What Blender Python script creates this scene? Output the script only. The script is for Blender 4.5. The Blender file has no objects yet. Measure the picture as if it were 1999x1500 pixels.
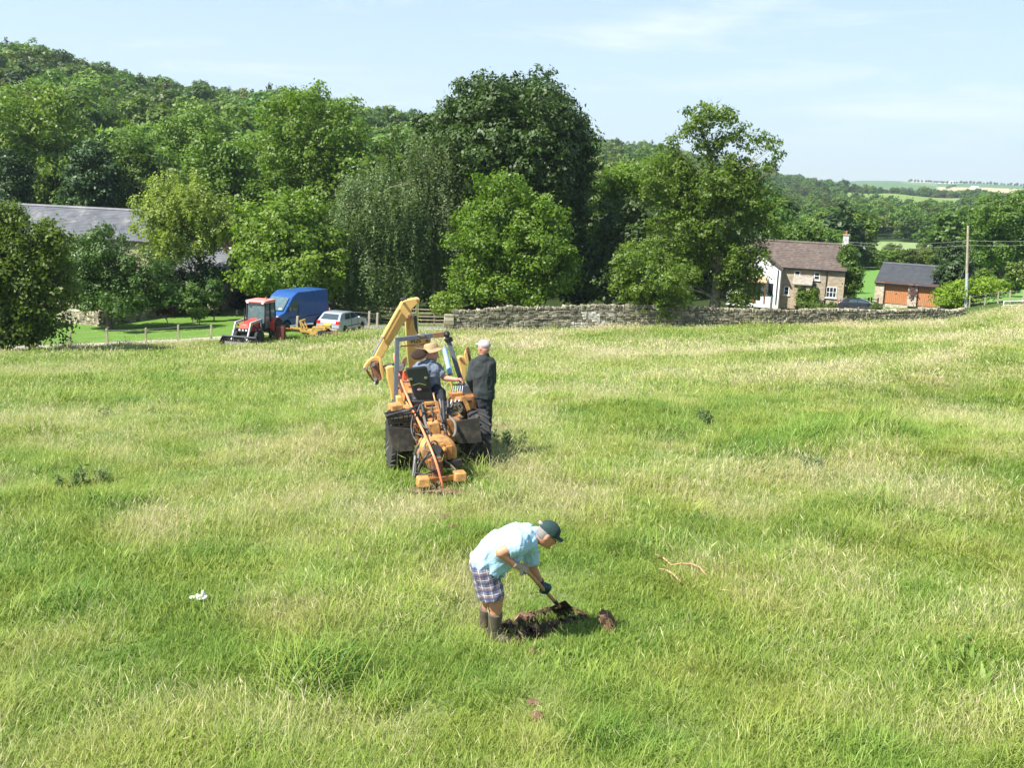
import bpy, bmesh, math, random
import numpy as np
from mathutils import Vector, Matrix, Euler

S = bpy.context.scene
COL = S.collection
R = math.radians

# ---------------------------------------------------------------- camera
CAM_Z, PITCH, FPX, ROLL = 4.1, R(10.39), 2100.0, R(2.5)
cam_d = bpy.data.cameras.new('camera')
cam_d.sensor_width = 36.0
cam_d.lens = 36.0 * FPX / 1999.0
cam_d.clip_start, cam_d.clip_end = 0.1, 20000
cam = bpy.data.objects.new('camera', cam_d)
COL.objects.link(cam)
cam.location = (0, 0, CAM_Z)
cam.rotation_euler = (Matrix.Rotation(math.pi / 2 - PITCH, 3, 'X') @ Matrix.Rotation(ROLL, 3, 'Z')).to_euler()
S.camera = cam

# ---------------------------------------------------------------- light
SUN_EL = R(50)
SUN_H = Vector((-0.83, -0.56)).normalized()          # horizontal direction towards the sun
sun_to = Vector((SUN_H.x * math.cos(SUN_EL), SUN_H.y * math.cos(SUN_EL), math.sin(SUN_EL)))
sl = bpy.data.lights.new('sun', 'SUN')
sl.energy, sl.angle, sl.color = 5.0, R(0.53), (1.0, 0.955, 0.88)
sun = bpy.data.objects.new('sun', sl)
COL.objects.link(sun)
sun.rotation_euler = sun_to.to_track_quat('Z', 'Y').to_euler()

W = bpy.data.worlds.new('World')
S.world = W
W.use_nodes = True
wn, wl = W.node_tree.nodes, W.node_tree.links
wn.clear()
w_out = wn.new('ShaderNodeOutputWorld')
w_bg = wn.new('ShaderNodeBackground')
w_bg.inputs[1].default_value = 0.092
w_sky = wn.new('ShaderNodeTexSky')
w_sky.sky_type = 'NISHITA'
w_sky.sun_disc = False
w_sky.sun_elevation = SUN_EL
w_sky.sun_rotation = math.atan2(SUN_H.x, SUN_H.y)
w_sky.altitude = 120
w_sky.air_density, w_sky.dust_density, w_sky.ozone_density = 1.0, 0.35, 2.6
# thin high cloud, laid out by direction in the sky
w_tc = wn.new('ShaderNodeTexCoord')
w_map = wn.new('ShaderNodeMapping')
w_map.inputs['Scale'].default_value = (1.0, 1.0, 7.0)
w_map.inputs['Rotation'].default_value = (0.0, 0.05, 0.3)
w_n1 = wn.new('ShaderNodeTexNoise')
w_n1.inputs['Scale'].default_value = 4.2
w_n1.inputs['Detail'].default_value = 9
w_n1.inputs['Roughness'].default_value = 0.62
w_n1.inputs['Distortion'].default_value = 0.35
w_r1 = wn.new('ShaderNodeValToRGB')
w_r1.color_ramp.elements[0].position, w_r1.color_ramp.elements[1].position = 0.52, 0.74
w_mul = wn.new('ShaderNodeMath'); w_mul.operation = 'MULTIPLY'; w_mul.inputs[1].default_value = 0.55
w_mix = wn.new('ShaderNodeMix'); w_mix.data_type = 'RGBA'
w_mix.inputs[7].default_value = (6.0, 6.2, 6.2, 1)
wl.new(w_tc.outputs['Generated'], w_map.inputs['Vector'])
wl.new(w_map.outputs[0], w_n1.inputs['Vector'])
wl.new(w_n1.outputs['Fac'], w_r1.inputs[0])
wl.new(w_r1.outputs[0], w_mul.inputs[0])
wl.new(w_mul.outputs[0], w_mix.inputs[0])
# the sky pales towards the horizon all the way round
w_sep = wn.new('ShaderNodeSeparateXYZ'); wl.new(w_tc.outputs['Generated'], w_sep.inputs[0])
w_mr = wn.new('ShaderNodeMapRange'); w_mr.interpolation_type = 'SMOOTHERSTEP'
w_mr.inputs[1].default_value, w_mr.inputs[2].default_value, w_mr.inputs[3].default_value, w_mr.inputs[4].default_value = -.08, .55, .62, .10
wl.new(w_sep.outputs[2], w_mr.inputs[0])
w_hz = wn.new('ShaderNodeMix'); w_hz.data_type = 'RGBA'; w_hz.inputs[7].default_value = (3.45, 3.98, 4.45, 1)
wl.new(w_mr.outputs[0], w_hz.inputs[0]); wl.new(w_sky.outputs[0], w_hz.inputs[6]); wl.new(w_hz.outputs[2], w_mix.inputs[6]); wl.new(w_mix.outputs[2], w_bg.inputs[0])
wl.new(w_bg.outputs[0], w_out.inputs[0])

S.view_settings.view_transform = 'Standard'
S.view_settings.look = 'None'
S.view_settings.exposure = 1.16
S.view_settings.gamma = 1.0
S.view_settings.use_curve_mapping = False
S.render.engine = 'CYCLES'
S.cycles.use_denoising = True
S.cycles.max_bounces = 7
S.cycles.diffuse_bounces = 3
S.cycles.transparent_max_bounces = 8
S.cycles.volume_bounces = 0
S.cycles.use_adaptive_sampling = True
S.cycles.adaptive_threshold = 0.015

# ---------------------------------------------------------------- pixel <-> place
cp, sp = math.cos(PITCH), math.sin(PITCH)
cr_, sr_ = math.cos(ROLL), math.sin(ROLL)
TILT = math.tan(ROLL)
def P(px, py, y):
    """world point seen at photo pixel (px, py) at forward distance y"""
    a, b = (px - 999.5) / FPX, (749.5 - py) / FPX
    u, v = a * cr_ - b * sr_, a * sr_ + b * cr_
    t = y / (cp + v * sp)
    return Vector((u * t, y, CAM_Z + t * (v * cp - sp)))

def xat(px, y, z):
    D = y * cp + (CAM_Z - z) * sp
    v = ((z - CAM_Z) * cp + y * sp) / D
    return ((px - 999.5) / FPX - v * sr_) / cr_ * D

def mpp(y):                                            # metres per photo pixel
    return y / FPX

# ---------------------------------------------------------------- noise (numpy value noise)
def _hash(ix, iy, seed):
    h = (ix.astype(np.int64) * 374761393 + iy.astype(np.int64) * 668265263 + seed * 974711) & 0x7fffffff
    h = ((h ^ (h >> 13)) * 1274126177) & 0x7fffffff
    return ((h ^ (h >> 16)) & 0xffff) / 65535.0

def vnoise(x, y, scale, seed=0):
    x = np.asarray(x, float) / scale; y = np.asarray(y, float) / scale
    ix, iy = np.floor(x), np.floor(y)
    fx, fy = x - ix, y - iy
    fx, fy = fx * fx * (3 - 2 * fx), fy * fy * (3 - 2 * fy)
    a = _hash(ix, iy, seed); b = _hash(ix + 1, iy, seed)
    c = _hash(ix, iy + 1, seed); d = _hash(ix + 1, iy + 1, seed)
    return (a * (1 - fx) + b * fx) * (1 - fy) + (c * (1 - fx) + d * fx) * fy

def fbm(x, y, scale, seed=0, octaves=3):
    s, a, t = 0.0, 1.0, 0.0
    for k in range(octaves):
        s = s + a * vnoise(x, y, scale / 2 ** k, seed + k * 17); t += a; a *= 0.5
    return s / t

# ---------------------------------------------------------------- lie of the land
TD = np.array([-60, 0, 8, 12, 16, 22, 30, 45, 62, 72, 85, 92, 100, 130, 180, 250, 350, 450, 600, 850, 1050, 1200, 2200, 2800, 3500, 6000.])
_near = [2.0, .3, .05, .03, -.05, -.5, -1.25, -2.9, -4.85, -5.35]
_nleft = [2.0, .3, .05, .03, -.08, -.6, -1.45, -3.2, -5.22, -5.6]
TC = {
    -400: _nleft + [-5.7, -5.7, -5.6, -3, 6, 21, 41, 56, 62, 60, 60, 60, 60, 60, 60, 60],
    0:    _nleft + [-5.7, -5.7, -5.6, -4, 3.8, 16.5, 33, 47, 55, 57, 60, 60, 60, 60, 60, 60],
    370:  _nleft + [-5.8, -5.8, -5.8, -5.5, -.5, 8.5, 20.5, 29.5, 35.5, 40, 44, 44, 44, 44, 44, 44],
    530:  _nleft + [-5.9, -6.0, -6.2, -6.5, -2.5, 6.5, 17, 26, 32, 36, 40, 40, 40, 40, 40, 40],
    800:  _near + [-6.6, -6.8, -7.0, -8, -6, 1, 9, 17, 27, 31, 30, 30, 30, 30, 30, 30],
    1250: _near + [-6.7, -7.2, -7.6, -10, -11, -10, -5, 1, 10, 21, 26, 27, 27, 27, 27, 27],
    1480: _near + [-6.6, -7.4, -7.9, -9.5, -11, -13, -14, -13, -10, -2, 5, 8, 8, 10, 12, 12],
    1700: _near[:-2] + [-4.7, -5.45] + [-6.3, -6.9, -7.4, -8.4, -9.5, -12.2, -14, -14.3, -14.5, -12, -2.5, -9, -6, 12, 22, 22],
    1850: _near[:-4] + [-1.0, -2.5, -4.4, -5.2] + [-6.25, -6.2, -7.2, -8.3, -9.5, -12.6, -14.5, -14.5, -14.5, -13.5, -8, -12, -12, 5, 14, 14],
    2000: _near[:-4] + [-.85, -2.2, -3.8, -4.4] + [-5.3, -5.5, -6.3, -8.5, -11, -14, -15, -15, -15, -15, -15, -14, -13, 0, 6, 6],
    2400: _near[:-4] + [-.4, -1.4, -2.6, -3.2] + [-4.3, -4.5, -5.0, -7, -9, -12, -13, -13, -13, -13, -13, -13, -12, 0, 6, 6],
}
TU = np.array([(k - 999.5) / FPX - .007 for k in sorted(TC)])
TZ = np.array([TC[k] for k in sorted(TC)])

DUG = []

def _pchip_slopes(xk, yk):
    h = np.diff(xk); d = np.diff(yk) / h
    m = np.zeros_like(yk)
    for i in range(1, len(xk) - 1):
        if d[i - 1] * d[i] > 0:
            w1, w2 = 2 * h[i] + h[i - 1], h[i] + 2 * h[i - 1]
            m[i] = (w1 + w2) / (w1 / d[i - 1] + w2 / d[i])
    m[0], m[-1] = d[0], 0
    return m
TM = np.array([_pchip_slopes(TD, r) for r in TZ])

def ground(x, y, bumps=True):
    x = np.atleast_1d(np.asarray(x, float)); y = np.atleast_1d(np.asarray(y, float))
    u = np.clip(x / np.maximum(y, 6.0), TU[0], TU[-1])
    d = np.clip(y, TD[0], TD[-1])
    i = np.clip(np.searchsorted(TD, d, side='right') - 1, 0, len(TD) - 2)
    h = TD[i + 1] - TD[i]; t = (d - TD[i]) / h
    h00, h10 = 2 * t**3 - 3 * t**2 + 1, t**3 - 2 * t**2 + t
    h01, h11 = -2 * t**3 + 3 * t**2, t**3 - t**2
    j = np.clip(np.searchsorted(TU, u, side='right') - 1, 0, len(TU) - 2)
    s = (u - TU[j]) / (TU[j + 1] - TU[j]); s = s * s * (3 - 2 * s)
    def col(jj):
        return h00 * TZ[jj, i] + h10 * h * TM[jj, i] + h01 * TZ[jj, i + 1] + h11 * h * TM[jj, i + 1]
    z = col(j) * (1 - s) + col(j + 1) * s + TILT * np.clip(x, -2000, 2500)
    if bumps:
        near = np.clip((75 - y) / 12, 0, 1)
        z = z + near * ((fbm(x, y, 1.0, 15, 2) - .5) * .10 + (fbm(x, y, 2.4, 5) - .5) * .20 + (fbm(x, y, 9., 9) - .5) * .3 * np.clip(y / 20, 0.2, 1))
        bank = np.clip((x / np.maximum(y, 6) - .08) * 4, 0, 1) * np.clip((y - 11) / 8, 0, 1) * np.clip((62 - y) / 20, 0, 1)
        z = z + bank * ((fbm(x * .7, y, 6.5, 44, 2) - .5) * 1.7)
        for ax, ay, bx, by, wd, dp in DUG:               # the freshly dug hole
            tx, ty = bx - ax, by - ay; f = np.clip(((x - ax) * tx + (y - ay) * ty) / (tx * tx + ty * ty), 0, 1)
            q = np.hypot(x - ax - f * tx, y - ay - f * ty) / wd
            z = z - dp * np.clip(1.35 - q, 0, 1) + .05 * np.clip(1 - np.abs(q - 1.5) * 2, 0, 1)
        far = np.clip((y - 160) / 150, 0, 1)
        z = z + far * (fbm(x, y, 90., 31) - .5) * 6 * np.clip(1.2 - np.abs(x / np.maximum(y, 6) - .38) * 4, .25, 1) 
    return z

def gz(x, y):
    return float(ground(x, y)[0])

def gat(px, y, dz=0.0):
    """point on the ground in the photo column px at distance y"""
    z = 0.0
    for _ in range(4):
        x = xat(px, y, z); z = gz(x, y)
    return Vector((x, y, z + dz))

def hit(px, py):
    """ground point under photo pixel"""
    lo = None
    for y in np.concatenate([np.arange(6, 100, .1), np.geomspace(100, 5000, 600)]):
        p = P(px, py, float(y))
        if p.z <= gz(p.x, p.y):
            return Vector((p.x, p.y, gz(p.x, p.y)))
    return p

# ---------------------------------------------------------------- materials
def new_mat(name):
    m = bpy.data.materials.new(name); m.use_nodes = True
    m.node_tree.nodes.clear()
    o = m.node_tree.nodes.new('ShaderNodeOutputMaterial')
    return m, m.node_tree.nodes, m.node_tree.links, o

def mat(name, color, rough=0.6, metal=0.0, var=0.12, scale=6.0, bump=0.0, bscale=40.0, dirt=None, dirt_amt=0.3, coat=0.0, spec=0.5, stretch=None):
    """plain painted / natural surface with uneven tone, optional dirt of its own shape"""
    m, n, l, o = new_mat(name)
    b = n.new('ShaderNodeBsdfPrincipled')
    b.inputs['Roughness'].default_value = rough; b.inputs['Metallic'].default_value = metal
    b.inputs['Specular IOR Level'].default_value = spec
    b.inputs['Coat Weight'].default_value = coat
    tc = n.new('ShaderNodeTexCoord')
    vec = tc.outputs['Object']
    if stretch:
        mp = n.new('ShaderNodeMapping'); mp.inputs['Scale'].default_value = stretch
        l.new(vec, mp.inputs['Vector']); vec = mp.outputs[0]
    nz = n.new('ShaderNodeTexNoise'); nz.inputs['Scale'].default_value = scale; nz.inputs['Detail'].default_value = 6
    l.new(vec, nz.inputs['Vector'])
    rp = n.new('ShaderNodeValToRGB')
    c = color
    rp.color_ramp.elements[0].position, rp.color_ramp.elements[1].position = .3, .7
    rp.color_ramp.elements[0].color = tuple(max(0, v * (1 - var)) for v in c) + (1,)
    rp.color_ramp.elements[1].color = tuple(min(1, v * (1 + var)) for v in c) + (1,)
    l.new(nz.outputs['Fac'], rp.inputs[0])
    src = rp.outputs[0]
    if dirt:
        n2 = n.new('ShaderNodeTexNoise'); n2.inputs['Scale'].default_value = scale * .7; n2.inputs['Detail'].default_value = 8; n2.inputs['Roughness'].default_value = .7
        mp2 = n.new('ShaderNodeMapping'); mp2.inputs['Location'].default_value = (5, 3, 7)
        l.new(vec, mp2.inputs['Vector']); l.new(mp2.outputs[0], n2.inputs['Vector'])
        r2 = n.new('ShaderNodeValToRGB'); r2.color_ramp.elements[0].position = .62 - dirt_amt * .4; r2.color_ramp.elements[1].position = .72 - dirt_amt * .2
        l.new(n2.outputs['Fac'], r2.inputs[0])
        mx = n.new('ShaderNodeMix'); mx.data_type = 'RGBA'; mx.inputs[7].default_value = tuple(dirt) + (1,)
        ml = n.new('ShaderNodeMath'); ml.operation = 'MULTIPLY'; ml.inputs[1].default_value = .8
        l.new(r2.outputs[0], ml.inputs[0]); l.new(ml.outputs[0], mx.inputs[0]); l.new(src, mx.inputs[6])
        src = mx.outputs[2]
    l.new(src, b.inputs['Base Color'])
    if bump:
        nb = n.new('ShaderNodeTexNoise'); nb.inputs['Scale'].default_value = bscale; nb.inputs['Detail'].default_value = 5
        l.new(vec, nb.inputs['Vector'])
        bp = n.new('ShaderNodeBump'); bp.inputs['Strength'].default_value = bump; bp.inputs['Distance'].default_value = .02
        l.new(nb.outputs['Fac'], bp.inputs['Height']); l.new(bp.outputs[0], b.inputs['Normal'])
    l.new(b.outputs[0], o.inputs[0])
    return m

def leaf_mat(name, c1, c2, trans=0.35, rough=0.5, inst_var=0.18):
    """c1..c2 by the leaf's own tone (attribute 'tone'), plus a tone per tree"""
    m, n, l, o = new_mat(name)
    at = n.new('ShaderNodeAttribute'); at.attribute_name = 'tone'
    mx = n.new('ShaderNodeMix'); mx.data_type = 'RGBA'
    mx.inputs[6].default_value = tuple(c1) + (1,); mx.inputs[7].default_value = tuple(c2) + (1,)
    l.new(at.outputs['Fac'], mx.inputs[0])
    oi = n.new('ShaderNodeObjectInfo')
    mr = n.new('ShaderNodeMapRange'); mr.inputs[3].default_value = 1 - inst_var; mr.inputs[4].default_value = 1 + inst_var
    l.new(oi.outputs['Random'], mr.inputs[0])
    hs = n.new('ShaderNodeHueSaturation')
    mh = n.new('ShaderNodeMapRange'); mh.inputs[3].default_value = .5 - inst_var * .035; mh.inputs[4].default_value = .5 + inst_var * .035
    mt = n.new('ShaderNodeMath'); mt.operation = 'FRACT'
    mm = n.new('ShaderNodeMath'); mm.operation = 'MULTIPLY'; mm.inputs[1].default_value = 7.31
    l.new(oi.outputs['Random'], mm.inputs[0]); l.new(mm.outputs[0], mt.inputs[0]); l.new(mt.outputs[0], mh.inputs[0])
    l.new(mh.outputs[0], hs.inputs['Hue']); l.new(mr.outputs[0], hs.inputs['Value']); l.new(mx.outputs[2], hs.inputs['Color'])
    b = n.new('ShaderNodeBsdfPrincipled'); b.inputs['Roughness'].default_value = rough; b.inputs['Specular IOR Level'].default_value = .35
    t = n.new('ShaderNodeBsdfTranslucent')
    g = n.new('ShaderNodeMix'); g.data_type = 'RGBA'; g.blend_type = 'MULTIPLY'; g.inputs[0].default_value = 1
    g.inputs[7].default_value = (1.5, 1.7, .6, 1)
    l.new(hs.outputs[0], b.inputs['Base Color']); l.new(hs.outputs[0], g.inputs[6]); l.new(g.outputs[2], t.inputs[0])
    ms = n.new('ShaderNodeMixShader'); ms.inputs[0].default_value = trans
    l.new(b.outputs[0], ms.inputs[1]); l.new(t.outputs[0], ms.inputs[2]); l.new(ms.outputs[0], o.inputs[0])
    return m

# ---------------------------------------------------------------- objects
def tag(o, label=None, cat=None, group=None, kind=None):
    if label: o['label'] = label
    if cat: o['category'] = cat
    if group: o['group'] = group
    if kind: o['kind'] = kind
    return o

def link(name, me, mats=None, parent=None):
    o = bpy.data.objects.new(name, me); COL.objects.link(o)
    if mats is not None:
        for m_ in (mats if isinstance(mats, (list, tuple)) else [mats]):
            me.materials.append(m_)
    if parent is not None: o.parent = parent
    return o

def thing(name, label, cat, loc=(0, 0, 0), rz=0.0, group=None):
    o = bpy.data.objects.new(name, None); COL.objects.link(o)
    o.empty_display_size = .2
    o.location = loc; o.rotation_euler = (0, 0, rz)
    return tag(o, label, cat, group)

def np_mesh(name, V, F, tone=None, smooth=False):
    """V (n,3); F (m,k) with one face size"""
    me = bpy.data.meshes.new(name)
    V = np.ascontiguousarray(V, dtype=np.float32); F = np.ascontiguousarray(F, dtype=np.int32)
    k = F.shape[1]
    me.vertices.add(len(V)); me.vertices.foreach_set('co', V.ravel())
    me.loops.add(F.size); me.loops.foreach_set('vertex_index', F.ravel())
    me.polygons.add(len(F)); me.polygons.foreach_set('loop_start', np.arange(0, F.size, k, dtype=np.int32))
    if smooth: me.polygons.foreach_set('use_smooth', np.ones(len(F), dtype=bool))
    if tone is not None:
        a = me.attributes.new('tone', 'FLOAT', 'POINT'); a.data.foreach_set('value', np.asarray(tone, np.float32))
    me.update(calc_edges=True); me.validate()
    return me

class MB:
    """collects simple solids, builds ONE mesh"""
    def __init__(s): s.v, s.f, s.m = [], [], []
    def add(s, V, F, mi=0):
        b = len(s.v); s.v += [tuple(p) for p in V]; s.f += [tuple(b + i for i in f) for f in F]; s.m += [mi] * len(F); return s
    def box(s, c, d, rot=None, mi=0, taper=1.0):
        V = []
        for z in (-.5, .5):
            k = taper if z > 0 else 1.0
            for x, y in ((-.5, -.5), (.5, -.5), (.5, .5), (-.5, .5)):
                p = Vector((x * d[0] * k, y * d[1] * k, z * d[2]))
                if rot is not None: p = rot @ p
                V.append(Vector(c) + p)
        return s.add(V, [(3, 2, 1, 0), (4, 5, 6, 7), (0, 1, 5, 4), (1, 2, 6, 5), (2, 3, 7, 6), (3, 0, 4, 7)], mi)
    def bar(s, a, b, w, h, up=(0, 0, 1), mi=0, w2=None, h2=None):
        a, b = Vector(a), Vector(b); d = (b - a).normalized(); u = Vector(up)
        if abs(d.dot(u)) > .98: u = Vector((0, 1, 0))
        r = d.cross(u).normalized(); u = r.cross(d)
        w2 = w if w2 is None else w2; h2 = h if h2 is None else h2
        V = [p + r * (x * ww) + u * (y * hh) for p, ww, hh in ((a, w, h), (b, w2, h2)) for x, y in ((-.5, -.5), (.5, -.5), (.5, .5), (-.5, .5))]
        return s.add(V, [(0, 1, 2, 3), (7, 6, 5, 4), (0, 4, 5, 1), (1, 5, 6, 2), (2, 6, 7, 3), (3, 7, 4, 0)], mi)
    def tube(s, a, b, r, r2=None, n=12, mi=0, cap=True):
        a, b = Vector(a), Vector(b); d = (b - a).normalized(); r2 = r if r2 is None else r2
        u = Vector((0, 0, 1)) if abs(d.z) < .9 else Vector((1, 0, 0))
        x = d.cross(u).normalized(); y = d.cross(x)
        V = [p + (x * math.cos(t) + y * math.sin(t)) * q for p, q in ((a, r), (b, r2)) for t in [2 * math.pi * k / n for k in range(n)]]
        F = [(k, k + n, (k + 1) % n + n, (k + 1) % n) for k in range(n)]
        if cap: F += [tuple(range(n)), tuple(range(2 * n - 1, n - 1, -1))]
        return s.add(V, F, mi)
    def path(s, pts, r, n=8, mi=0, cap=True):
        """tube along points; r number or list"""
        pts = [Vector(p) for p in pts]; m = len(pts)
        rr = r if isinstance(r, (list, tuple)) else [r] * m
        V = []; px = None
        for i, p in enumerate(pts):
            d = (pts[min(i + 1, m - 1)] - pts[max(i - 1, 0)]).normalized()
            if px is None:
                u = Vector((0, 0, 1)) if abs(d.z) < .9 else Vector((1, 0, 0)); x = d.cross(u).normalized()
            else:
                x = (px - d * px.dot(d)).normalized()
            px = x; y = d.cross(x)
            V += [p + (x * math.cos(2 * math.pi * k / n) + y * math.sin(2 * math.pi * k / n)) * rr[i] for k in range(n)]
        F = [(i * n + k, i * n + (k + 1) % n, (i + 1) * n + (k + 1) % n, (i + 1) * n + k) for i in range(m - 1) for k in range(n)]
        if cap: F += [tuple(range(n - 1, -1, -1)), tuple(range((m - 1) * n, m * n))]
        return s.add(V, F, mi)
    def prism(s, pts, off, mi=0):
        """closed outline (3D points) pushed along off"""
        pts = [Vector(p) for p in pts]; off = Vector(off); n = len(pts)
        V = pts + [p + off for p in pts]
        return s.add(V, [tuple(range(n - 1, -1, -1)), tuple(range(n, 2 * n))] + [(k, (k + 1) % n, (k + 1) % n + n, k + n) for k in range(n)], mi)
    def lathe(s, prof, c=(0, 0, 0), axis='z', n=24, mi=0):
        """prof [(r, h)...] closed loop or open with ends on any radius"""
        V = []
        for r_, h in prof:
            for k in range(n):
                t = 2 * math.pi * k / n; a, b = r_ * math.cos(t), r_ * math.sin(t)
                p = {'z': (a, b, h), 'x': (h, a, b), 'y': (a, h, b)}[axis]
                V.append(Vector(p) + Vector(c))
        m = len(prof)
        F = [(i * n + k, i * n + (k + 1) % n, (i + 1) * n + (k + 1) % n, (i + 1) * n + k) for i in range(m - 1) for k in range(n)]
        F += [tuple(range(n - 1, -1, -1)), tuple(range((m - 1) * n, m * n))]
        return s.add(V, F, mi)
    def ball(s, c, r, n=12, mi=0, sq=(1, 1, 1)):
        m = n // 2; V = []
        for i in range(m + 1):
            a = math.pi * i / m - math.pi / 2
            rr = max(math.cos(a), 1e-3)
            for k in range(n):
                t = 2 * math.pi * k / n
                V.append(Vector(c) + Vector((rr * math.cos(t) * r * sq[0], rr * math.sin(t) * r * sq[1], math.sin(a) * r * sq[2])))
        F = [(i * n + k, i * n + (k + 1) % n, (i + 1) * n + (k + 1) % n, (i + 1) * n + k) for i in range(m) for k in range(n)]
        return s.add(V, F, mi)
    def xf(s, M):
        s.v = [tuple(M @ Vector(p)) for p in s.v]; return s
    def build(s, name, mats, parent=None, bevel=0.0, smooth=35, world=False, seg=2):
        me = bpy.data.meshes.new(name); me.from_pydata(s.v, [], s.f); me.update()
        me.polygons.foreach_set('material_index', s.m)
        bm = bmesh.new(); bm.from_mesh(me); bmesh.ops.recalc_face_normals(bm, faces=bm.faces); bm.to_mesh(me); bm.free()
        if smooth:
            me.shade_smooth(); me.set_sharp_from_angle(angle=R(smooth))
        o = link(name, me, mats, parent)
        if world and parent is not None:
            o.matrix_parent_inverse = WORLD_INV(parent)
        if bevel:
            bv = o.modifiers.new('bevel', 'BEVEL'); bv.width = bevel; bv.segments = seg; bv.limit_method = 'ANGLE'; bv.angle_limit = R(40)
            bv.harden_normals = False
        return o

def WORLD_INV(p):
    return (Matrix.Translation(p.location) @ p.rotation_euler.to_matrix().to_4x4()).inverted()

def copy_tree(o, parent=None):
    c = o.copy(); COL.objects.link(c)
    if parent is not None: c.parent = parent
    for ch in [q for q in o.children]: copy_tree(ch, c)
    return c
# ================================================================ terrain sheet
_a, _b = hit(992, 1240), hit(1100, 1206)
DUG.append((_a.x, _a.y, _b.x, _b.y, .11, .20))
def build_ground():
    uu = np.concatenate([np.linspace(-6, -.75, 14, endpoint=False), np.linspace(-.75, .75, 420), np.linspace(.75, 6, 15)[1:]])
    dd = np.concatenate([[-60, -30, -12, -4], np.linspace(0, 6, 6, endpoint=False), np.geomspace(6, 8.6, 24)[:-1], np.arange(8.6, 11.4, .03), np.geomspace(11.4, 6000, 480)])
    U, D = np.meshgrid(uu, dd)
    X = U * np.maximum(D, 6.0) ; Y = D
    Z = ground(X.ravel(), Y.ravel()).reshape(X.shape)
    X2, Y2 = X.ravel(), Y.ravel()
    V = np.stack([X2, Y2, Z.ravel()], 1)
    nu = len(uu); nd = len(dd)
    a = (np.arange(nd - 1)[:, None] * nu + np.arange(nu - 1)[None, :]).ravel()
    F = np.stack([a, a + 1, a + nu + 1, a + nu], 1)
    me = np_mesh('ground', V, F, smooth=True)
    # what grows where: colours of the land itself
    C = np.zeros((len(V), 4), np.float32); C[:, 3] = 1
    u = X2 / np.maximum(Y2, 6); px = u * FPX + 999.5
    n = fbm(X2, Y2, 3.0, 3)
    meadow = np.array([.10, .155, .035]); lush = np.array([.07, .16, .022]); dry = np.array([.19, .19, .085])
    k = np.clip((fbm(X2, Y2, 6., 77) - .42) * 4, 0, 1)[:, None]
    C[:, :3] = meadow * (1 - k) + dry * k
    def paint(mask, c, var=.15):
        C[mask, :3] = np.array(c) * (1 - var + 2 * var * n[mask, None])
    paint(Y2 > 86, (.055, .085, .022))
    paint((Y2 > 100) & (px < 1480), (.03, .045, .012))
    paint((Y2 > 66) & (Y2 < 84) & (px < 760), (.11, .20, .035), .12)             # mown lawn
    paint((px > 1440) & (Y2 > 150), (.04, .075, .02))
    paint((px > 1610) & (Y2 > 104) & (Y2 < 178), (.12, .235, .05), .08)          # bright pasture
    paint((px > 1600) & (px < 1880) & (Y2 > 255) & (Y2 < 352), (.20, .27, .10), .1)
    f = (px > 1622) & (px < 1850) & (Y2 > 850) & (Y2 < 1080)
    paint(f, (.16, .23, .06), .1)
    paint(f & (Y2 > 1050) , (.24, .26, .10), .1)
    paint((Y2 > 1500) & (px > 1500), (.10, .17, .06), .2)
    paint((Y2 > 2300) & (Y2 < 2730) & (px > 1800) & (px < 1962), (.42, .36, .20), .05)
    paint((Y2 > 2300) & (Y2 < 2600) & (px > 1962), (.14, .24, .08), .1)
    paint((Y2 > 2850) & (px > 1730) & (px < 1800), (.16, .22, .09), .1)
    for ax, ay, bx, by, wd, dp in DUG:
        tx, ty = bx - ax, by - ay; f_ = np.clip(((X2 - ax) * tx + (Y2 - ay) * ty) / (tx * tx + ty * ty), 0, 1)
        paint(np.hypot(X2 - ax - f_ * tx, Y2 - ay - f_ * ty) < .27, (.075, .048, .028), .3)
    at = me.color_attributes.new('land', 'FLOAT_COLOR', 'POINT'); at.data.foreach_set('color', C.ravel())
    m, nn, l, o = new_mat('land_cover')
    b = nn.new('ShaderNodeBsdfPrincipled'); b.inputs['Roughness'].default_value = .95; b.inputs['Specular IOR Level'].default_value = .1
    ca = nn.new('ShaderNodeAttribute'); ca.attribute_name = 'land'
    tc = nn.new('ShaderNodeTexCoord')
    nz = nn.new('ShaderNodeTexNoise'); nz.inputs['Scale'].default_value = 2.5; nz.inputs['Detail'].default_value = 10; nz.inputs['Roughness'].default_value = .7
    l.new(tc.outputs['Object'], nz.inputs['Vector'])
    mr = nn.new('ShaderNodeMapRange'); mr.inputs[3].default_value = .6; mr.inputs[4].default_value = 1.4
    l.new(nz.outputs['Fac'], mr.inputs[0])
    mx = nn.new('ShaderNodeVectorMath'); mx.operation = 'SCALE'
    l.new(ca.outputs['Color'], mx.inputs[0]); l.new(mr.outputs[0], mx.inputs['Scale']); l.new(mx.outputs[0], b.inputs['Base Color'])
    bp = nn.new('ShaderNodeBump'); bp.inputs['Strength'].default_value = .6; bp.inputs['Distance'].default_value = .05
    l.new(nz.outputs['Fac'], bp.inputs['Height']); l.new(bp.outputs[0], b.inputs['Normal'])
    l.new(b.outputs[0], o.inputs[0])
    g = link('ground', me, m); tag(g, kind='structure')
    return g
GROUND = build_ground()

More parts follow.
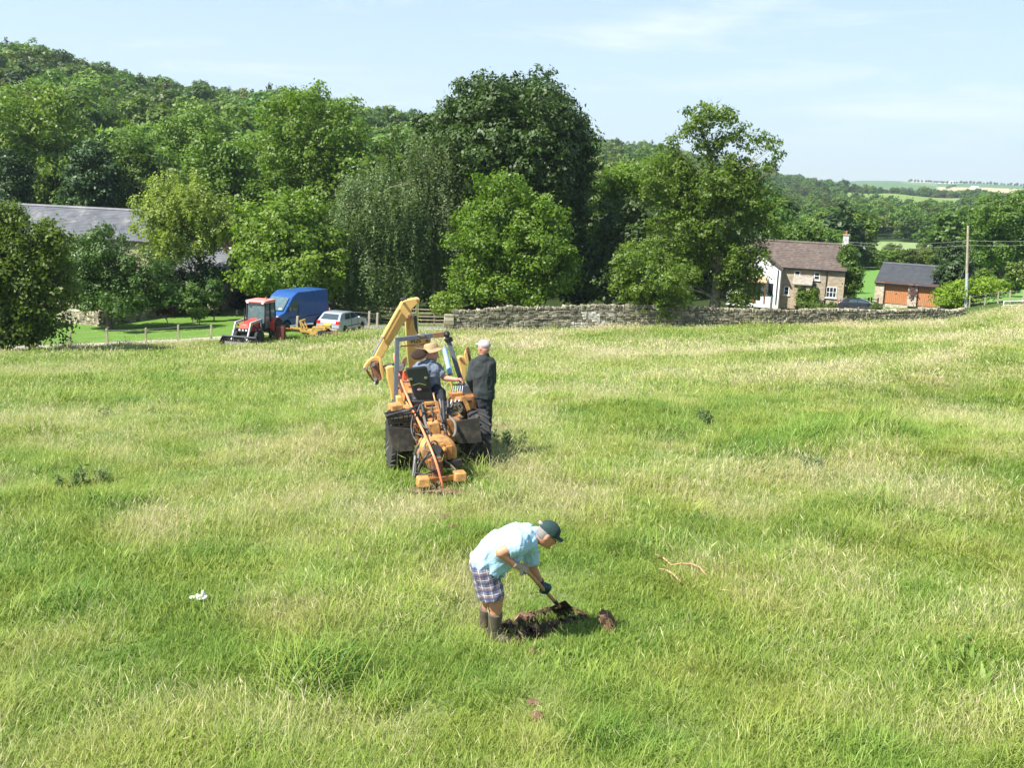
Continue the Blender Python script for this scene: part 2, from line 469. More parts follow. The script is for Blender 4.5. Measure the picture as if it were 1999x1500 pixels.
def sheet(name, line, widths, m, dz=.004, step=.6, kind='structure'):
    """a strip laid on the ground along a centre line"""
    pts = [Vector((p[0], p[1], 0)) for p in line]
    L = []
    for a, b, wa, wb in zip(pts, pts[1:], widths, widths[1:]):
        n = max(1, int((b - a).length / step))
        for k in range(n): L.append((a.lerp(b, k / n), wa + (wb - wa) * k / n))
    L.append((pts[-1], widths[-1]))
    V, F = [], []; nx = 9
    for i, (p, w) in enumerate(L):
        q = L[min(i + 1, len(L) - 1)][0] - L[max(i - 1, 0)][0]; q.normalize(); s_ = Vector((q.y, -q.x, 0))
        for k in range(nx):
            j = (k / (nx - 1) - .5) * w * (1 + .12 * (vnoise(p.x, p.y, 1.3, k)) * (k in (0, nx - 1)))
            r = p + s_ * j
            V.append((r.x, r.y, gz(r.x, r.y) + dz + .03))
    for i in range(len(L) - 1):
        for k in range(nx - 1):
            a = i * nx + k; F.append((a, a + 1, a + nx + 1, a + nx))
    o = link(name, np_mesh(name, np.array(V), np.array(F), smooth=True), m)
    return tag(o, kind=kind)

M_GRAVEL = mat('gravel', (.36, .32, .25), .95, var=.35, scale=9, bump=.6, bscale=60)
M_TARMAC = mat('worn_tarmac', (.17, .17, .17), .9, var=.2, scale=3, bump=.4, bscale=80)
def gl(*pp): return [gat(px, y) for px, y in pp]
sheet('path', gl((-60, 61), (60, 63.5), (200, 65), (300, 66.2), (410, 67.8), (520, 71)), [2.2, 2.0, 1.9, 1.8, 1.8, 1.6], M_GRAVEL)
sheet('driveway', gl((560, 78), (700, 77), (800, 75.5), (905, 76.5), (1100, 80), (1400, 88), (1600, 95), (1760, 97), (1900, 96)), [5, 5, 6, 5, 4.5, 5, 6, 7, 6], M_TARMAC)
sheet('gravel_verge', gl((780, 71), (830, 71.2), (885, 71.4)), [2.2, 2.6, 1.6], M_GRAVEL, dz=.012)

# ================================================================ grass (uncountable: instanced tufts)
def blade_strip(base, az, lean, h, w, seg, bend, rng):
    """one bent blade: returns verts (2*seg+1) and heights"""
    V, T = [], []
    d = np.array([math.cos(az), math.sin(az), 0.]); s_ = np.array([-d[1], d[0], 0.])
    tw = rng.uniform(-.6, .6); s_ = s_ * math.cos(tw) + d * math.sin(tw)
    p = np.array(base, float); a = lean
    for k in range(seg):
        f = k / seg
        V += [p - s_ * w * (1 - f * .75) / 2, p + s_ * w * (1 - f * .75) / 2]; T += [f, f]
        p = p + (d * math.sin(a) + np.array([0, 0, math.cos(a)])) * h / seg
        a = min(a + bend / seg, 2.2)
    V.append(p); T.append(1.0)
    return V, T

def tuft_mesh(name, seed, n, rad, hmin, hmax, w, seg=3, leanmax=.8, bend=(.3, 1.5), stems=0, stem_h=(.35, .6), tone=(0, 1), wind=0.6):
    rng = random.Random(seed); V, F, T, RR = [], [], [], []
    for i in range(n):
        r_ = rad * math.sqrt(rng.random()); t = rng.random() * 6.283
        az = wind + rng.gauss(0, 1.5)
        h = rng.uniform(hmin, hmax) * (1 - .4 * (r_ / rad))
        v, hh = blade_strip((r_ * math.cos(t), r_ * math.sin(t), -.01), az, rng.uniform(.05, leanmax), h, w * rng.uniform(.7, 1.3), seg, rng.uniform(*bend), rng)
        b = len(V); V += v; tn = rng.uniform(*tone); T += hh; RR += [tn] * len(v)
        for k in range(seg - 1): F += [(b + 2 * k, b + 2 * k + 1, b + 2 * k + 3), (b + 2 * k, b + 2 * k + 3, b + 2 * k + 2)]
        F.append((b + 2 * seg - 2, b + 2 * seg - 1, b + 2 * seg))
    for i in range(stems):
        r_ = rad * math.sqrt(rng.random()); t = rng.random() * 6.283; az = wind + rng.gauss(0, 1.9)
        h = rng.uniform(*stem_h); lean = rng.uniform(.1, 1.15)
        v, hh = blade_strip((r_ * math.cos(t), r_ * math.sin(t), 0), az, lean, h, w * .42, 3, rng.uniform(.1, .5), rng)
        b = len(V); V += v; T += [1.0] * len(v); tn = rng.uniform(1.6, 2.4); RR += [tn] * len(v)
        for k in range(2): F += [(b + 2 * k, b + 2 * k + 1, b + 2 * k + 3), (b + 2 * k, b + 2 * k + 3, b + 2 * k + 2)]
        F.append((b + 4, b + 5, b + 6))
        tip = np.array(v[-1]); dr = tip - (np.array(v[-3]) + np.array(v[-2])) / 2; dr /= np.linalg.norm(dr) + 1e-9
        sd = np.cross(dr, [rng.uniform(-1, 1), rng.uniform(-1, 1), .3]); sd /= np.linalg.norm(sd) + 1e-9
        L = rng.uniform(.05, .10) * min(1.6, (w / .0075) ** .35); ww = w * rng.uniform(.3, .55)
        b = len(V); V += [tip - dr * L * .5, tip + sd * ww, tip + dr * L * .6, tip - sd * ww]; T += [1] * 4; RR += [tn + .2] * 4
        F += [(b, b + 1, b + 2), (b, b + 2, b + 3)]
    me = np_mesh(name, np.array(V), np.array(F))
    a = me.attributes.new('hgt', 'FLOAT', 'POINT'); a.data.foreach_set('value', np.array(T, np.float32))
    a = me.attributes.new('tone', 'FLOAT', 'POINT'); a.data.foreach_set('value', np.array(RR, np.float32))
    return me

def grass_mat():
    m, n, l, o = new_mat('pasture_grass')
    h = n.new('ShaderNodeAttribute'); h.attribute_name = 'hgt'
    t = n.new('ShaderNodeAttribute'); t.attribute_name = 'tone'
    d = n.new('ShaderNodeAttribute'); d.attribute_name = 'dry'; d.attribute_type = 'INSTANCER'
    r = n.new('ShaderNodeValToRGB')                      # tone of the single blade: green .. yellow .. straw
    e = r.color_ramp.elements
    e[0].position, e[0].color = 0.0, (.085, .185, .022, 1)
    e[1].position, e[1].color = 1.0, (.56, .49, .30, 1)
    for p_, c in ((.2, (.270, .375, .060)), (.42, (.345, .41, .095)), (.62, (.415, .43, .155)), (.8, (.48, .45, .225))):
        q = e.new(p_); q.color = tuple(c) + (1,)
    # position on the ramp = .38*tone*(.6+.8 dry) + .35*dry
    m1 = n.new('ShaderNodeMath'); m1.operation = 'MULTIPLY_ADD'; m1.inputs[1].default_value = .18; m1.inputs[2].default_value = .19
    l.new(d.outputs['Fac'], m1.inputs[0])
    m2 = n.new('ShaderNodeMath'); m2.operation = 'MULTIPLY'; l.new(m1.outputs[0], m2.inputs[0]); l.new(t.outputs['Fac'], m2.inputs[1])
    m3 = n.new('ShaderNodeMath'); m3.operation = 'MULTIPLY_ADD'; m3.inputs[1].default_value = .36; l.new(d.outputs['Fac'], m3.inputs[0]); l.new(m2.outputs[0], m3.inputs[2])
    l.new(m3.outputs[0], r.inputs[0])
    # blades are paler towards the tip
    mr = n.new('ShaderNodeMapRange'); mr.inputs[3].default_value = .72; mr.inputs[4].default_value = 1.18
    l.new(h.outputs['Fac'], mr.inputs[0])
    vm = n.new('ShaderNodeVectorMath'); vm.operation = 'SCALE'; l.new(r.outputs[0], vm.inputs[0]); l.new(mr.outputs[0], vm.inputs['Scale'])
    b = n.new('ShaderNodeBsdfPrincipled'); b.inputs['Roughness'].default_value = .55; b.inputs['Specular IOR Level'].default_value = .3
    ge = n.new('ShaderNodeNewGeometry'); pn = n.new('ShaderNodeTexNoise'); pn.inputs['Scale'].default_value = .75; pn.inputs['Detail'].default_value = 4; l.new(ge.outputs['Position'], pn.inputs['Vector'])
    hm = n.new('ShaderNodeMapRange'); hm.inputs[1].default_value, hm.inputs[2].default_value, hm.inputs[3].default_value, hm.inputs[4].default_value = .35, .65, .486, .512; l.new(pn.outputs['Fac'], hm.inputs[0])
    hu = n.new('ShaderNodeHueSaturation'); l.new(hm.outputs[0], hu.inputs['Hue']); l.new(vm.outputs[0], hu.inputs['Color'])
    l.new(hu.outputs[0], b.inputs['Base Color'])
    tr = n.new('ShaderNodeBsdfTranslucent'); l.new(hu.outputs[0], tr.inputs[0])
    ms = n.new('ShaderNodeMixShader'); ms.inputs[0].default_value = .38
    l.new(b.outputs[0], ms.inputs[1]); l.new(tr.outputs[0], ms.inputs[2]); l.new(ms.outputs[0], o.inputs[0])
    return m
M_GRASS = grass_mat()

def scatter(name, pts, rot, scl, idx, dry, sources, kind='stuff'):
    """one object: points carrying instances of the source meshes"""
    src = bpy.data.collections.new(name + '_sources')
    for k, me in enumerate(sources):
        o = bpy.data.objects.new('%s_source_%02d' % (name, k), me); src.objects.link(o)
    me = bpy.data.meshes.new(name); me.vertices.add(len(pts)); me.vertices.foreach_set('co', np.asarray(pts, np.float32).ravel())
    for nm, ty, dat in (('rot', 'FLOAT_VECTOR', rot), ('scl', 'FLOAT', scl), ('idx', 'INT', idx), ('dry', 'FLOAT', dry)):
        a = me.attributes.new(nm, ty, 'POINT')
        a.data.foreach_set('vector' if ty == 'FLOAT_VECTOR' else 'value', np.asarray(dat, np.int32 if ty == 'INT' else np.float32).ravel())
    o = link(name, me)
    ng = bpy.data.node_groups.new(name, 'GeometryNodeTree')
    ng.interface.new_socket('Geometry', in_out='INPUT', socket_type='NodeSocketGeometry')
    ng.interface.new_socket('Geometry', in_out='OUTPUT', socket_type='NodeSocketGeometry')
    N, L = ng.nodes, ng.links
    gi, go = N.new('NodeGroupInput'), N.new('NodeGroupOutput')
    ci = N.new('GeometryNodeCollectionInfo'); ci.inputs['Collection'].default_value = src
    ci.inputs['Separate Children'].default_value = True; ci.inputs['Reset Children'].default_value = True
    ip = N.new('GeometryNodeInstanceOnPoints'); ip.inputs['Pick Instance'].default_value = True
    def na(nm, dt):
        q = N.new('GeometryNodeInputNamedAttribute'); q.data_type = dt; q.inputs['Name'].default_value = nm; return q.outputs[0]
    m2p = N.new('GeometryNodeMeshToPoints')
    L.new(gi.outputs[0], m2p.inputs[0]); L.new(m2p.outputs[0], ip.inputs['Points'])
    L.new(ci.outputs[0], ip.inputs['Instance']); L.new(na('idx', 'INT'), ip.inputs['Instance Index'])
    L.new(na('rot', 'FLOAT_VECTOR'), ip.inputs['Rotation']); L.new(na('scl', 'FLOAT'), ip.inputs['Scale'])
    L.new(ip.outputs[0], go.inputs[0])
    md = o.modifiers.new('scatter', 'NODES'); md.node_group = ng
    return tag(o, kind=kind)

# places kept clear of grass: (x, y, radius)

BARE = []
for _k in range(7):
    _p = _a.lerp(_b, _k / 6); BARE.append((_p.x, _p.y - .06, .26))
for _q, _r in ((hit(835, 966), .24), (hit(862, 964), .22), (hit(893, 952), .20)): BARE.append((_q.x, _q.y + .03, _r))
def build_grass():
    rng = np.random.default_rng(4)
    near = []
    for k in range(5): near.append(tuft_mesh('near_turf_%d' % k, 10 + k, 210, .30, .06, .16, .0058, 3, 1.25, (.4, 1.9), stems=(0, 2, 4, 8, 15)[k], stem_h=(.16, .38)))
    mid = []
    for k in range(4): mid.append(tuft_mesh('mid_turf_%d' % k, 30 + k, 190, .48, .07, .19, .0115, 2, 1.05, (.3, 1.5), stems=(2, 8, 18, 34)[k], stem_h=(.18, .36)))
    far = []
    for k in range(3): far.append(tuft_mesh('wide_turf_%d' % k, 50 + k, 170, .8, .09, .22, .024, 2, .9, (.2, 1.2), stems=(4, 22, 50)[k], stem_h=(.2, .38)))
    extra = [tuft_mesh('broad_leaved_turf', 70, 60, .22, .05, .12, .022, 2, 1.3, (.5, 1.6), tone=(0, .5)), tuft_mesh('arching_tussock', 71, 120, .20, .20, .40, .0075, 4, .7, (1.0, 2.3), stems=5, stem_h=(.35, .5))]
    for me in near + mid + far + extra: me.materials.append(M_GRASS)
    P_, Ro, Sc, Ix, Dr = [], [], [], [], []
    def band(y0, y1, dens, first, nvar, s0, s1, big):
        # uniform over the wedge seen (with margin)
        um = .60 + 3.2 / y0
        A = um * (y1**2 - y0**2); n = int(A * dens)
        y = np.sqrt(rng.uniform(y0**2, y1**2, n)); x = rng.uniform(-um, um, n) * y
        # dry patches / lush patches, drawn out across the slope
        dmap = fbm(x * .8 + 40, y * 1.15, 5.5, 71, 3) * .50 + fbm(x + y * .5, y, .95, 91, 2) * .50
        dmap = np.clip((dmap - .395) / .30, 0, 1)
        # broad trend: paler towards the upper right, greener near the middle left
        px = x / y * FPX + 1000
        trend = np.clip((px - 900) / 900, -.5, 1) * np.clip((y - 14) / 20, 0, 1) * .08
        dryv = np.clip(dmap * .88 + trend + .04, 0, 1.1)
        lush = np.clip((fbm(x + 9, y * 1.3, 1.9, 123, 3) - .56) * 7, 0, 1)
        dryv = dryv * (1 - .85 * lush)
        # trodden line of the pipe run: flattened, paler
        ty = np.interp(x, [-1.15, -.8, 0.05, .35], [14.0, 12.6, 9.6, 7.0]); tx = np.interp(y, [5, 7, 9.6, 12.6, 14.2, 60], [.45, .35, .05, -.8, -1.15, -1.15])
        trod = np.clip(1.25 - np.abs(x - tx + .12 * np.sin(y * 2.1)) / .42, 0, 1) * (y < 14.2)
        dryv = np.clip(dryv + .28 * trod, 0, 1.1)
        z = ground(x, y)
        keep = np.ones(n, bool)
        for bx, by, br in BARE: keep &= (x - bx)**2 + (y - by)**2 > br * br
        # field boundary: wall on the right, fence and path on the left
        lim = np.interp(px, [-300, 0, 130, 350, 440, 560, 640, 760, 880, 1300, 1500, 1700, 1900, 2300], [58, 61.2, 63.0, 65.5, 67, 69, 72.5, 71.5, 68.8, 72.6, 75, 79.8, 84.6, 86])
        keep &= y < lim
        x, y, z, dryv, lush, trod = x[keep], y[keep], z[keep], dryv[keep], lush[keep], trod[keep]; n = len(x)
        q = dryv + rng.normal(0, .22, n)
        ix = np.clip((q * nvar * .95).astype(int), 0, nvar - 1) + first
        if first < 9:
            rr = rng.random(n); pt_ = fbm(x + 30, y, 1.6, 201, 2)
            ix = np.where((rr < .16) & (pt_ > .60), 12, ix); ix = np.where((rr > .955) & (pt_ < .55), 13, ix)
        sc = rng.uniform(s0, s1, n) * (1 + .5 * lush * (rng.random(n) < .4)) * (.62 + .80 * fbm(x, y, .8, 55, 2)) * (1 - .26 * trod)
        ro = np.stack([rng.normal(0, .08, n), rng.normal(0, .08, n), rng.normal(0, .9, n) + 2.4 * fbm(x, y, 3.0, 7, 1)], 1)
        P_.append(np.stack([x, y, z], 1)); Ro.append(ro); Sc.append(sc); Ix.append(ix); Dr.append(np.clip(dryv + rng.normal(0, .17, n), 0, 1.3))
    band(5.2, 15, 56, 0, 5, .75, 1.25, 0)
    band(15, 24, 34, 0, 5, .85, 1.35, 0)
    band(24, 42, 13, 5, 4, .8, 1.25, 0)
    band(42, 90, 4.6, 9, 3, .8, 1.2, 1)
    cat = np.concatenate
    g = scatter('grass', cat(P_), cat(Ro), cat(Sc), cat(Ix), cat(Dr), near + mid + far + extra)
    return g
# ================================================================ trees
def leaf_quads(cen, nor, size, rng, asp=1.6, fold=.25):
    """kite shaped folded leaves: (n,3) centres, outward dirs, sizes"""
    n = len(cen)
    r_ = rng.normal(size=(n, 3)); a = np.cross(nor, r_); a /= np.linalg.norm(a, axis=1, keepdims=True) + 1e-9
    b = np.cross(nor, a); s = size[:, None] * .5
    v0, v2 = cen + a * s * asp, cen - a * s * asp
    v1, v3 = cen + b * s - nor * s * fold, cen - b * s - nor * s * fold
    V = np.stack([v0, v1, v2, v3], 1).reshape(-1, 3)
    F = np.arange(4 * n).reshape(-1, 4)
    return V, F

def crown_arrays(ells, rng, n_leaf, size, sub=26, subr=.27, sprig=.45, droop=0.0, gap=.25, inner=.18, up=.35, asp=1.6, keep_low=None, fmax=.98):
    """ells: (centre, (rx, ry, rz)); returns V, F, tone, list of sub-clump centres"""
    subs = []
    tot = sum((e[1][0] * e[1][2]) for e in ells)
    for c, rr in ells:
        k_ = max(5, int(sub * rr[0] * rr[2] / tot * len(ells) ** .5))
        ph = rng.random() * 6.28
        for i in range(k_):
            z = 1 - 2 * (i + .5) / k_; t = i * 2.39996 + ph
            q = np.array([math.sqrt(1 - z * z) * math.cos(t), math.sqrt(1 - z * z) * math.sin(t), z]) + rng.normal(0, .13, 3)
            f = rng.uniform(.60, fmax)
            m = (rr[0] * rr[1] * rr[2]) ** (1 / 3)
            subs.append((np.array(c) + q * np.array(rr) * f, m * subr * rng.uniform(.5, 1.4) * (1.15 - .35 * max(0, (f - .8) * 5)), q))
        subs.append((np.array(c), (rr[0] * rr[1] * rr[2]) ** (1 / 3) * .55, np.array([0, 0, 1.])))
    w = np.array([s_[1] ** 2 for s_ in subs]); w /= w.sum()
    per = 9; ns = n_leaf // per
    pick = rng.choice(len(subs), ns, p=w)
    C = np.array([s_[0] for s_ in subs])[pick]; Rr = np.array([s_[1] for s_ in subs])[pick]
    dirs = rng.normal(size=(ns, 3)); dirs[:, 2] += .25; dirs /= np.linalg.norm(dirs, axis=1, keepdims=True)
    rad = np.where(rng.random(ns) < inner, rng.uniform(.1, .8, ns), rng.uniform(.80, 1.06, ns) + gap * (vnoise(dirs[:, 0] * 3 + pick, dirs[:, 1] * 3 + dirs[:, 2] * 2, .55, 3) - .5))
    sc = C + dirs * (Rr * rad)[:, None] * np.array([1, 1, .85 if droop == 0 else 1.0])
    if droop: sc[:, 2] -= rng.random(ns) ** 1.3 * droop * (Rr * .6 + .4)
    # leaves in a sprig
    cen = np.repeat(sc, per, 0) + rng.normal(0, sprig, (ns * per, 3)) * np.array([1, 1, .7 if not droop else 1.8])
    if droop:                                     # leaves strung along hanging twigs
        ln = np.repeat(rng.uniform(.5, 1.0, ns) * (.5 + .55 * droop), per); k_ = np.tile(np.linspace(0, 1, per), ns)
        cen = np.repeat(sc, per, 0) + rng.normal(0, .085, (ns * per, 3)); cen[:, 2] -= ln * k_
        cen[:, :2] += np.repeat(rng.normal(0, .10, (ns, 2)), per, 0) * k_[:, None]
    nor = np.repeat(dirs, per, 0) * 1.15 + rng.normal(0, .42, (ns * per, 3)); nor[:, 2] += up
    nor /= np.linalg.norm(nor, axis=1, keepdims=True)
    if keep_low is not None:
        k = cen[:, 2] > keep_low; cen, nor = cen[k], nor[k]
        cl = np.repeat(rng.random(ns), per)[k]
    else: cl = np.repeat(rng.random(ns), per)
    sz = size * rng.uniform(.6, 1.3, len(cen))
    V, F = leaf_quads(cen, nor, sz, rng, asp)
    tone = np.repeat(np.clip(cl * .6 + rng.random(len(cen)) * .4, 0, 1), 4)
    return V, F, tone, subs

def limb_mesh(name, base, top, r0, subs, rng, n_limb=10, wig=.5, sides=8, thin=.5, sc=1.0, twigs=2):
    mb = MB()
    base, top = Vector(base), Vector(top)
    L = (top - base).length
    tr = [base.lerp(top, t) + Vector((rng.normal(0, wig) * t * L * .04, rng.normal(0, wig) * t * L * .04, 0)) for t in np.linspace(0, 1, 8)]
    rad = [r0 * (1.35 if k == 0 else 1) * (1 - .75 * k / 7) for k in range(8)]
    mb.path(tr, rad, sides + 2)
    if subs:
        order = rng.permutation(len(subs))[:n_limb]
        for i in order:
            e = Vector(subs[i][0]); 
            h = min(max((e.z - base.z - .55 * math.hypot(e.x - base.x, e.y - base.y)) / max(L, .1), .16), .93)
            k = int(h * 7); s_ = tr[k]; ll = (e - s_).length; m_ = s_.lerp(e, .5) + Vector((rng.normal(0, .09) * ll, rng.normal(0, .09) * ll, rng.normal(.04, .09) * ll))
            q1, q2 = s_.lerp(m_, .5) + Vector(rng.normal(0, .035, 3)) * ll, m_.lerp(e, .5) + Vector(rng.normal(0, .05, 3)) * ll
            ra = max(rad[k] * thin, .035 * sc)
            mb.path([s_, q1, m_, q2, e], [ra, ra * .75, ra * .55, ra * .38, ra * .15], 6)
            for _ in range(twigs):
                t = e + Vector(rng.normal(0, subs[i][1] * .6, 3)); mb.path([m_, (m_ + t) / 2 + Vector(rng.normal(0, .12 * sc, 3)), t], [ra * .35, ra * .22, ra * .1], 5)
    return mb

M_BARK = mat('grey_brown_bark', (.13, .105, .075), .9, var=.35, scale=3, bump=.8, bscale=9, stretch=(1, 1, .25))
M_BARK_PALE = mat('pale_bark', (.30, .27, .21), .85, var=.4, scale=3, bump=.6, bscale=9, stretch=(1, 1, .3))
M_BARK_MID = mat('ivied_bark', (.17, .15, .11), .9, var=.4, scale=3, bump=.8, bscale=9)
LM = {
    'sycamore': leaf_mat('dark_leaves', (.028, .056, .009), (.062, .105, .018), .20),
    'ash': leaf_mat('fresh_leaves', (.085, .155, .014), (.155, .235, .028), .38),
    'maple': leaf_mat('bright_leaves', (.110, .175, .022), (.195, .265, .042), .40),
    'oak': leaf_mat('mid_leaves', (.065, .125, .014), (.120, .185, .026), .32),
    'birch': leaf_mat('grey_green_leaves', (.098, .145, .048), (.165, .220, .082), .36),
    'willow': leaf_mat('pale_willow_leaves', (.175, .240, .040), (.290, .350, .080), .40),
    'apple': leaf_mat('cool_leaves', (.060, .125, .022), (.105, .180, .038), .28),
    'plum': leaf_mat('copper_leaves', (.065, .022, .022), (.120, .045, .035), .25),
    'fir': leaf_mat('dark_needles', (.026, .056, .012), (.050, .092, .020), .12),
    'lime': leaf_mat('golden_leaves', (.13, .215, .018), (.22, .30, .032), .40),
    'olive': leaf_mat('olive_leaves', (.088, .145, .018), (.165, .225, .032), .34),
    'hill': leaf_mat('wood_leaves', (.062, .122, .014), (.125, .205, .030), .30, inst_var=.42),
    'hill2': leaf_mat('wood_leaves_olive', (.070, .110, .019), (.135, .185, .034), .28, inst_var=.38),
}

def tree(name, label, cat, px, y, ells, leafm, n, size, seed, trunk_r=.25, trunk_top=None, trunk_px=None, group=None, bark=None, n_limb=12,
         depth=.9, sub=34, subr=.27, sprig=.28, base_dz=0, trunk_lean=0, wig=.5, thin=.5, **kw):
    """ells in photo pixels: (cx, cy, rx, ry[, dy]) -> built at their real size at distance y"""
    rng = np.random.default_rng(seed)
    tp = px if trunk_px is None else trunk_px
    base = gat(tp, y, base_dz)
    s = mpp(y)
    E = []
    for e in ells:
        cx, cy, rx, ry = e[:4]; dy = e[4] if len(e) > 4 else 0
        c = P(cx, cy, y + dy)
        E.append((np.array([c.x - base.x, c.y - base.y, c.z - base.z]), (rx * s, max(rx * s * depth, ry * s * .5), ry * s)))
    kl = kw.pop('keep_low', .15)
    n = int(n * 1.75); size = size * .64
    V, F, T, subs = crown_arrays(E, rng, n, size, sub=sub, subr=subr, sprig=sprig, keep_low=kl, **kw)
    t = thing(name, label, cat, base, 0, group)
    cr = link('crown', np_mesh('crown', V, F, T), leafm, t)
    top = max(E, key=lambda q: q[0][2])[0]
    if trunk_top is not None: top = P(trunk_top[0], trunk_top[1], y) - base
    mb = limb_mesh('trunk', (0, 0, -.15), tuple(top), trunk_r, subs, rng, n_limb, wig=wig, thin=thin)
    mb.build('trunk', bark or M_BARK, t, smooth=60)
    return t

def build_near_trees():
    T = tree
    T('sycamore_tree', 'tallest tree, broad very dark green domed crown in the middle', 'tree', 1010, 92,
      [(1000, 290, 175, 140), (900, 270, 85, 85), (1090, 320, 85, 120), (985, 215, 120, 70), (940, 400, 110, 110), (1070, 430, 95, 110, 3), (1000, 520, 120, 80, 5)],
      LM['sycamore'], 52000, .34, 1, .55, sub=170, subr=.165, sprig=.25, n_limb=14, inner=.12, fmax=.88)
    T('ash_tree', 'tall open-crowned tree with bare limbs showing beside the white gable', 'tree', 1392, 84,
      [(1385, 232, 60, 30), (1345, 258, 38, 20), (1440, 258, 38, 22), (1398, 288, 52, 24), (1495, 276, 38, 26), (1514, 314, 22, 18), (1470, 332, 46, 24), (1312, 280, 32, 22), (1320, 318, 36, 24), (1412, 326, 54, 24), (1385, 370, 90, 42), (1300, 350, 62, 42), (1455, 400, 66, 50), (1350, 450, 80, 56), (1430, 500, 66, 52), (1320, 530, 52, 40), (1440, 560, 50, 36), (1505, 450, 32, 26), (1465, 520, 44, 40), (1425, 590, 44, 20), (1470, 575, 16, 14)],
      LM['ash'], 27000, .24, 2, .42, trunk_top=(1400, 250), sub=84, subr=.27, sprig=.17, n_limb=44, gap=.7, inner=.04, bark=M_BARK_MID, thin=.34, wig=1.2)
    T('broadleaf_tree', 'tall mid green tree with a rounded feathery top left of the dark domed crown', 'tree', 585, 112,
      [(598, 250, 105, 80), (560, 330, 110, 80), (660, 330, 110, 75), (500, 400, 80, 80), (640, 420, 140, 90), (580, 500, 120, 80), (600, 205, 60, 40)],
      LM['ash'], 34000, .36, 3, .45, sub=100, subr=.21, sprig=.33, inner=.1)
    T('broadleaf_tree', 'bushy green tree behind the weeping birches, top just left of the dark domed crown', 'tree', 760, 118,
      [(745, 330, 85, 60), (800, 300, 50, 55), (700, 380, 100, 60), (800, 400, 90, 80), (760, 480, 120, 80)],
      LM['oak'], 22000, .38, 31, .4, sub=70, subr=.22, sprig=.34)
    T('weeping_birch', 'grey-green weeping tree with hanging twigs behind the silver hatchback', 'tree', 742, 86,
      [(738, 375, 84, 70), (700, 440, 66, 90), (780, 450, 62, 95), (740, 520, 88, 62)],
      LM['birch'], 30000, .17, 4, .22, sub=90, subr=.26, sprig=.16, droop=1.9, up=0, asp=2.3, bark=M_BARK_PALE, trunk_px=738, n_limb=22, keep_low=1.0)
    T('weeping_birch', 'yellowish weeping tree hanging in front of the dark domed crown', 'tree', 848, 89,
      [(845, 300, 50, 48), (868, 370, 46, 75), (812, 400, 44, 90), (850, 460, 50, 70)],
      LM['birch'], 20000, .17, 5, .18, sub=70, subr=.3, sprig=.17, droop=2.1, up=0, asp=2.3, bark=M_BARK_PALE, n_limb=20, keep_low=1.2)
    T('maple_tree', 'bright green large-leaved tree over the blue van', 'tree', 560, 83,
      [(560, 430, 74, 62), (510, 480, 58, 52), (610, 480, 56, 62), (560, 520, 100, 52), (495, 548, 55, 30), (640, 540, 40, 46)],
      LM['maple'], 17000, .30, 6, .26, sub=60, subr=.27, sprig=.24, keep_low=1.2)
    T('rowan_tree', 'fresh green tree with drooping sprays behind the left half of the dry stone wall', 'tree', 1003, 76,
      [(985, 385, 58, 60), (1055, 420, 62, 50), (940, 440, 58, 52), (1010, 480, 110, 60), (925, 530, 58, 50), (1085, 510, 56, 60), (1000, 560, 110, 34), (920, 575, 40, 22)],
      LM['ash'], 22000, .24, 7, .13, sub=84, subr=.23, sprig=.22, keep_low=1.0, trunk_px=998, gap=.5, n_limb=24)
    T('willow_tree', 'pale yellow-green tree with twin stems in front of the slate outbuilding', 'tree', 392, 84,
      [(350, 392, 70, 58), (300, 415, 46, 44), (405, 430, 50, 62), (345, 450, 80, 46), (320, 485, 46, 28), (385, 370, 40, 36)],
      LM['willow'], 17000, .21, 8, .17, sub=60, subr=.3, sprig=.22, droop=.25, n_limb=26, trunk_px=395, keep_low=3.0)
    T('field_maple', 'dark shady tree at the left edge of the field with low spreading boughs', 'tree', 66, 58.5,
      [(40, 500, 92, 75), (-30, 480, 80, 90), (100, 470, 48, 44), (60, 590, 84, 70), (-20, 600, 80, 90), (110, 560, 42, 60), (75, 640, 62, 30), (-10, 655, 95, 34), (15, 425, 50, 30), (95, 440, 30, 26)],
      LM['olive'], 26000, .21, 9, .16, sub=80, subr=.26, sprig=.2, keep_low=.12, n_limb=20)
    T('apple_tree', 'cool green garden tree behind the low terrace wall, right of the shady field-edge tree', 'tree', 215, 74,
      [(205, 500, 60, 52), (270, 545, 66, 46), (175, 560, 55, 40), (320, 570, 42, 28), (225, 580, 100, 26), (150, 520, 50, 50), (195, 462, 22, 24)],
      LM['apple'], 18000, .2, 10, .2, sub=60, subr=.27, sprig=.19, keep_low=.5)
    T('hawthorn_bush', 'dense olive green bush leaning over the dry stone wall', 'bush', 1275, 75.0,
      [(1272, 540, 74, 46), (1250, 505, 52, 36), (1305, 580, 50, 30), (1225, 570, 34, 24), (1265, 592, 58, 26), (1300, 612, 28, 14, -1), (1230, 604, 24, 12, -1)],
      LM['olive'], 15000, .15, 11, .12, sub=60, subr=.28, sprig=.13, asp=2.0, keep_low=.3)
    T('broadleaf_tree', 'bright green tree filling the gap between the dark dome and the open-crowned tree', 'tree', 1225, 100,
      [(1235, 360, 62, 52), (1190, 400, 44, 56), (1265, 420, 72, 60), (1215, 480, 86, 60), (1290, 330, 40, 36)],
      LM['ash'], 19000, .3, 12, .3, sub=70, subr=.25, sprig=.27)
    T('elder_bush', 'small round bright green bush at the left end of the dry stone wall', 'bush', 868, 72.5,
      [(868, 594, 27, 19), (885, 604, 20, 12)], LM['maple'], 3000, .15, 13, .05, sub=14, subr=.4, sprig=.12, keep_low=.35)
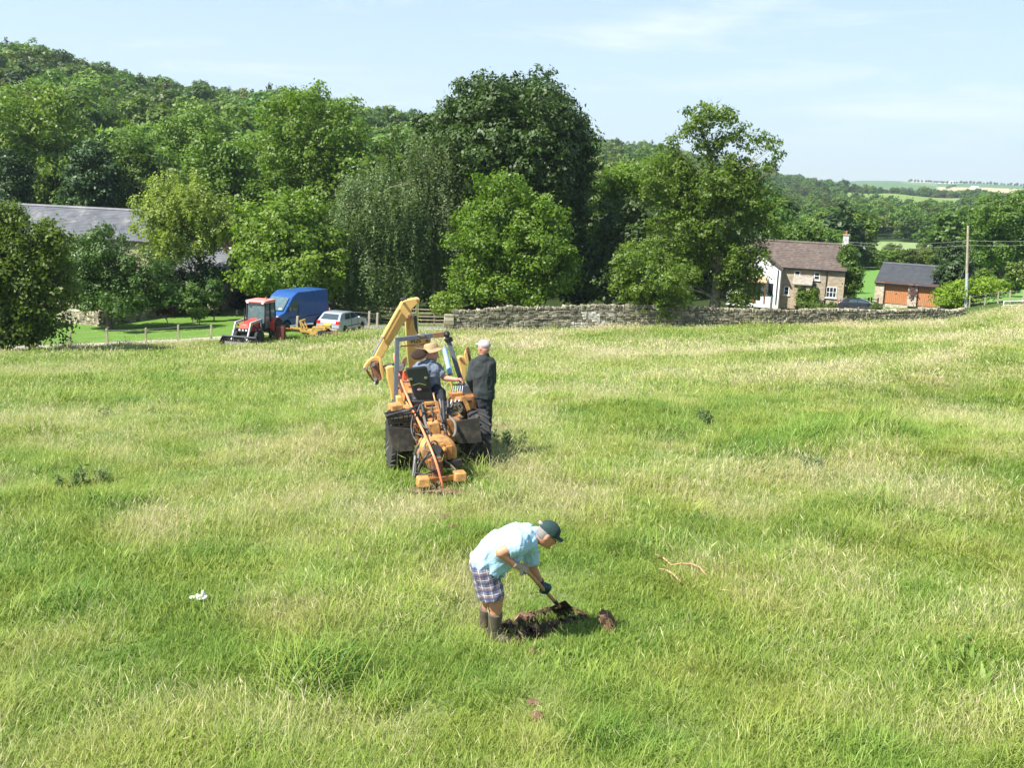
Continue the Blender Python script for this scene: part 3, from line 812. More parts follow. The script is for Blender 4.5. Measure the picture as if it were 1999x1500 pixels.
    T('conifer_tree', 'dark green columnar conifer right of the orange garage doors', 'conifer tree', 1862, 103,
      [(1862, 540, 20, 58), (1878, 550, 14, 44), (1850, 555, 12, 42)], LM['fir'], 9000, .2, 14, .15, sub=30, subr=.5, sprig=.14, asp=3, up=.8)
    T('golden_hedge', 'yellow-green garden hedge at the foot of the telegraph pole', 'hedge', 1860, 93,
      [(1850, 578, 24, 22), (1885, 572, 36, 22), (1925, 562, 40, 14), (1870, 590, 34, 12)], LM['lime'], 7000, .2, 15, .05, sub=30, subr=.42, sprig=.16, n_limb=4, keep_low=0)
    T('broadleaf_tree', 'big dark tree at the right edge behind the telegraph pole', 'tree', 1960, 142,
      [(1950, 430, 60, 48), (1990, 420, 60, 40), (1925, 460, 42, 46), (2020, 470, 60, 60), (1960, 490, 60, 36)],
      LM['oak'], 14000, .42, 16, .4, sub=60, subr=.26, sprig=.36)
    T('broadleaf_tree', 'dark ivy-clad tree against the right end wall of the stone house', 'tree', 1664, 107,
      [(1656, 512, 13, 34), (1662, 548, 13, 34), (1654, 488, 9, 18)], LM['oak'], 7000, .22, 17, .2, sub=30, subr=.45, sprig=.17, keep_low=.2)
    T('bush', 'bright green garden bush by the porch of the stone house', 'bush', 1577, 106,
      [(1566, 572, 9, 16), (1582, 580, 15, 13), (1572, 588, 18, 9)], LM['ash'], 2500, .16, 18, .04, sub=14, subr=.45, sprig=.12, keep_low=0)
    T('purple_tree', 'small purple-leaved sapling on the lawn with a thin leaning stem', 'sapling', 318, 76,
      [(318, 602, 19, 12), (330, 606, 10, 8)], LM['plum'], 900, .14, 19, .045, trunk_px=332, sub=10, subr=.45, sprig=.12, bark=M_BARK_PALE, keep_low=.6, n_limb=5)
    T('copper_tree', 'dark red-leaved tree beside the small slate outbuilding', 'tree', 445, 91,
      [(444, 500, 14, 34), (452, 530, 12, 22)], LM['plum'], 2600, .2, 20, .12, sub=16, subr=.45, sprig=.16)
    for (px, y, e, lab, sd) in ((376, 79, [(376, 588, 14, 26)], 'rounded dwarf conifer left of the drive at the back of the lawn', 21), (418, 80, [(418, 572, 8, 26)], 'slim upright dwarf conifer at the back of the lawn', 22)):
        T('dwarf_conifer', lab, 'shrub', px, y, e, LM['apple'], 2600, .14, sd, .05, sub=16, subr=.45, sprig=.1, asp=2.5, keep_low=0, n_limb=3)
    T('fern_plant', 'bright fern-like shrub at the foot of the terrace wall', 'shrub', 390, 76.5, [(388, 612, 16, 9)], LM['maple'], 700, .16, 23, .03, sub=10, subr=.45, sprig=.13, keep_low=0, n_limb=3)
    T('clipped_hedge', 'low dark clipped hedge in front of the stone house', 'hedge', 1600, 101.5, [(1572, 600, 16, 7), (1600, 600, 18, 7), (1628, 600, 14, 7)], LM['oak'], 3600, .13, 25, .03, sub=24, subr=.5, sprig=.09, keep_low=0, n_limb=3)
    T('round_shrub', 'small clipped shrub by the drive in front of the garage', 'shrub', 1712, 93, [(1711, 599, 8, 7)], LM['oak'], 1200, .1, 24, .03, sub=8, subr=.5, sprig=.07, keep_low=0, n_limb=2)
    # dark understorey behind the fence and wall, and trees that close the middle distance
    rows = [
        (60, 97, [(60, 240, 90, 70), (0, 300, 90, 90), (110, 330, 80, 70)], 'olive', 'rounded olive tree above the long slate roof', 30, .42, 14000, 128),
        (175, 97, [(175, 345, 48, 62), (175, 395, 60, 30)], 'fir', 'dark bushy conifer rising behind the long slate roof', 32, .36, 9000, 112),
        (22, 97, [(20, 350, 42, 52), (10, 390, 50, 30)], 'fir', 'dark conifer left of the bushy conifer behind the slate roof', 33, .36, 7000, 112),
        (270, 97, [(262, 330, 62, 60), (300, 380, 70, 50), (235, 395, 50, 30)], 'oak', 'green tree directly behind the pale yellow-green tree', 34, .36, 11000, 118),
        (430, 97, [(440, 330, 62, 70), (470, 430, 70, 80), (420, 470, 50, 70)], 'oak', 'shady tree between the pale yellow-green tree and the van', 35, .36, 13000, 100),
        (390, 97, [(395, 270, 70, 60), (350, 320, 80, 50)], 'hill', 'tree at the foot of the wooded hill left of the feathery-topped tree', 36, .42, 11000, 150),
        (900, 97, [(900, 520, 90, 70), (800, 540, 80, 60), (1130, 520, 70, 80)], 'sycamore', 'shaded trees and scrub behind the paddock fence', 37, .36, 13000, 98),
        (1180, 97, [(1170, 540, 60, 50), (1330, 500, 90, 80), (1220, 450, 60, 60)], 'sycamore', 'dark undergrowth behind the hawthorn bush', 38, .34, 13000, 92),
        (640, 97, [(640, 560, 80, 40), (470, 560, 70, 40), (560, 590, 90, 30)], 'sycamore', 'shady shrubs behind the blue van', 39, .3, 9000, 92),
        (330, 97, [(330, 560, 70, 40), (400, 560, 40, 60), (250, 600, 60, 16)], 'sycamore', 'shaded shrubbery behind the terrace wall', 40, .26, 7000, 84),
        (1540, 97, [(1560, 462, 40, 20), (1610, 466, 34, 18), (1515, 470, 24, 26)], 'oak', 'garden trees behind the ridge of the stone house', 41, .3, 6000, 126),
    ]
    for px, _, e, lm, lab, sd, size, n, y in rows:
        nm = 'conifer_tree' if lm == 'fir' else 'broadleaf_tree'
        T(nm, lab, 'tree', px, y, e, LM[lm], n, size, sd, .3, sub=46, subr=.27, sprig=size * .85, keep_low=0.0)

# ---------------------------------------------------------------- the wooded hills
def build_woods():
    rng = np.random.default_rng(11)
    protos = []
    for k in range(7):
        r2 = np.random.default_rng(200 + k)
        h = 1.0
        if k == 5:      # conifer
            E = [(np.array([0, 0, .55]), (.22, .22, .42))]
            V, F, T, subs = crown_arrays([(np.array([0, 0, .25 + .09 * j]), (.30 - .033 * j, .30 - .033 * j, .10)) for j in range(8)], r2, 5000, .034, sub=60, subr=.5, sprig=.025, asp=2.4, keep_low=.02)
            lm = LM['fir']
        else:
            E = [(np.array([0, 0, .55]), (.34, .34, .36))] + [(np.array([r2.normal(0, .17), r2.normal(0, .17), r2.uniform(.38, .78)]), (.2, .2, .17)) for _ in range(4)]
            V, F, T, subs = crown_arrays(E, r2, 6800, .037, sub=44, subr=.28, sprig=.026, keep_low=.0)
            lm = LM['hill2'] if k in (1, 4) else LM['hill']
        cm = np_mesh('crown', V, F, T); cm.materials.append(lm)
        tb = limb_mesh('trunk', (0, 0, -.06), (0, 0, .6), .022, subs, r2, 4, wig=.3, sc=.05, twigs=0)
        tm = bpy.data.meshes.new('trunk'); tm.from_pydata(tb.v, [], tb.f); tm.materials.append(M_BARK)
        protos.append((cm, tm))
    # candidate places
    n = 60000
    y = np.exp(rng.uniform(math.log(118), math.log(1500), n)); u = rng.uniform(-.62, .60, n)
    x = u * y; px = u * FPX + 999.5
    z = ground(x, y, False)
    # how wooded
    ok = np.zeros(n, bool)
    ok |= (px < 1250) & (y > 135)
    ok |= (px >= 1250) & (px < 1480) & (y > 150)
    ok |= (px >= 1480) & (y > 350) & (y < 900)
    ok |= (px >= 1480) & (px < 1640) & (y > 160) & (y < 1400)
    ok |= (px >= 1480) & (y > 900) & (y < 1350)
    ok |= (px >= 1835) & (y > 190) & (y < 262)
    ok &= ~((px > 1618) & (px < 1855) & (y > 780) & (y < 1085))
    ok &= ~((px > 1600) & (px < 1885) & (y > 240) & (y < 352))
    ok &= ~((px > 1600) & (y > 104) & (y < 178))
    # thin, gappy groups in the valley
    grp = fbm(x, y, 60., 88, 2)
    ok &= ~((px > 1480) & (y > 390) & (y < 780) & (grp < .36))
    x, y, z, px = x[ok], y[ok], z[ok], px[ok]
    order = np.argsort(y); x, y, z, px = x[order], y[order], z[order], px[order]
    # poisson-ish thinning
    cell = {}; keep = []
    for i in range(len(x)):
        sp_ = 9.2 if y[i] < 320 else 9.8 if y[i] < 700 else 12.
        cx, cy = int(x[i] // 12), int(y[i] // 12); good = True
        for a in (-1, 0, 1):
            for b in (-1, 0, 1):
                for j in cell.get((cx + a, cy + b), ()):
                    if (x[j] - x[i])**2 + (y[j] - y[i])**2 < sp_**2: good = False; break
                if not good: break
            if not good: break
        if good: cell.setdefault((cx, cy), []).append(i); keep.append(i)
    K = np.array(keep)
    x, y, z, px = x[K], y[K], z[K], px[K]
    H = rng.uniform(10.5, 17.5, len(x)); H[px > 1480] = rng.uniform(7, 12, (px > 1480).sum())
    kind = rng.integers(0, 7, len(x)); kind[(kind == 5) & (rng.random(len(x)) < .55)] = 0
    # only what the frame shows (with a margin)
    vis = np.abs(px - 999.5) < 1120
    x, y, z, px, H, kind = [a[vis] for a in (x, y, z, px, H, kind)]
    # visibility: top of tree above what stands in front in the same column
    top = (z + H - CAM_Z) / y; bins = np.clip(((px + 200) / 12).astype(int), 0, 219)
    hor = np.full(220, -1.0); seen = []
    for b in range(220):
        c = (b * 12 - 194)
        # near cover: the garden trees hide the low part
        cover = np.interp(c, [-200, 0, 230, 300, 420, 440, 520, 600, 700, 820, 830, 1150, 1180, 1270, 1530, 1540, 2100],
                          [398, 398, 410, 330, 330, 300, 230, 170, 260, 290, 150, 190, 400, 430, 430, 470, 470])
        hor[b] = math.tan(math.atan((749.5 - cover) / FPX + (c - 999.5) / FPX * sr_) - PITCH)
    for i in range(len(x)):
        b = bins[i]
        if top[i] > hor[b] + .002:
            seen.append(i)
            for q in (b - 1, b, b + 1):
                if 0 <= q < 220 : hor[q] = max(hor[q], top[i] - .3 * H[i] / y[i]) if q == b else max(hor[q], top[i] - .55 * H[i] / y[i])
    seen = np.array(seen)
    what = {0: 'green round-crowned tree', 1: 'olive-toned round-crowned tree', 5: 'dark pointed conifer'}
    def place(px, py, y):
        if px > 1480:
            w = 'beyond the house chimney' if px < 1640 else 'in the gap between house and garage' if px < 1720 else 'beyond the garage roof' if px < 1840 else 'beyond the telegraph pole'
            d = 'close behind the pale field' if y < 520 else 'in the valley' if y < 760 else 'on the far valley side'
            return d + ' ' + w
        w = 'at the left edge' if px < 130 else 'above the slate roof' if px < 270 else 'above the pale yellow-green tree' if px < 430 else 'left of the feathery-topped tree' if px < 560 else 'over the feathery-topped tree' if px < 700 else 'left of the dark dome' if px < 850 else 'right of the dark dome' if px < 1290 else 'behind the open-crowned tree'
        d = 'low on the wooded hill' if y < 200 else 'halfway up the wooded hill' if y < 330 else 'near the crest of the wooded hill'
        return d + ' ' + w
    ind = seen[:285]
    for i in ind:
        k = int(kind[i]); cm, tm = protos[k]
        kk = 5 if k == 5 else 1 if k in (1, 4) else 0
        wh = place(px[i], 0, y[i]); lab = what[kk] + ' ' + wh; g = what[kk] + 's ' + wh
        t = thing('conifer_tree' if kk == 5 else 'broadleaf_tree', lab, 'conifer tree' if kk == 5 else 'tree', (x[i], y[i], z[i]), rng.uniform(0, 6.28), g)
        s_ = H[i]; wd = s_ * rng.uniform(.95, 1.3)
        t.scale = (wd, wd, s_)
        a = bpy.data.objects.new('crown', cm); COL.objects.link(a); a.parent = t
        b = bpy.data.objects.new('trunk', tm); COL.objects.link(b); b.parent = t
    rest = np.setdiff1d(np.arange(len(x)), ind)
    rest = rest[(y[rest] > 125)]
    pts = np.stack([x[rest], y[rest], z[rest]], 1); m = len(rest)
    src = []
    for k in range(7): src.append(protos[k][0])
    rot = np.stack([np.zeros(m), np.zeros(m), rng.uniform(0, 6.28, m)], 1)
    o = scatter('woodland', pts, rot, H[rest] * rng.uniform(.95, 1.15, m), kind[rest], np.zeros(m), src)
    print('wood trees', len(x), 'single', len(ind), 'farthest single', y[ind].max())
    # hedgerows and far copses
    hp, hs = [], []
    def hedge_line(a, b, h, step):
        A, B = np.array(a), np.array(b); L = np.linalg.norm(B - A); k = int(L / step)
        for q in np.linspace(0, 1, k): 
            if step >= 9 and vnoise(q * L, 0, 170., int(A[1])) < .5: continue
            c = A + (B - A) * q + rng.normal(0, step * .2, 2); hp.append((c[0], c[1])); hs.append(h * rng.uniform(.75, 1.25))
    def pxl(px, y): return ((px - 999.5) / FPX * y, y)
    hedge_line(pxl(1640, 178), pxl(1900, 182), 3.6, 1.6); hedge_line(pxl(1650, 190), pxl(2000, 190), 3.9, 1.9)
    hedge_line(pxl(1900, 120), pxl(2040, 112), 4.0, 1.8); hedge_line(pxl(1880, 150), pxl(2040, 150), 5, 2.4)
    hedge_line(pxl(1640, 1000), pxl(1830, 960), 2.0, 6)
    for (a, ya, b, yb, h) in ((1730, 2300, 2040, 2150, 9), (1790, 2350, 1830, 2800, 6), (1960, 2250, 1965, 2750, 7), (1700, 2830, 2060, 2760, 8), (1740, 3300, 2060, 3200, 9), (1700, 1900, 2050, 1850, 11), (1850, 2050, 2040, 2040, 12)):
        hedge_line(pxl(a, ya), pxl(b, yb), h, 9)
    hp = np.array(hp); hz = ground(hp[:, 0], hp[:, 1], False); m = len(hp)
    o = scatter('hedgerows', np.column_stack([hp, hz - .15]), np.stack([np.zeros(m), np.zeros(m), rng.uniform(0, 6.28, m)], 1), np.array(hs), rng.integers(0, 4, m), np.zeros(m), [protos[k][0] for k in (0, 1, 2, 3)])
# ================================================================ stonework
def stone_mat(name, lo, hi, lichen):
    m, n, l, o = new_mat(name)
    b = n.new('ShaderNodeBsdfPrincipled'); b.inputs['Roughness'].default_value = .95; b.inputs['Specular IOR Level'].default_value = .15
    at = n.new('ShaderNodeAttribute'); at.attribute_name = 'tone'
    oi = n.new('ShaderNodeObjectInfo'); ad = n.new('ShaderNodeMath'); ad.operation = 'ADD'
    l.new(at.outputs['Fac'], ad.inputs[0]); l.new(oi.outputs['Random'], ad.inputs[1])
    fr = n.new('ShaderNodeMath'); fr.operation = 'FRACT'; l.new(ad.outputs[0], fr.inputs[0])
    r = n.new('ShaderNodeValToRGB'); e = r.color_ramp.elements
    e[0].color = tuple(lo) + (1,); e[1].color = tuple(hi) + (1,)
    q = e.new(.45); q.color = tuple((a + b_) / 2 * .92 for a, b_ in zip(lo, hi)) + (1,)
    q = e.new(.93); q.color = tuple(hi) + (1,); e[-1].color = tuple(min(1, v * 1.5) for v in hi) + (1,)
    l.new(fr.outputs[0], r.inputs[0])
    tc = n.new('ShaderNodeTexCoord'); ge = n.new('ShaderNodeNewGeometry')
    nz = n.new('ShaderNodeTexNoise'); nz.inputs['Scale'].default_value = 7; nz.inputs['Detail'].default_value = 8; l.new(ge.outputs['Position'], nz.inputs['Vector'])
    r2 = n.new('ShaderNodeValToRGB'); r2.color_ramp.elements[0].position = .5; r2.color_ramp.elements[1].position = .64
    l.new(nz.outputs['Fac'], r2.inputs[0])
    mx = n.new('ShaderNodeMix'); mx.data_type = 'RGBA'; mx.inputs[7].default_value = tuple(lichen) + (1,)
    ml = n.new('ShaderNodeMath'); ml.operation = 'MULTIPLY'; ml.inputs[1].default_value = .5; l.new(r2.outputs[0], ml.inputs[0])
    l.new(ml.outputs[0], mx.inputs[0]); l.new(r.outputs[0], mx.inputs[6]); l.new(mx.outputs[2], b.inputs['Base Color'])
    n3 = n.new('ShaderNodeTexNoise'); n3.inputs['Scale'].default_value = 30; n3.inputs['Detail'].default_value = 6; l.new(ge.outputs['Position'], n3.inputs['Vector'])
    bp = n.new('ShaderNodeBump'); bp.inputs['Strength'].default_value = .7; bp.inputs['Distance'].default_value = .03
    l.new(n3.outputs['Fac'], bp.inputs['Height']); l.new(bp.outputs[0], b.inputs['Normal']); l.new(b.outputs[0], o.inputs[0])
    return m
M_STONE = stone_mat('drystone', (.13, .115, .085), (.33, .30, .22), (.17, .18, .08))
M_STONE_W = stone_mat('limewashed_stone', (.42, .39, .33), (.62, .59, .52), (.3, .29, .2))
M_STONE_B = stone_mat('buff_garden_stone', (.30, .25, .17), (.50, .43, .31), (.25, .22, .12))
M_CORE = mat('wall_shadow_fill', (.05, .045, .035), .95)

def stone_variants(k=8):
    out = []
    for i in range(k):
        rng = random.Random(900 + i); bm = bmesh.new(); bmesh.ops.create_cube(bm, size=1.0)
        for v in bm.verts: v.co += Vector((rng.uniform(-.11, .11), rng.uniform(-.09, .09), rng.uniform(-.16, .16)))
        bmesh.ops.bevel(bm, geom=bm.edges[:], offset=.11, segments=1, affect='EDGES')
        bmesh.ops.recalc_face_normals(bm, faces=bm.faces)
        bmesh.ops.triangulate(bm, faces=[f for f in bm.faces if len(f.verts) > 4])
        me = bpy.data.meshes.new('stone'); bm.to_mesh(me); bm.free(); out.append(me)
    return out
STONES = stone_variants()
ST_V = [np.array([v.co[:] for v in me.vertices]) for me in STONES]
ST_F = [[tuple(p.vertices) for p in me.polygons] for me in STONES]

def stone_wall(name, label, line, heights, thick=.5, course=(.11, .20), length=(.18, .46), seed=1, n_single=280, cope=True, material=None, white=None, cat='wall'):
    """line: ground points; stones laid in courses, the largest as parts of their own"""
    rng = random.Random(seed); m = material or M_STONE
    pts = [Vector((p[0], p[1], 0)) for p in line]
    cum = [0]
    for a, b in zip(pts, pts[1:]): cum.append(cum[-1] + (b - a).length)
    total = cum[-1]
    def at(s):
        i = max(0, min(len(pts) - 2, next((k for k in range(len(cum) - 1) if s <= cum[k + 1]), len(cum) - 2)))
        t = (s - cum[i]) / (cum[i + 1] - cum[i]); p = pts[i].lerp(pts[i + 1], t); d = (pts[i + 1] - pts[i]).normalized()
        return p, d, heights[i] + (heights[i + 1] - heights[i]) * t
    base = Vector((pts[0].x, pts[0].y, gz(pts[0].x, pts[0].y)))
    root = thing(name, label, cat, base)
    items = []      # (size, centre, dims, rot)
    z0 = 0.0; hmax = max(heights)
    while z0 < hmax:
        ch = rng.uniform(*course) * (1.15 - .25 * z0 / hmax); s = -rng.uniform(0, .3)
        while s < total:
            L = rng.uniform(*length)
            p, d, h = at(min(max(s + L / 2, 0), total))
            hh = h + .10 * (vnoise(s, 0, 1.7, seed) - .5) * 2
            if z0 + ch * .5 < hh:
                g = gz(p.x, p.y); w = thick * (1.12 - .3 * z0 / hmax)
                yaw = math.atan2(d.y, d.x) + rng.gauss(0, .03)
                c = Vector((p.x, p.y, g + z0 + ch / 2 + rng.uniform(-.015, .015) - .04)) + Vector((d.y, -d.x, 0)) * rng.uniform(-.03, .035)
                items.append((L * ch, c, (L * 1.04, w, ch * 1.06 * rng.uniform(.85, 1.1)), Euler((rng.gauss(0, .04), rng.gauss(0, .05), yaw)), s))
            s += L
        z0 += ch
    if cope:
        s = 0.0
        while s < total:
            L = rng.uniform(.10, .24); p, d, h = at(s); g = gz(p.x, p.y); hh = h + .10 * (vnoise(s, 0, 1.7, seed) - .5) * 2
            H_ = rng.uniform(.16, .30); yaw = math.atan2(d.y, d.x)
            lean = rng.gauss(.25, .2)
            items.append((9, Vector((p.x, p.y, g + hh + H_ * .32)), (L * 1.1, thick * rng.uniform(.7, .95), H_), Euler((rng.gauss(0, .08), lean, yaw + rng.gauss(0, .12))), s))
            s += L * 1.02
    items.sort(key=lambda q: -q[0])
    white = white or (lambda s, z: False)
    V, F, T, MI = [], [], [], []; b = 0
    for k, (sz, c, dm, e, s) in enumerate(items):
        vi = rng.randrange(len(STONES)); wh = white(s, c.z - gz(c.x, c.y))
        if k < n_single:
            o = bpy.data.objects.new('stone', STONES[vi] if not wh else STONES_W[vi]); COL.objects.link(o); o.parent = root
            o.location = c - base; o.rotation_euler = e; o.scale = dm
        else:
            q = ST_V[vi] * np.array(dm); q = q @ np.array(e.to_matrix()).T + np.array(c - base)
            V.append(q); F += [tuple(i + b for i in f) for f in ST_F[vi]]; MI += [1 if wh else 0] * len(ST_F[vi]); b += len(q); T += [rng.random()] * len(q)
    me = bpy.data.meshes.new('rubble'); me.from_pydata(np.concatenate(V).tolist(), [], F)
    a = me.attributes.new('tone', 'FLOAT', 'POINT'); a.data.foreach_set('value', np.array(T, np.float32)); me.polygons.foreach_set('material_index', MI); me.update()
    o = link('rubble', me, [m, M_STONE_W], root); tag(o, kind='stuff')
    # dark core added inside the wall to block light through the gaps
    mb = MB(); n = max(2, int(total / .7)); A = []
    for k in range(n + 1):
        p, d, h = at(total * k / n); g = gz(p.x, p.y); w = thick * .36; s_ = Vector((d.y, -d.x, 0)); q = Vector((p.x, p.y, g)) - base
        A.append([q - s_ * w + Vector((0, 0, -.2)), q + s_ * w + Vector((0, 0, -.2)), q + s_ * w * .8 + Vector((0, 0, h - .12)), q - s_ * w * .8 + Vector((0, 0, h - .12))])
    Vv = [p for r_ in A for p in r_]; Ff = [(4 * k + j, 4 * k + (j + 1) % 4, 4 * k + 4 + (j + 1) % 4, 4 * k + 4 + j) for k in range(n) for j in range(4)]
    mb.add(Vv, Ff + [(0, 1, 2, 3), tuple(4 * n + j for j in (3, 2, 1, 0))]); mb.build('light_block_core', M_CORE, root, smooth=0)
    return root
for me in STONES: me.materials.append(M_STONE)
STONES_W = []
for me in STONES:
    w = me.copy(); w.materials.clear(); w.materials.append(M_STONE_W); STONES_W.append(w)

def build_walls():
    L = gl((884, 70.3), (940, 70.8), (1000, 71.5), (1150, 73), (1300, 74.4), (1500, 77), (1700, 81.6), (1800, 84.4), (1880, 87))
    stone_wall('dry_stone_wall', 'long grey dry stone field wall along the far edge of the pasture', L, [1.2, 1.3, 1.4, 1.4, 1.35, 1.05, .78, .74, .3], seed=3,
               white=lambda s, z: (7.6 + 1.0 * z < s < 10.3 + .6 * z and vnoise(s, z, .3, 4) > .42 and z < 1.15), n_single=290)
    # squared end of the wall by the drive
    p = gat(876, 70.2); t = thing('gate_pillar', 'squared weathered stone pillar ending the field wall beside the drive', 'pillar', p, .1)
    rng = random.Random(5); z = -.05
    for k in range(5):
        h = rng.uniform(.2, .26); mb = MB().box((rng.uniform(-.02, .02), 0, z + h / 2), (.62 + rng.uniform(-.05, .05), .5, h * .97), Euler((0, 0, rng.uniform(-.04, .04))).to_matrix())
        mb.build('stone_block', M_STONE, t, bevel=.03); z += h
    for m_ in STONES: m_.materials[0] = M_STONE
    # garden terrace walls, left
    stone_wall('garden_wall', 'sunlit end of a low buff stone terrace wall behind the shady field-edge tree', gl((120, 79), (160, 77.6), (196, 76.2)), [1.05, 1.05, 1.1], seed=7, material=M_STONE_B, n_single=60, cope=False, thick=.4, length=(.2, .5), course=(.12, .22))
    stone_wall('garden_wall', 'long shaded terrace wall receding along the back of the lawn', gl((199, 76.3), (280, 80.5), (372, 86)), [1.1, 1.1, 1.15], seed=8, material=M_STONE_B, n_single=60, cope=False, thick=.4, length=(.25, .55), course=(.14, .24))

# ================================================================ buildings
M_SLATE = mat('blue_grey_slate', (.105, .11, .122), .55, var=.28, scale=1.2, bump=.3, bscale=25, dirt=(.24, .235, .22), dirt_amt=.25)
M_SLATE_D = mat('dark_slate', (.055, .06, .068), .6, var=.2, scale=2, bump=.2, bscale=30)
M_TILE = mat('brown_concrete_tiles', (.095, .072, .060), .85, var=.3, scale=3, bump=.3, bscale=30, dirt=(.16, .13, .10), dirt_amt=.3)
M_WHITE = mat('white_render', (.78, .78, .75), .85, var=.06, scale=2, bump=.15, bscale=30, dirt=(.6, .59, .54), dirt_amt=.1)
M_WPAINT = mat('white_gloss_paint', (.80, .80, .78), .35, var=.03)
M_GLASS = mat('dark_window_glass', (.02, .025, .03), .06, var=.2, spec=.8)
M_BROWN = mat('brown_wood_stain', (.14, .055, .025), .5, var=.25, scale=8, stretch=(6, 6, .6))
M_ORANGE = mat('cedar_door_boards', (.42, .175, .070), .55, var=.22, scale=7, stretch=(5, 5, .5))
M_BLACK = mat('black_paint', (.012, .012, .013), .4, var=.2)
M_GREYTILE = mat('grey_stone_tile', (.27, .245, .20), .9, var=.25, scale=4, bump=.4)
M_ROOFBUFF = mat('lichened_stone_slab', (.36, .25, .15), .9, var=.35, scale=4, bump=.4)
M_RED = mat('brick_red', (.30, .10, .06), .85, var=.3, scale=9)
M_LEAD = mat('pale_ridge_tile', (.42, .41, .40), .7, var=.2)
M_POST = mat('weathered_post', (.34, .30, .215), .9, var=.3, scale=12, stretch=(1, 1, .2), bump=.4)
M_RAIL = mat('old_fence_rail', (.20, .16, .11), .9, var=.35, scale=9, stretch=(.3, 1, 1), bump=.4)

def masonry(name, c1, c2, mortar, bw=.34, bh=.15):
    m, n, l, o = new_mat(name)
    b = n.new('ShaderNodeBsdfPrincipled'); b.inputs['Roughness'].default_value = .93; b.inputs['Specular IOR Level'].default_value = .15
    tc = n.new('ShaderNodeTexCoord'); sx = n.new('ShaderNodeSeparateXYZ'); l.new(tc.outputs['Object'], sx.inputs[0])
    ad = n.new('ShaderNodeMath'); l.new(sx.outputs[0], ad.inputs[0]); l.new(sx.outputs[1], ad.inputs[1])
    cb = n.new('ShaderNodeCombineXYZ'); l.new(ad.outputs[0], cb.inputs[0]); l.new(sx.outputs[2], cb.inputs[1])
    nz = n.new('ShaderNodeTexNoise'); nz.inputs['Scale'].default_value = 2.2; l.new(cb.outputs[0], nz.inputs['Vector'])
    va = n.new('ShaderNodeVectorMath'); va.operation = 'MULTIPLY_ADD'; va.inputs[1].default_value = (.14, .10, 0); l.new(nz.outputs['Color'], va.inputs[0]); l.new(cb.outputs[0], va.inputs[2])
    br = n.new('ShaderNodeTexBrick'); br.inputs['Scale'].default_value = 1; br.inputs['Brick Width'].default_value = bw; br.inputs['Row Height'].default_value = bh
    br.inputs['Mortar Size'].default_value = .012; br.inputs['Color1'].default_value = tuple(c1) + (1,); br.inputs['Color2'].default_value = tuple(c2) + (1,); br.inputs['Mortar'].default_value = tuple(mortar) + (1,)
    br.inputs['Bias'].default_value = -.1
    l.new(va.outputs[0], br.inputs['Vector'])
    n2 = n.new('ShaderNodeTexNoise'); n2.inputs['Scale'].default_value = 5; n2.inputs['Detail'].default_value = 7; l.new(tc.outputs['Object'], n2.inputs['Vector'])
    mr = n.new('ShaderNodeMapRange'); mr.inputs[3].default_value = .65; mr.inputs[4].default_value = 1.35; l.new(n2.outputs['Fac'], mr.inputs[0])
    vs = n.new('ShaderNodeVectorMath'); vs.operation = 'SCALE'; l.new(br.outputs['Color'], vs.inputs[0]); l.new(mr.outputs[0], vs.inputs['Scale']); l.new(vs.outputs[0], b.inputs['Base Color'])
    bp = n.new('ShaderNodeBump'); bp.inputs['Strength'].default_value = .8; bp.inputs['Distance'].default_value = .03
    iv = n.new('ShaderNodeMath'); iv.operation = 'SUBTRACT'; iv.inputs[0].default_value = 1; l.new(br.outputs['Fac'], iv.inputs[1]); l.new(iv.outputs[0], bp.inputs['Height'])
    l.new(bp.outputs[0], b.inputs['Normal']); l.new(b.outputs[0], o.inputs[0])
    return m
M_HSTONE = masonry('buff_house_stone', (.42, .34, .235), (.27, .215, .15), (.38, .34, .27))
M_GSTONE = masonry('garage_pier_stone', (.52, .45, .35), (.33, .24, .16), (.48, .45, .38), .3, .2)

def gable_block(name_w, name_r, t, x0, x1, y0, y1, ze, zr, wm, rm, over=.25, courses=14, ridge_m=None, thick=.06):
    """walls with two gables and a pitched roof of stepped courses (ridge along x)"""
    ym = (y0 + y1) / 2
    w = MB(); pr = [(x0, y0, -.4), (x0, y1, -.4), (x0, y1, ze), (x0, ym, zr - .05), (x0, y0, ze)]
    w.prism(pr, (x1 - x0, 0, 0)); w.build(name_w, wm, t, smooth=0)
    r = MB(); run = ym - y0 + over; rise = (zr - ze) * run / (ym - y0)
    for sgn in (-1, 1):
        for k in range(courses):
            f0, f1 = k / courses, (k + 1.25) / courses
            if k == courses - 1: f1 = 1.0
            ya, yb = ym + sgn * run * (1 - f0), ym + sgn * run * (1 - f1)
            za, zb = zr - rise * (1 - f0) + .045 + .03, zr - rise * (1 - f1) + .03
            X0, X1 = x0 - .12, x1 + .12
            r.add([(X0, ya, za - thick), (X1, ya, za - thick), (X1, yb, zb - thick), (X0, yb, zb - thick), (X0, ya, za), (X1, ya, za), (X1, yb, zb), (X0, yb, zb)],
                  [(3, 2, 1, 0), (4, 5, 6, 7), (0, 1, 5, 4), (1, 2, 6, 5), (2, 3, 7, 6), (3, 0, 4, 7)])
    ro = r.build(name_r, rm, t, smooth=0)
    rd = MB().prism([(x0 - .13, ym - .16, zr + .02), (x0 - .13, ym, zr + .17), (x0 - .13, ym + .16, zr + .02)], (x1 - x0 + .26, 0, 0))
    rd.build('ridge', ridge_m or rm, ro, smooth=0)
    return ro

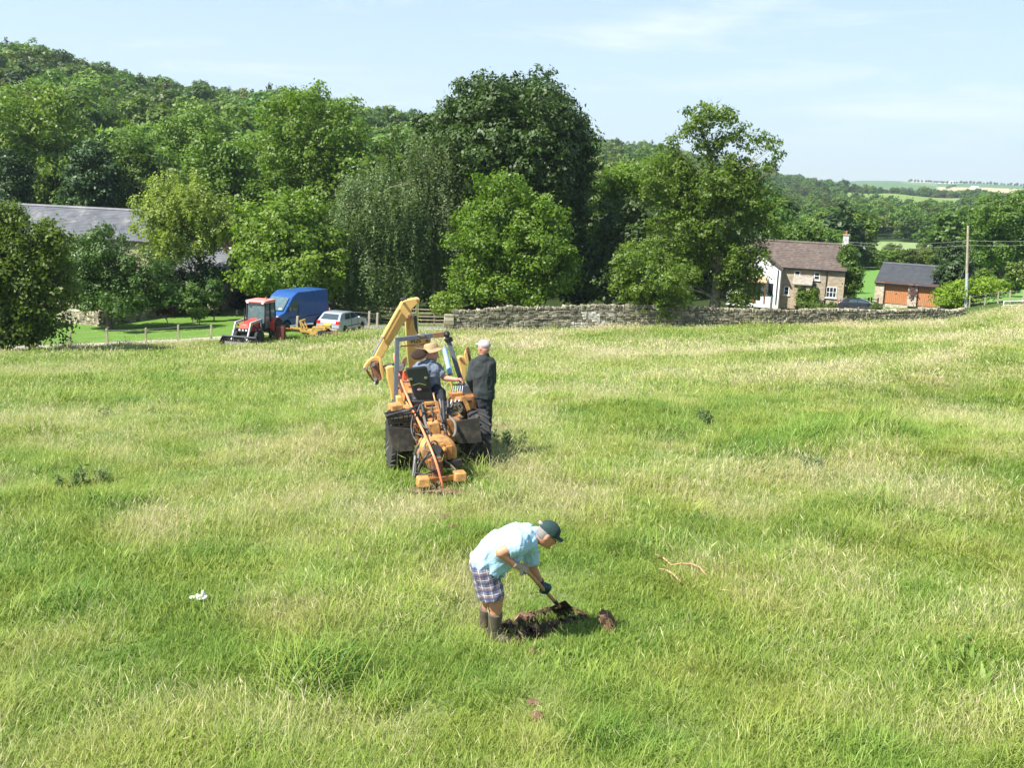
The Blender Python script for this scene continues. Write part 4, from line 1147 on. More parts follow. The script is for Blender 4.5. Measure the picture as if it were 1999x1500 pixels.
def window(t, x, z, w, h, y=0, cols=2, rows=2, frame=M_WPAINT, lab=None, ny=-1):
    f = MB(); d = .07
    f.box((x, y - .02, z + h / 2 - .03), (w, .05, .06)); f.box((x, y - .02, z - h / 2 + .03), (w, .05, .06))
    for s_ in (-1, 1): f.box((x + s_ * (w / 2 - .03), y - .02, z), (.06, .05, h - .12))
    for k in range(1, cols): f.box((x - w / 2 + w * k / cols, y - .024, z), (.05, .04, h - .12))
    for k in range(1, rows): f.box((x, y - .028, z - h / 2 + h * k / rows), (w - .12, .03, .04))
    f.box((x, y - .07, z - h / 2 - .05), (w + .2, .12, .07))
    o = f.build('window', frame, t, smooth=0)
    if lab: o['label'] = lab
    MB().box((x, y + .0, z), (w - .1, .03, h - .1)).build('pane', M_GLASS, o, smooth=0)
    return o

def build_buildings():
    # ---- stone house: origin at the foot of its right front corner, x runs along the front
    hx = xat(1643, 106, -6.5); O = Vector((hx, 106, gz(hx, 106) + .02)); rz = -R(20)
    eh, rh = P(1643, 526, 106).z - O.z, P(1645, 478, 108.8).z - O.z
    t = thing('stone_house', 'buff stone cottage with brown tiled roof and small white windows', 'house', O, rz)
    gable_block('wall', 'roof', t, -10.5, 0, 0, 6, eh, rh, M_HSTONE, M_TILE, courses=15)
    window(t, -1.15, 1.5, 1.0, 1.05, cols=3, rows=2); window(t, -2.65, eh - .8, .55, .78, cols=1); window(t, -4.55, eh - .8, .55, .78, cols=1); window(t, -5.45, 1.35, .5, .85, cols=1)
    MB().tube((-1.7, -.08, 0), (-1.7, -.08, eh - .15), .045).build('downpipe', M_BLACK, t)
    MB().bar((-6, -.3, eh - .17), (.1, -.3, eh - .17), .12, .1).build('gutter', M_BLACK, t, smooth=0)
    c = MB(); c.box((-.4, 3, rh + .35), (.55, .75, 1.3)); ch = c.build('chimney', M_LEAD, t, bevel=.02)
    MB().box((-.4, 3, rh + 1.04), (.67, .87, .12)).build('chimney_cap', M_STONE_B, ch)
    for dy in (-.18, .18): MB().tube((-.4, 3 + dy, rh + 1.08), (-.4, 3 + dy, rh + 1.42), .12, .10).build('chimney_pot', M_RED, ch)
    MB().box((-.4, 2.61, rh), (.59, .03, .5)).build('flashing', M_WPAINT, ch)
    p = MB(); p.box((-3.9, -.5, 1.1), (1.5, 1.0, 2.2)); po = p.build('porch', M_HSTONE, t, smooth=0)
    MB().prism([(-4.85, -1.2, 2.1), (-4.85, 0, 2.85), (-4.85, 0, 2.95), (-4.85, -1.2, 2.2)], (1.9, 0, 0)).build('porch_roof', M_GREYTILE, po, smooth=0)
    MB().box((-3.9, -1.02, 1.0), (.8, .06, 1.95)).build('porch_shade_panel', M_BLACK, po, smooth=0)  # solid black panel, painted shade for the inside of the porch
    la = MB(); la.bar((-2.7, 0, 2.2), (-2.7, -.4, 2.35), .03, .03); la.box((-2.7, -.4, 2.12), (.2, .2, .3), taper=1.3); la.build('wall_lantern', M_BLACK, t)
    # ---- white gabled wing projecting from its left end (ridge runs front to back)
    w = MB(); x0, x1, yf = -11.2, -6.05, -1.1; xm = (x0 + x1) / 2
    cr = O + Vector((math.cos(rz) * xm - math.sin(rz) * yf, math.sin(rz) * xm + math.cos(rz) * yf, 0))
    za = P(1462, 487, cr.y).z - O.z; ze = P(1513, 524, 107.5).z - O.z
    w.prism([(x0, yf, -.4), (x1, yf, -.4), (x1, yf, ze), (xm, yf, za), (x0, yf, ze)], (0, 4.8, 0)); wg = w.build('gable_wing', M_WHITE, t, smooth=0)
    for s_ in (-1, 1):
        r = MB(); ex = x1 + .2 if s_ > 0 else x0 - .2; sl_ = (za - ze) / (x1 - xm)
        r.prism([(xm, yf - .25, za + .02), (ex, yf - .25, za - abs(ex - xm) * sl_ + .02), (ex, yf - .25, za - abs(ex - xm) * sl_ + .14), (xm, yf - .25, za + .14)], (0, 5.2, 0)); r.build('wing_roof', M_TILE, wg, smooth=0)
    window(t, xm, za - 1.5, .7, .7, y=yf - .01, cols=2, rows=1); window(t, x0 + 1.0, 1.4, .9, 1.0, y=yf - .01)
    MB().box((xm - .1, yf - .02, 1.0), (.9, .06, 2.0)).build('door', M_BROWN, t, bevel=.01)
    for x in (xm - .85, xm + .6): MB().box((x, yf - .015, 1.15), (.36, .05, 1.7)).build('side_window', M_GLASS, t)
    MB().box((x1 - .85, yf - .02, 1.45), (.45, .05, 1.2)).build('side_window', M_GLASS, t)
    MB().prism([(xm - 1.3, yf - .95, 2.1), (xm - 1.3, yf, 2.5), (xm - 1.3, yf, 2.6), (xm - 1.3, yf - .95, 2.2)], (2.7, 0, 0)).build('canopy', M_ROOFBUFF, t, smooth=0)
    for x in (xm - 1.2, xm + 1.3): MB().box((x, yf - .85, 1.05), (.14, .14, 2.1)).build('canopy_post', M_BROWN, t)
    MB().tube((x1 - .25, yf - .07, 0), (x1 - .25, yf - .07, ze - .1), .045).build('downpipe', M_BLACK, t)
    # ---- garage
    gx = xat(1834, 103, -5.8); O = Vector((gx, 103, gz(gx, 103) + .03)); rz = -R(30)
    eh, rh = P(1832, 560, 103).z - O.z + .15, P(1838, 522, 105.6).z - O.z
    t = thing('garage', 'stone garage with dark slate roof and two orange-brown board doors', 'garage', O, rz)
    X = [-6.15, -5.3, -3.05, -2.2, -.1, 0]
    gable_block('wall', 'roof', t, X[0], 0, .25, 5.8, eh, rh, M_GSTONE, M_SLATE_D, over=.45, courses=22)
    for xa, xb in ((X[0], X[1]), (X[2], X[3]), (X[4], 0)):
        MB().box(((xa + xb) / 2, .1, eh / 2 - .1), (xb - xa, .35, eh - .05)).build('pier', M_GSTONE, t, smooth=0)
    for xa, xb in ((X[1], X[2]), (X[3], X[4])):
        nb = 12; w_ = (xb - xa - .1) / nb
        d = MB().box(((xa + xb) / 2, .24, 1.06), (xb - xa, .03, 2.12)).build('garage_door', M_BROWN, t, smooth=0)
        for k in range(nb):
            MB().box((xa + .05 + w_ * (k + .5), .21, 1.05), (w_ * .93, .03, 2.06)).build('door_board', M_ORANGE, d, bevel=.006)
        MB().box(((xa + xb) / 2, .18, 1.0), (.12, .04, .06)).build('handle', M_BLACK, d)
    MB().box((X[0] / 2, .0, eh - .12), (-X[0], .12, .16)).build('lintel_board', M_BROWN, t, smooth=0)
    MB().bar((X[0] - .1, -.24, eh - .22), (.1, -.24, eh - .22), .1, .1).build('gutter', M_BLACK, t, smooth=0)
    rr = np.random.default_rng(3); cen = np.array([(X[2] + X[3]) / 2, -.14, 1.25]) + rr.normal(0, 1, (260, 3)) * np.array([.16, .05, .3])
    V, F = leaf_quads(cen, np.tile([0, -1., .3], (260, 1)), rr.uniform(.06, .12, 260), rr)
    tag(link('climbing_rose', np_mesh('climbing_rose', V, F, np.repeat(rr.random(260), 4)), LM['plum'], t), kind='stuff')
    # ---- long slate-roofed barn, left
    bx = xat(292, 87.5, -6); O = Vector((bx, 87.5, gz(bx, 87.5))); rz = -R(12)
    eh, rh = P(254, 466, 88).z - O.z, P(262, 412, 91).z - O.z
    t = thing('barn', 'long stone barn with a blue-grey slate roof behind the garden trees', 'barn', O, rz)
    gable_block('wall', 'roof', t, -22, 0, 0, 7, eh, rh, M_HSTONE, M_SLATE, courses=20, ridge_m=M_SLATE)
    for x in (-3, -7, -12, -17): window(t, x, eh - 1.1, 1.0, 1.0)
    MB().box((-5, -.03, 1.1), (1.1, .08, 2.2)).build('door', M_BROWN, t)
    MB().bar((-22, -.3, eh - .2), (.1, -.3, eh - .2), .12, .1).build('gutter', M_BLACK, t, smooth=0)
    # ---- small outbuilding
    ox = xat(431, 88, -6.5); O = Vector((ox, 88, gz(ox, 88))); rz = -R(8)
    eh, rh = P(425, 529, 88).z - O.z, P(430, 485, 90.2).z - O.z
    t = thing('outbuilding', 'small brick and stone outbuilding with slate roof and pale ridge behind the yellow-green tree', 'outbuilding', O, rz)
    gable_block('wall', 'roof', t, -4.6, 0, 0, 4.4, eh, rh, M_HSTONE, M_SLATE, courses=12, ridge_m=M_LEAD, over=.3)
    MB().box((-.25, -.03, eh / 2), (.56, .08, eh)).build('brick_corner', M_RED, t); MB().box((-3, -.03, 1.1), (.95, .08, 2.1)).build('door', M_BROWN, t)
    # ---- far farm buildings on the skyline
    g = 'pale farm buildings on the far skyline'
    for px, w_, lab in ((1800, 60, 'long pale farm shed on the far skyline, its left end'), (1836, 34, 'middle pale farm building on the far skyline'), (1862, 22, 'smallest pale farm building on the far skyline, right of the others'), (1905, 16, 'pale farmhouse below the skyline at the edge of the tan field')):
        y = 3350 if px != 1905 else 2560
        p = gat(px, y); t = thing('farm_building', lab, 'farm building', p, 0, g)
        gable_block('wall', 'roof', t, -w_ / 2, w_ / 2, 0, 14, 5, 8.5, M_WHITE, M_TILE if px == 1836 else M_LEAD, over=.5, courses=2)

# ================================================================ fences, gate, pole
def post_obj(p, h, w, t, m=M_POST, tilt=(0, 0), name='post'):
    mb = MB().box((0, 0, h / 2 - .15), (w, w * .9, h + .3)); mb.v = [(a + tilt[0] * c, b + tilt[1] * c, c) for a, b, c in mb.v]
    mb.xf(Matrix.Translation(p)); return mb.build(name, m, t, bevel=w * .12, smooth=0)

def wire_fence(label, spots, h, w, seed, wires=3, m=M_POST, group=None):
    rng = random.Random(seed); base = Vector(spots[0]); t = thing('wire_fence', label, 'fence', base, 0, group)
    tops = []
    for p in spots:
        p = Vector(p); tl = (rng.uniform(-.05, .05), rng.uniform(-.05, .05)); hh = h * rng.uniform(.93, 1.06)
        post_obj(p - base, hh, w, t, m, tl); tops.append((p - base, tl))
    for k in range(wires):
        z = h * (.9 - .3 * k); pts = []
        for (a, ta), (b, tb) in zip(tops, tops[1:]):
            for f in (0, .5): 
                q = a.lerp(b, f); pts.append(q + Vector((0, 0, z - .03 * (f > 0))))
        pts.append(tops[-1][0] + Vector((0, 0, z)))
        MB().path(pts, .006, 4).build('wire', M_LEAD, t)
    return t

def rail_fence(label, a, b, n_post, rails, h, w=.1, rail_h=.09, m=M_RAIL, seed=1):
    rng = random.Random(seed); base = Vector(a); t = thing('rail_fence', label, 'fence', base)
    P_ = []
    for k in range(n_post):
        q = Vector(a).lerp(Vector(b), k / (n_post - 1)); q.z = gz(q.x, q.y); P_.append(q - base); post_obj(P_[-1], h * 1.06, w, t, m)
    d = (P_[-1] - P_[0]).normalized(); off = Vector((d.y, -d.x, 0)).normalized() * (w * .5 + .016)
    for k in range(n_post - 1):
        for r_ in range(rails):
            z = h * (r_ + .7) / rails
            MB().bar(P_[k] + off + Vector((0, 0, z + rng.uniform(-.02, .02))) + d * .004, P_[k + 1] + off + Vector((0, 0, z + rng.uniform(-.02, .02))) - d * .004, .03, rail_h).build('rail', m, t, smooth=0)
    return t

def build_fences():
    wire_fence('thin posts and wire along the path in front of the mown lawn', [gat(-40, 60), gat(67, 62.2), gat(137, 63.6), gat(210, 64.6), gat(285, 65.6), gat(348, 66.8), gat(412, 68.2)], 1.02, .11, 1)
    wire_fence('short row of posts behind the silver hatchback by the drive', [gat(579, 72.5), gat(643, 80), gat(720, 75.0), gat(736, 73.6)], 1.15, .15, 2)
    wire_fence('thin posts and wire on the bank right of the telegraph pole', [gat(1892, 91.5), gat(1922, 91.5), gat(1948, 91), gat(1971, 90.5), gat(1996, 90), gat(2030, 89.5)], 1.05, .1, 3)
    wire_fence('sparse thin posts along the drive just beyond the right half of the stone wall', [gat(1566, 86), gat(1585, 86.4), gat(1612, 87), gat(1648, 88), gat(1674, 89), gat(1722, 90), gat(1746, 90.5), gat(1800, 91.5), gat(1860, 93)], 1.0, .07, 4, wires=1)
    rail_fence('five-rail paddock fence in deep shade behind the drive', gat(640, 87), gat(885, 80.5), 8, 5, 1.35, seed=5)
    rail_fence('wooden rail fence glimpsed under the trees behind the stone wall', gat(930, 83), gat(1210, 86), 8, 3, 1.3, seed=6)
    rail_fence('dark rail fence in front of the white gable', gat(1452, 93), gat(1530, 95), 4, 2, 1.0, m=M_BLACK, seed=7)
    # field gate
    a, b = gat(1652, 103.5), gat(1694, 103); t = thing('field_gate', 'black five-bar field gate between stone house and garage', 'gate', a)
    d = b - a; d.z = 0
    for s_, nm in ((0, 'gate_post'), (1, 'gate_post')): post_obj(Vector(d) * s_, 1.35, .16, t, M_BLACK, name=nm)
    for k in range(5): MB().bar(Vector((0, 0, .25 + .24 * k)) + d * .04, Vector((0, 0, .25 + .24 * k)) + d * .96, .03, .07).build('bar', M_BLACK, t, smooth=0)
    MB().bar(Vector((0, -.04, .25)) + d * .06, Vector((0, -.04, 1.2)) + d * .5, .03, .07).build('brace', M_BLACK, t, smooth=0)
    MB().bar(Vector((0, -.04, 1.2)) + d * .5, Vector((0, -.04, .25)) + d * .94, .03, .07).build('brace', M_BLACK, t, smooth=0)
    a, b = gat(1699, 102.8), gat(1712, 102.4); t = thing('side_gate', 'narrow black slatted gate beside the left garage pier', 'gate', a); d = b - a; d.z = 0
    for k in range(4): MB().bar(Vector((0, 0, .3 + .25 * k)), Vector((0, 0, .3 + .25 * k)) + d, .03, .08).build('bar', M_BLACK, t, smooth=0)
    for s_ in (0, 1): post_obj(Vector(d) * s_, 1.25, .12, t, M_BLACK)
    # white hurdle in the grass at the right edge
    a, b = gat(1958, 85), gat(2040, 84.6); t = thing('white_hurdle', 'low white rail standing in the grass at the right edge', 'hurdle', a); d = b - a
    MB().bar(Vector((0, 0, .62)), d + Vector((0, 0, .6)), .05, .07).build('rail', M_WPAINT, t, smooth=0); MB().bar(Vector((0, 0, .3)), d + Vector((0, 0, .28)), .04, .05).build('rail', M_WPAINT, t, smooth=0)
    for f in (0, .5, 1): MB().box(Vector((0, 0, .3)) + d * f, (.06, .06, .7)).build('leg', M_WPAINT, t, smooth=0)
    # telegraph pole and wires
    p = gat(1886, 92); top = P(1890, 440, 92).z - p.z
    t = thing('telegraph_pole', 'tall wooden telegraph pole with a grey-sleeved foot beside the golden hedge', 'pole', p)
    lx = P(1890, 440, 92).x - p.x; MB().tube((0, 0, -.2), (lx, 0, top), .13, .09, 12).build('pole', M_POST, t); MB().tube((0, 0, 0), (lx * .42, 0, top * .42), .15, .125, 12).build('sleeve', mat('grey_steel_sleeve', (.42, .45, .46), .5, .2), t)
    MB().bar((lx * .82 - .25, 0, top * .82), (lx * .82 + .3, 0, top * .82), .07, .07).build('cross_arm', M_POST, t, smooth=0)
    hc = Vector((xat(1645, 108.5, 0) - .3, 108.8, P(1645, 470, 108.8).z))
    for k, (zz, lb) in enumerate(((.82, 'upper thin wire running from the chimney past the telegraph pole'), (.76, 'lower thin wire running from the chimney past the telegraph pole'))):
        A = hc + Vector((0, 0, -.25 * k)); B = p + Vector((lx * .82, 0, top * zz)); Cc = P(2120, 462 + 6 * k, 86)
        pts = [A.lerp(B, f) + Vector((0, 0, -.35 * math.sin(math.pi * f))) for f in np.linspace(0, 1, 8)] + [B.lerp(Cc, f) + Vector((0, 0, -.2 * math.sin(math.pi * f))) for f in np.linspace(0, 1, 6)[1:]]
        o = MB().path([q - A for q in pts], .008, 4).build('overhead_wire', M_LEAD); o.location = A; tag(o, lb, 'wire', 'overhead wires')
    q = P(1864, 570, 94); o = MB().path([(0, 0, 0), (p + Vector((0, 0, top * .74))) - q], .012, 4).build('stay_wire', M_LEAD); o.location = q; tag(o, 'slanting stay wire in front of the columnar conifer', 'wire')
    p = gat(1548, 230); t = tag(MB().tube((0, 0, 0), (0, 0, 7.5), .15, .1).build('distant_pole', M_POST), 'far small wooden pole above the house roof ridge', 'pole'); t.location = p
build_walls()
build_buildings()
build_fences()
# ================================================================ paints
M_BLUE = mat('blue_van_paint', (.014, .072, .25), .35, var=.06, coat=.4, dirt=(.06, .12, .25), dirt_amt=.15)
M_SILVER = mat('silver_car_paint', (.46, .50, .54), .3, metal=.35, var=.04, coat=.5)
M_TRED = mat('tractor_red', (.55, .055, .03), .4, var=.12, coat=.2, dirt=(.3, .15, .1), dirt_amt=.2)
M_TROOF = mat('faded_red_roof', (.72, .24, .22), .5, var=.08)
M_YELP = mat('sun_bleached_yellow', (.62, .40, .125), .5, var=.08, scale=4, dirt=(.42, .25, .09), dirt_amt=.2)
M_YEL = mat('machine_yellow', (.56, .285, .080), .6, var=.25, scale=8, dirt=(.15, .085, .045), dirt_amt=.5)
M_YEL2 = mat('rusty_yellow', (.42, .18, .045), .6, var=.2, scale=6, dirt=(.16, .07, .03), dirt_amt=.5)
M_YTR = mat('trailer_yellow', (.44, .28, .06), .6, var=.2, scale=5, dirt=(.22, .12, .05), dirt_amt=.35)
M_TYRE = mat('tyre_rubber', (.030, .030, .030), .85, var=.3, scale=10, dirt=(.12, .10, .07), dirt_amt=.2)
M_DARK = mat('dark_greasy_metal', (.020, .020, .020), .55, var=.4, scale=12)
M_STEEL = mat('worn_steel', (.30, .29, .27), .4, metal=.7, var=.3, scale=14, dirt=(.16, .09, .05), dirt_amt=.3)
M_CHROME = mat('bright_rod', (.75, .76, .78), .15, metal=1.0, var=.03)
M_RUST = mat('rusty_brown_metal', (.20, .095, .055), .8, var=.35, scale=10, bump=.3)
M_GREY = mat('slate_grey_frame_paint', (.085, .10, .12), .5, var=.12, dirt=(.14, .13, .12), dirt_amt=.15)
M_LBLUE = mat('pale_blue_sleeve', (.26, .42, .62), .45, var=.2, scale=6)
M_SHIELD = mat('muddy_rubber_flap', (.034, .030, .024), .85, var=.3, scale=6, dirt=(.13, .11, .08), dirt_amt=.4)
M_HOSE = mat('black_hose', (.022, .022, .022), .45, var=.3, dirt=(.16, .15, .13), dirt_amt=.35)
M_HOSE_G = mat('worn_grey_hose', (.14, .13, .11), .7, var=.4, scale=14)
M_ORPIPE = mat('orange_pipe', (.78, .26, .12), .4, var=.12, scale=4)
M_TINT = mat('tinted_glass', (.045, .065, .07), .05, var=.1, spec=.9)
M_CABGL = mat('cab_glass', (.09, .14, .15), .06, var=.2, spec=.8)
M_LAMP_R = mat('red_lamp', (.55, .02, .02), .25)
M_LAMP_W = mat('clear_lamp', (.75, .75, .72), .15)
M_PLATE = mat('yellow_plate', (.75, .62, .10), .5)
M_SEAT = mat('dark_green_seat_shell', (.012, .017, .014), .45, var=.2)
M_STICK = mat('pink_sticker', (.60, .35, .36), .6)

def wheel(t, c, r, w, rim_r, rim_m, lugs=0, ax='y', name='wheel', side=1):
    """wheel > tyre on an empty hub mesh; axis along local y"""
    tb = MB(); hw = w / 2
    tb.lathe([(rim_r, -hw * .8), (r * .93, -hw), (r, -hw * .72), (r, hw * .72), (r * .93, hw), (rim_r, hw * .8)], axis='y', n=28)
    if lugs:
        for k in range(lugs):
            for sgn in (-1, 1):
                a = 2 * math.pi * (k + (.5 if sgn > 0 else 0)) / lugs; a2 = a + .55 * 2 * math.pi / lugs * 1.6
                p0 = Vector((r * math.cos(a) * 1.02, sgn * w * .02, r * math.sin(a) * 1.02)); p1 = Vector((r * math.cos(a2) * 1.0, sgn * w * .50, r * math.sin(a2) * 1.0))
                tb.bar(p0, p1, w * .13, r * .09, up=(p0 + p1).normalized())
    rb = MB(); rb.lathe([(rim_r * 1.01, -hw * .55), (rim_r * 1.01, hw * .55), (rim_r * .55, hw * .35), (rim_r * .3, hw * .5), (rim_r * .3, -hw * .5), (rim_r * .55, -hw * .35)], axis='y', n=20)
    o = rb.build(name, rim_m, t); o.location = c
    tb.build('tyre', M_TYRE, o)
    return o

def side_prism(prof, y0, y1, inset_top=0.0, ztop=None, zmid=None):
    """side outline (x, z) between y0 and y1; points above zmid lean in"""
    V = []
    for yy, sg in ((y0, 1), (y1, -1)):
        for x, z in prof:
            k = 0 if zmid is None or z <= zmid else (z - zmid) / (ztop - zmid)
            V.append((x, yy + sg * inset_top * k, z))
    n = len(prof)
    return V, [tuple(range(n - 1, -1, -1)), tuple(range(n, 2 * n))] + [(k, (k + 1) % n, (k + 1) % n + n, k + n) for k in range(n)]

def arch(x0, r, zb, n=7):
    return [(x0 + r * math.cos(a), zb + r * math.sin(a)) for a in np.linspace(math.pi, 0, n)]

def build_van():
    p = gat(572, 75.0); t = thing('blue_van', 'tall dark blue panel van parked behind the red tractor', 'van', p, math.atan2(-.86, -.51))
    t.scale = (1.07, 1.07, 1.04); L, Wd = 5.0, 2.0; xr, xf = -2.4, 2.5
    prof = [(xr, .45)] + [(x, z) for x, z in [(q[0], q[1]) for q in arch(-1.45, .40, .42)]] + arch(1.65, .40, .42) + [(xf, .42), (xf, .80), (2.42, 1.12), (1.85, 1.32), (1.05, 2.30), (.55, 2.58), (-2.35, 2.62), (xr, 2.45)]
    V, F = side_prism(prof, -Wd / 2, Wd / 2, .10, 2.62, 1.1)
    MB().add(V, F).build('body', M_BLUE, t, bevel=.05)
    # windscreen lies on the slope of the nose
    ws = MB().add([(1.83, -.80, 1.40), (1.83, .80, 1.40), (1.16, .74, 2.20), (1.16, -.74, 2.20), (1.88, -.80, 1.42), (1.88, .80, 1.42), (1.21, .74, 2.22), (1.21, -.74, 2.22)], [(0, 1, 2, 3), (7, 6, 5, 4), (0, 4, 5, 1), (1, 5, 6, 2), (2, 6, 7, 3), (3, 7, 4, 0)]); ws.build('windscreen', M_CABGL, t, smooth=0)
    MB().box((1.80, .55, 1.50), (.05, .2, .14), Euler((0, -.95, 0)).to_matrix()).build('permit', M_WPAINT, t)
    for s_ in (-1, 1):
        MB().prism([(1.50, s_ * .975, 1.38), (1.02, s_ * .945, 1.98), (.62, s_ * .945, 2.0), (.62, s_ * .985, 1.38)], (0, s_ * .012, 0)).build('side_window', M_TINT, t, smooth=0)
        MB().box((1.45, s_ * 1.14, 1.45), (.1, .2, .26)).build('mirror', M_DARK, t, bevel=.02)
        MB().box((2.47, s_ * .76, .98), (.06, .3, .22)).build('headlight', M_LAMP_W, t, bevel=.02)
        MB().box((xr - .01, s_ * .9, 1.2), (.05, .13, .5)).build('tail_light', M_LAMP_R, t, bevel=.01)
        MB().box((-.4, s_ * 1.0, .95), (3.9, .02, .07)).build('side_strip', M_DARK, t, smooth=0)
        MB().box((.55, s_ * .988, 1.1), (.012, .015, 1.5)).build('door_seam', M_DARK, t, smooth=0)
        for x in (-1.45, 1.65): wheel(t, (x, s_ * .86, .34), .34, .22, .2, M_STEEL)
    MB().box((2.5, 0, .58), (.12, 1.9, .28)).build('bumper', M_DARK, t, bevel=.03); MB().box((2.505, 0, .92), (.04, 1.0, .14)).build('grille', M_DARK, t)
    MB().box((xr - .02, 0, .55), (.1, 1.9, .16)).build('bumper', M_DARK, t, bevel=.02)

def build_car(px, y, heading, paint, name, label, roof=1.44, scale=1.0):
    p = gat(px, y); t = thing(name, label, 'car', p, math.atan2(heading[1], heading[0]))
    xr, xf = -2.03, 2.07; Wd = 1.72
    prof = [(xr + .02, .32)] + arch(-1.25, .34, .30) + arch(1.3, .34, .30) + [(xf - .05, .28), (xf, .48), (xf - .03, .66), (1.65, .82), (.98, .94), (-1.86, 1.0), (xr, .88), (xr - .03, .5)]
    V, F = side_prism(prof, -Wd / 2, Wd / 2, .06, 1.0, .6); MB().add(V, F).build('body', paint, t, bevel=.04)
    cab = [(.98, .92), (.25, roof - .06), (.0, roof - .01), (-1.15, roof), (-1.45, roof - .05), (-1.93, .96)]
    V, F = side_prism(cab, -Wd / 2 + .05, Wd / 2 - .05, .16, roof, .92); MB().add(V, F).build('cabin', paint, t, bevel=.035)
    # glass
    def gl_(pts, th=.012, nm='window'):
        pts = [Vector(q) for q in pts]; n_ = (pts[1] - pts[0]).cross(pts[2] - pts[1]).normalized()
        MB().prism([q + n_ * .004 for q in pts], n_ * th).build(nm, M_TINT, t, smooth=0)
    yt = lambda z: Wd / 2 - .05 - .16 * (z - .92) / (roof - .92)
    for s_ in (1, -1):
        za, zb = 1.0, roof - .1
        a = [(.72, s_ * yt(za), za), (.18, s_ * yt(zb), zb), (-.28, s_ * yt(zb), zb), (-.30, s_ * yt(za), za)]
        b = [(-.38, s_ * yt(za), za), (-.36, s_ * yt(zb), zb), (-.98, s_ * yt(zb), zb), (-1.12, s_ * yt(za), za)]
        for q in (a, b): gl_(q if s_ < 0 else q[::-1])
    # order so that the normal points out
    z0, z1 = 1.02, roof - .1
    xb = lambda z: -1.93 + (z - .96) / (roof - .05 - .96) * .48
    gl_([(xb(z0), .62, z0), (xb(z1), .52, z1), (xb(z1), -.52, z1), (xb(z0), -.62, z0)][::-1] if False else [(xb(z0), -.62, z0), (xb(z0), .62, z0), (xb(z1), .52, z1), (xb(z1), -.52, z1)][::-1], nm='rear_window')
    xfw = lambda z: .98 - (z - .92) / (roof - .06 - .92) * .73
    gl_([(xfw(z0), -.64, z0), (xfw(z0), .64, z0), (xfw(z1), .53, z1), (xfw(z1), -.53, z1)], nm='windscreen')
    for s_ in (-1, 1):
        MB().box((xr + .02, s_ * .68, .84), (.08, .27, .24)).build('tail_light', M_LAMP_R, t, bevel=.03)
        MB().box((xf - .06, s_ * .62, .64), (.1, .32, .15)).build('headlight', M_LAMP_W, t, bevel=.03)
        MB().box((.62, s_ * .92, 1.0), (.12, .16, .12)).build('mirror', paint, t, bevel=.03)
        MB().box((0, s_ * (Wd / 2 + .002), .55), (1.75, .02, .05)).build('side_strip', M_DARK, t, smooth=0)
        for x in (-.34, .62 if s_ else 0): MB().box((x, s_ * (Wd / 2 - .004), .68), (.012, .014, .5)).build('door_seam', M_DARK, t, smooth=0)
        for x in (-1.25, 1.3): wheel(t, (x, s_ * .74, .30), .30, .19, .19, M_STEEL)
    MB().box((xr - .035, 0, .44), (.12, 1.62, .24)).build('bumper', paint, t, bevel=.04); MB().box((xf - .0, 0, .40), (.12, 1.6, .2)).build('bumper', paint, t, bevel=.04)
    MB().box((xr - .10, 0, .53), (.02, 1.55, .035)).build('bumper_strip', M_DARK, t, smooth=0)
    MB().box((xr - .03, 0, .74), (.02, .52, .11)).build('number_plate', M_PLATE, t, smooth=0)
    return t

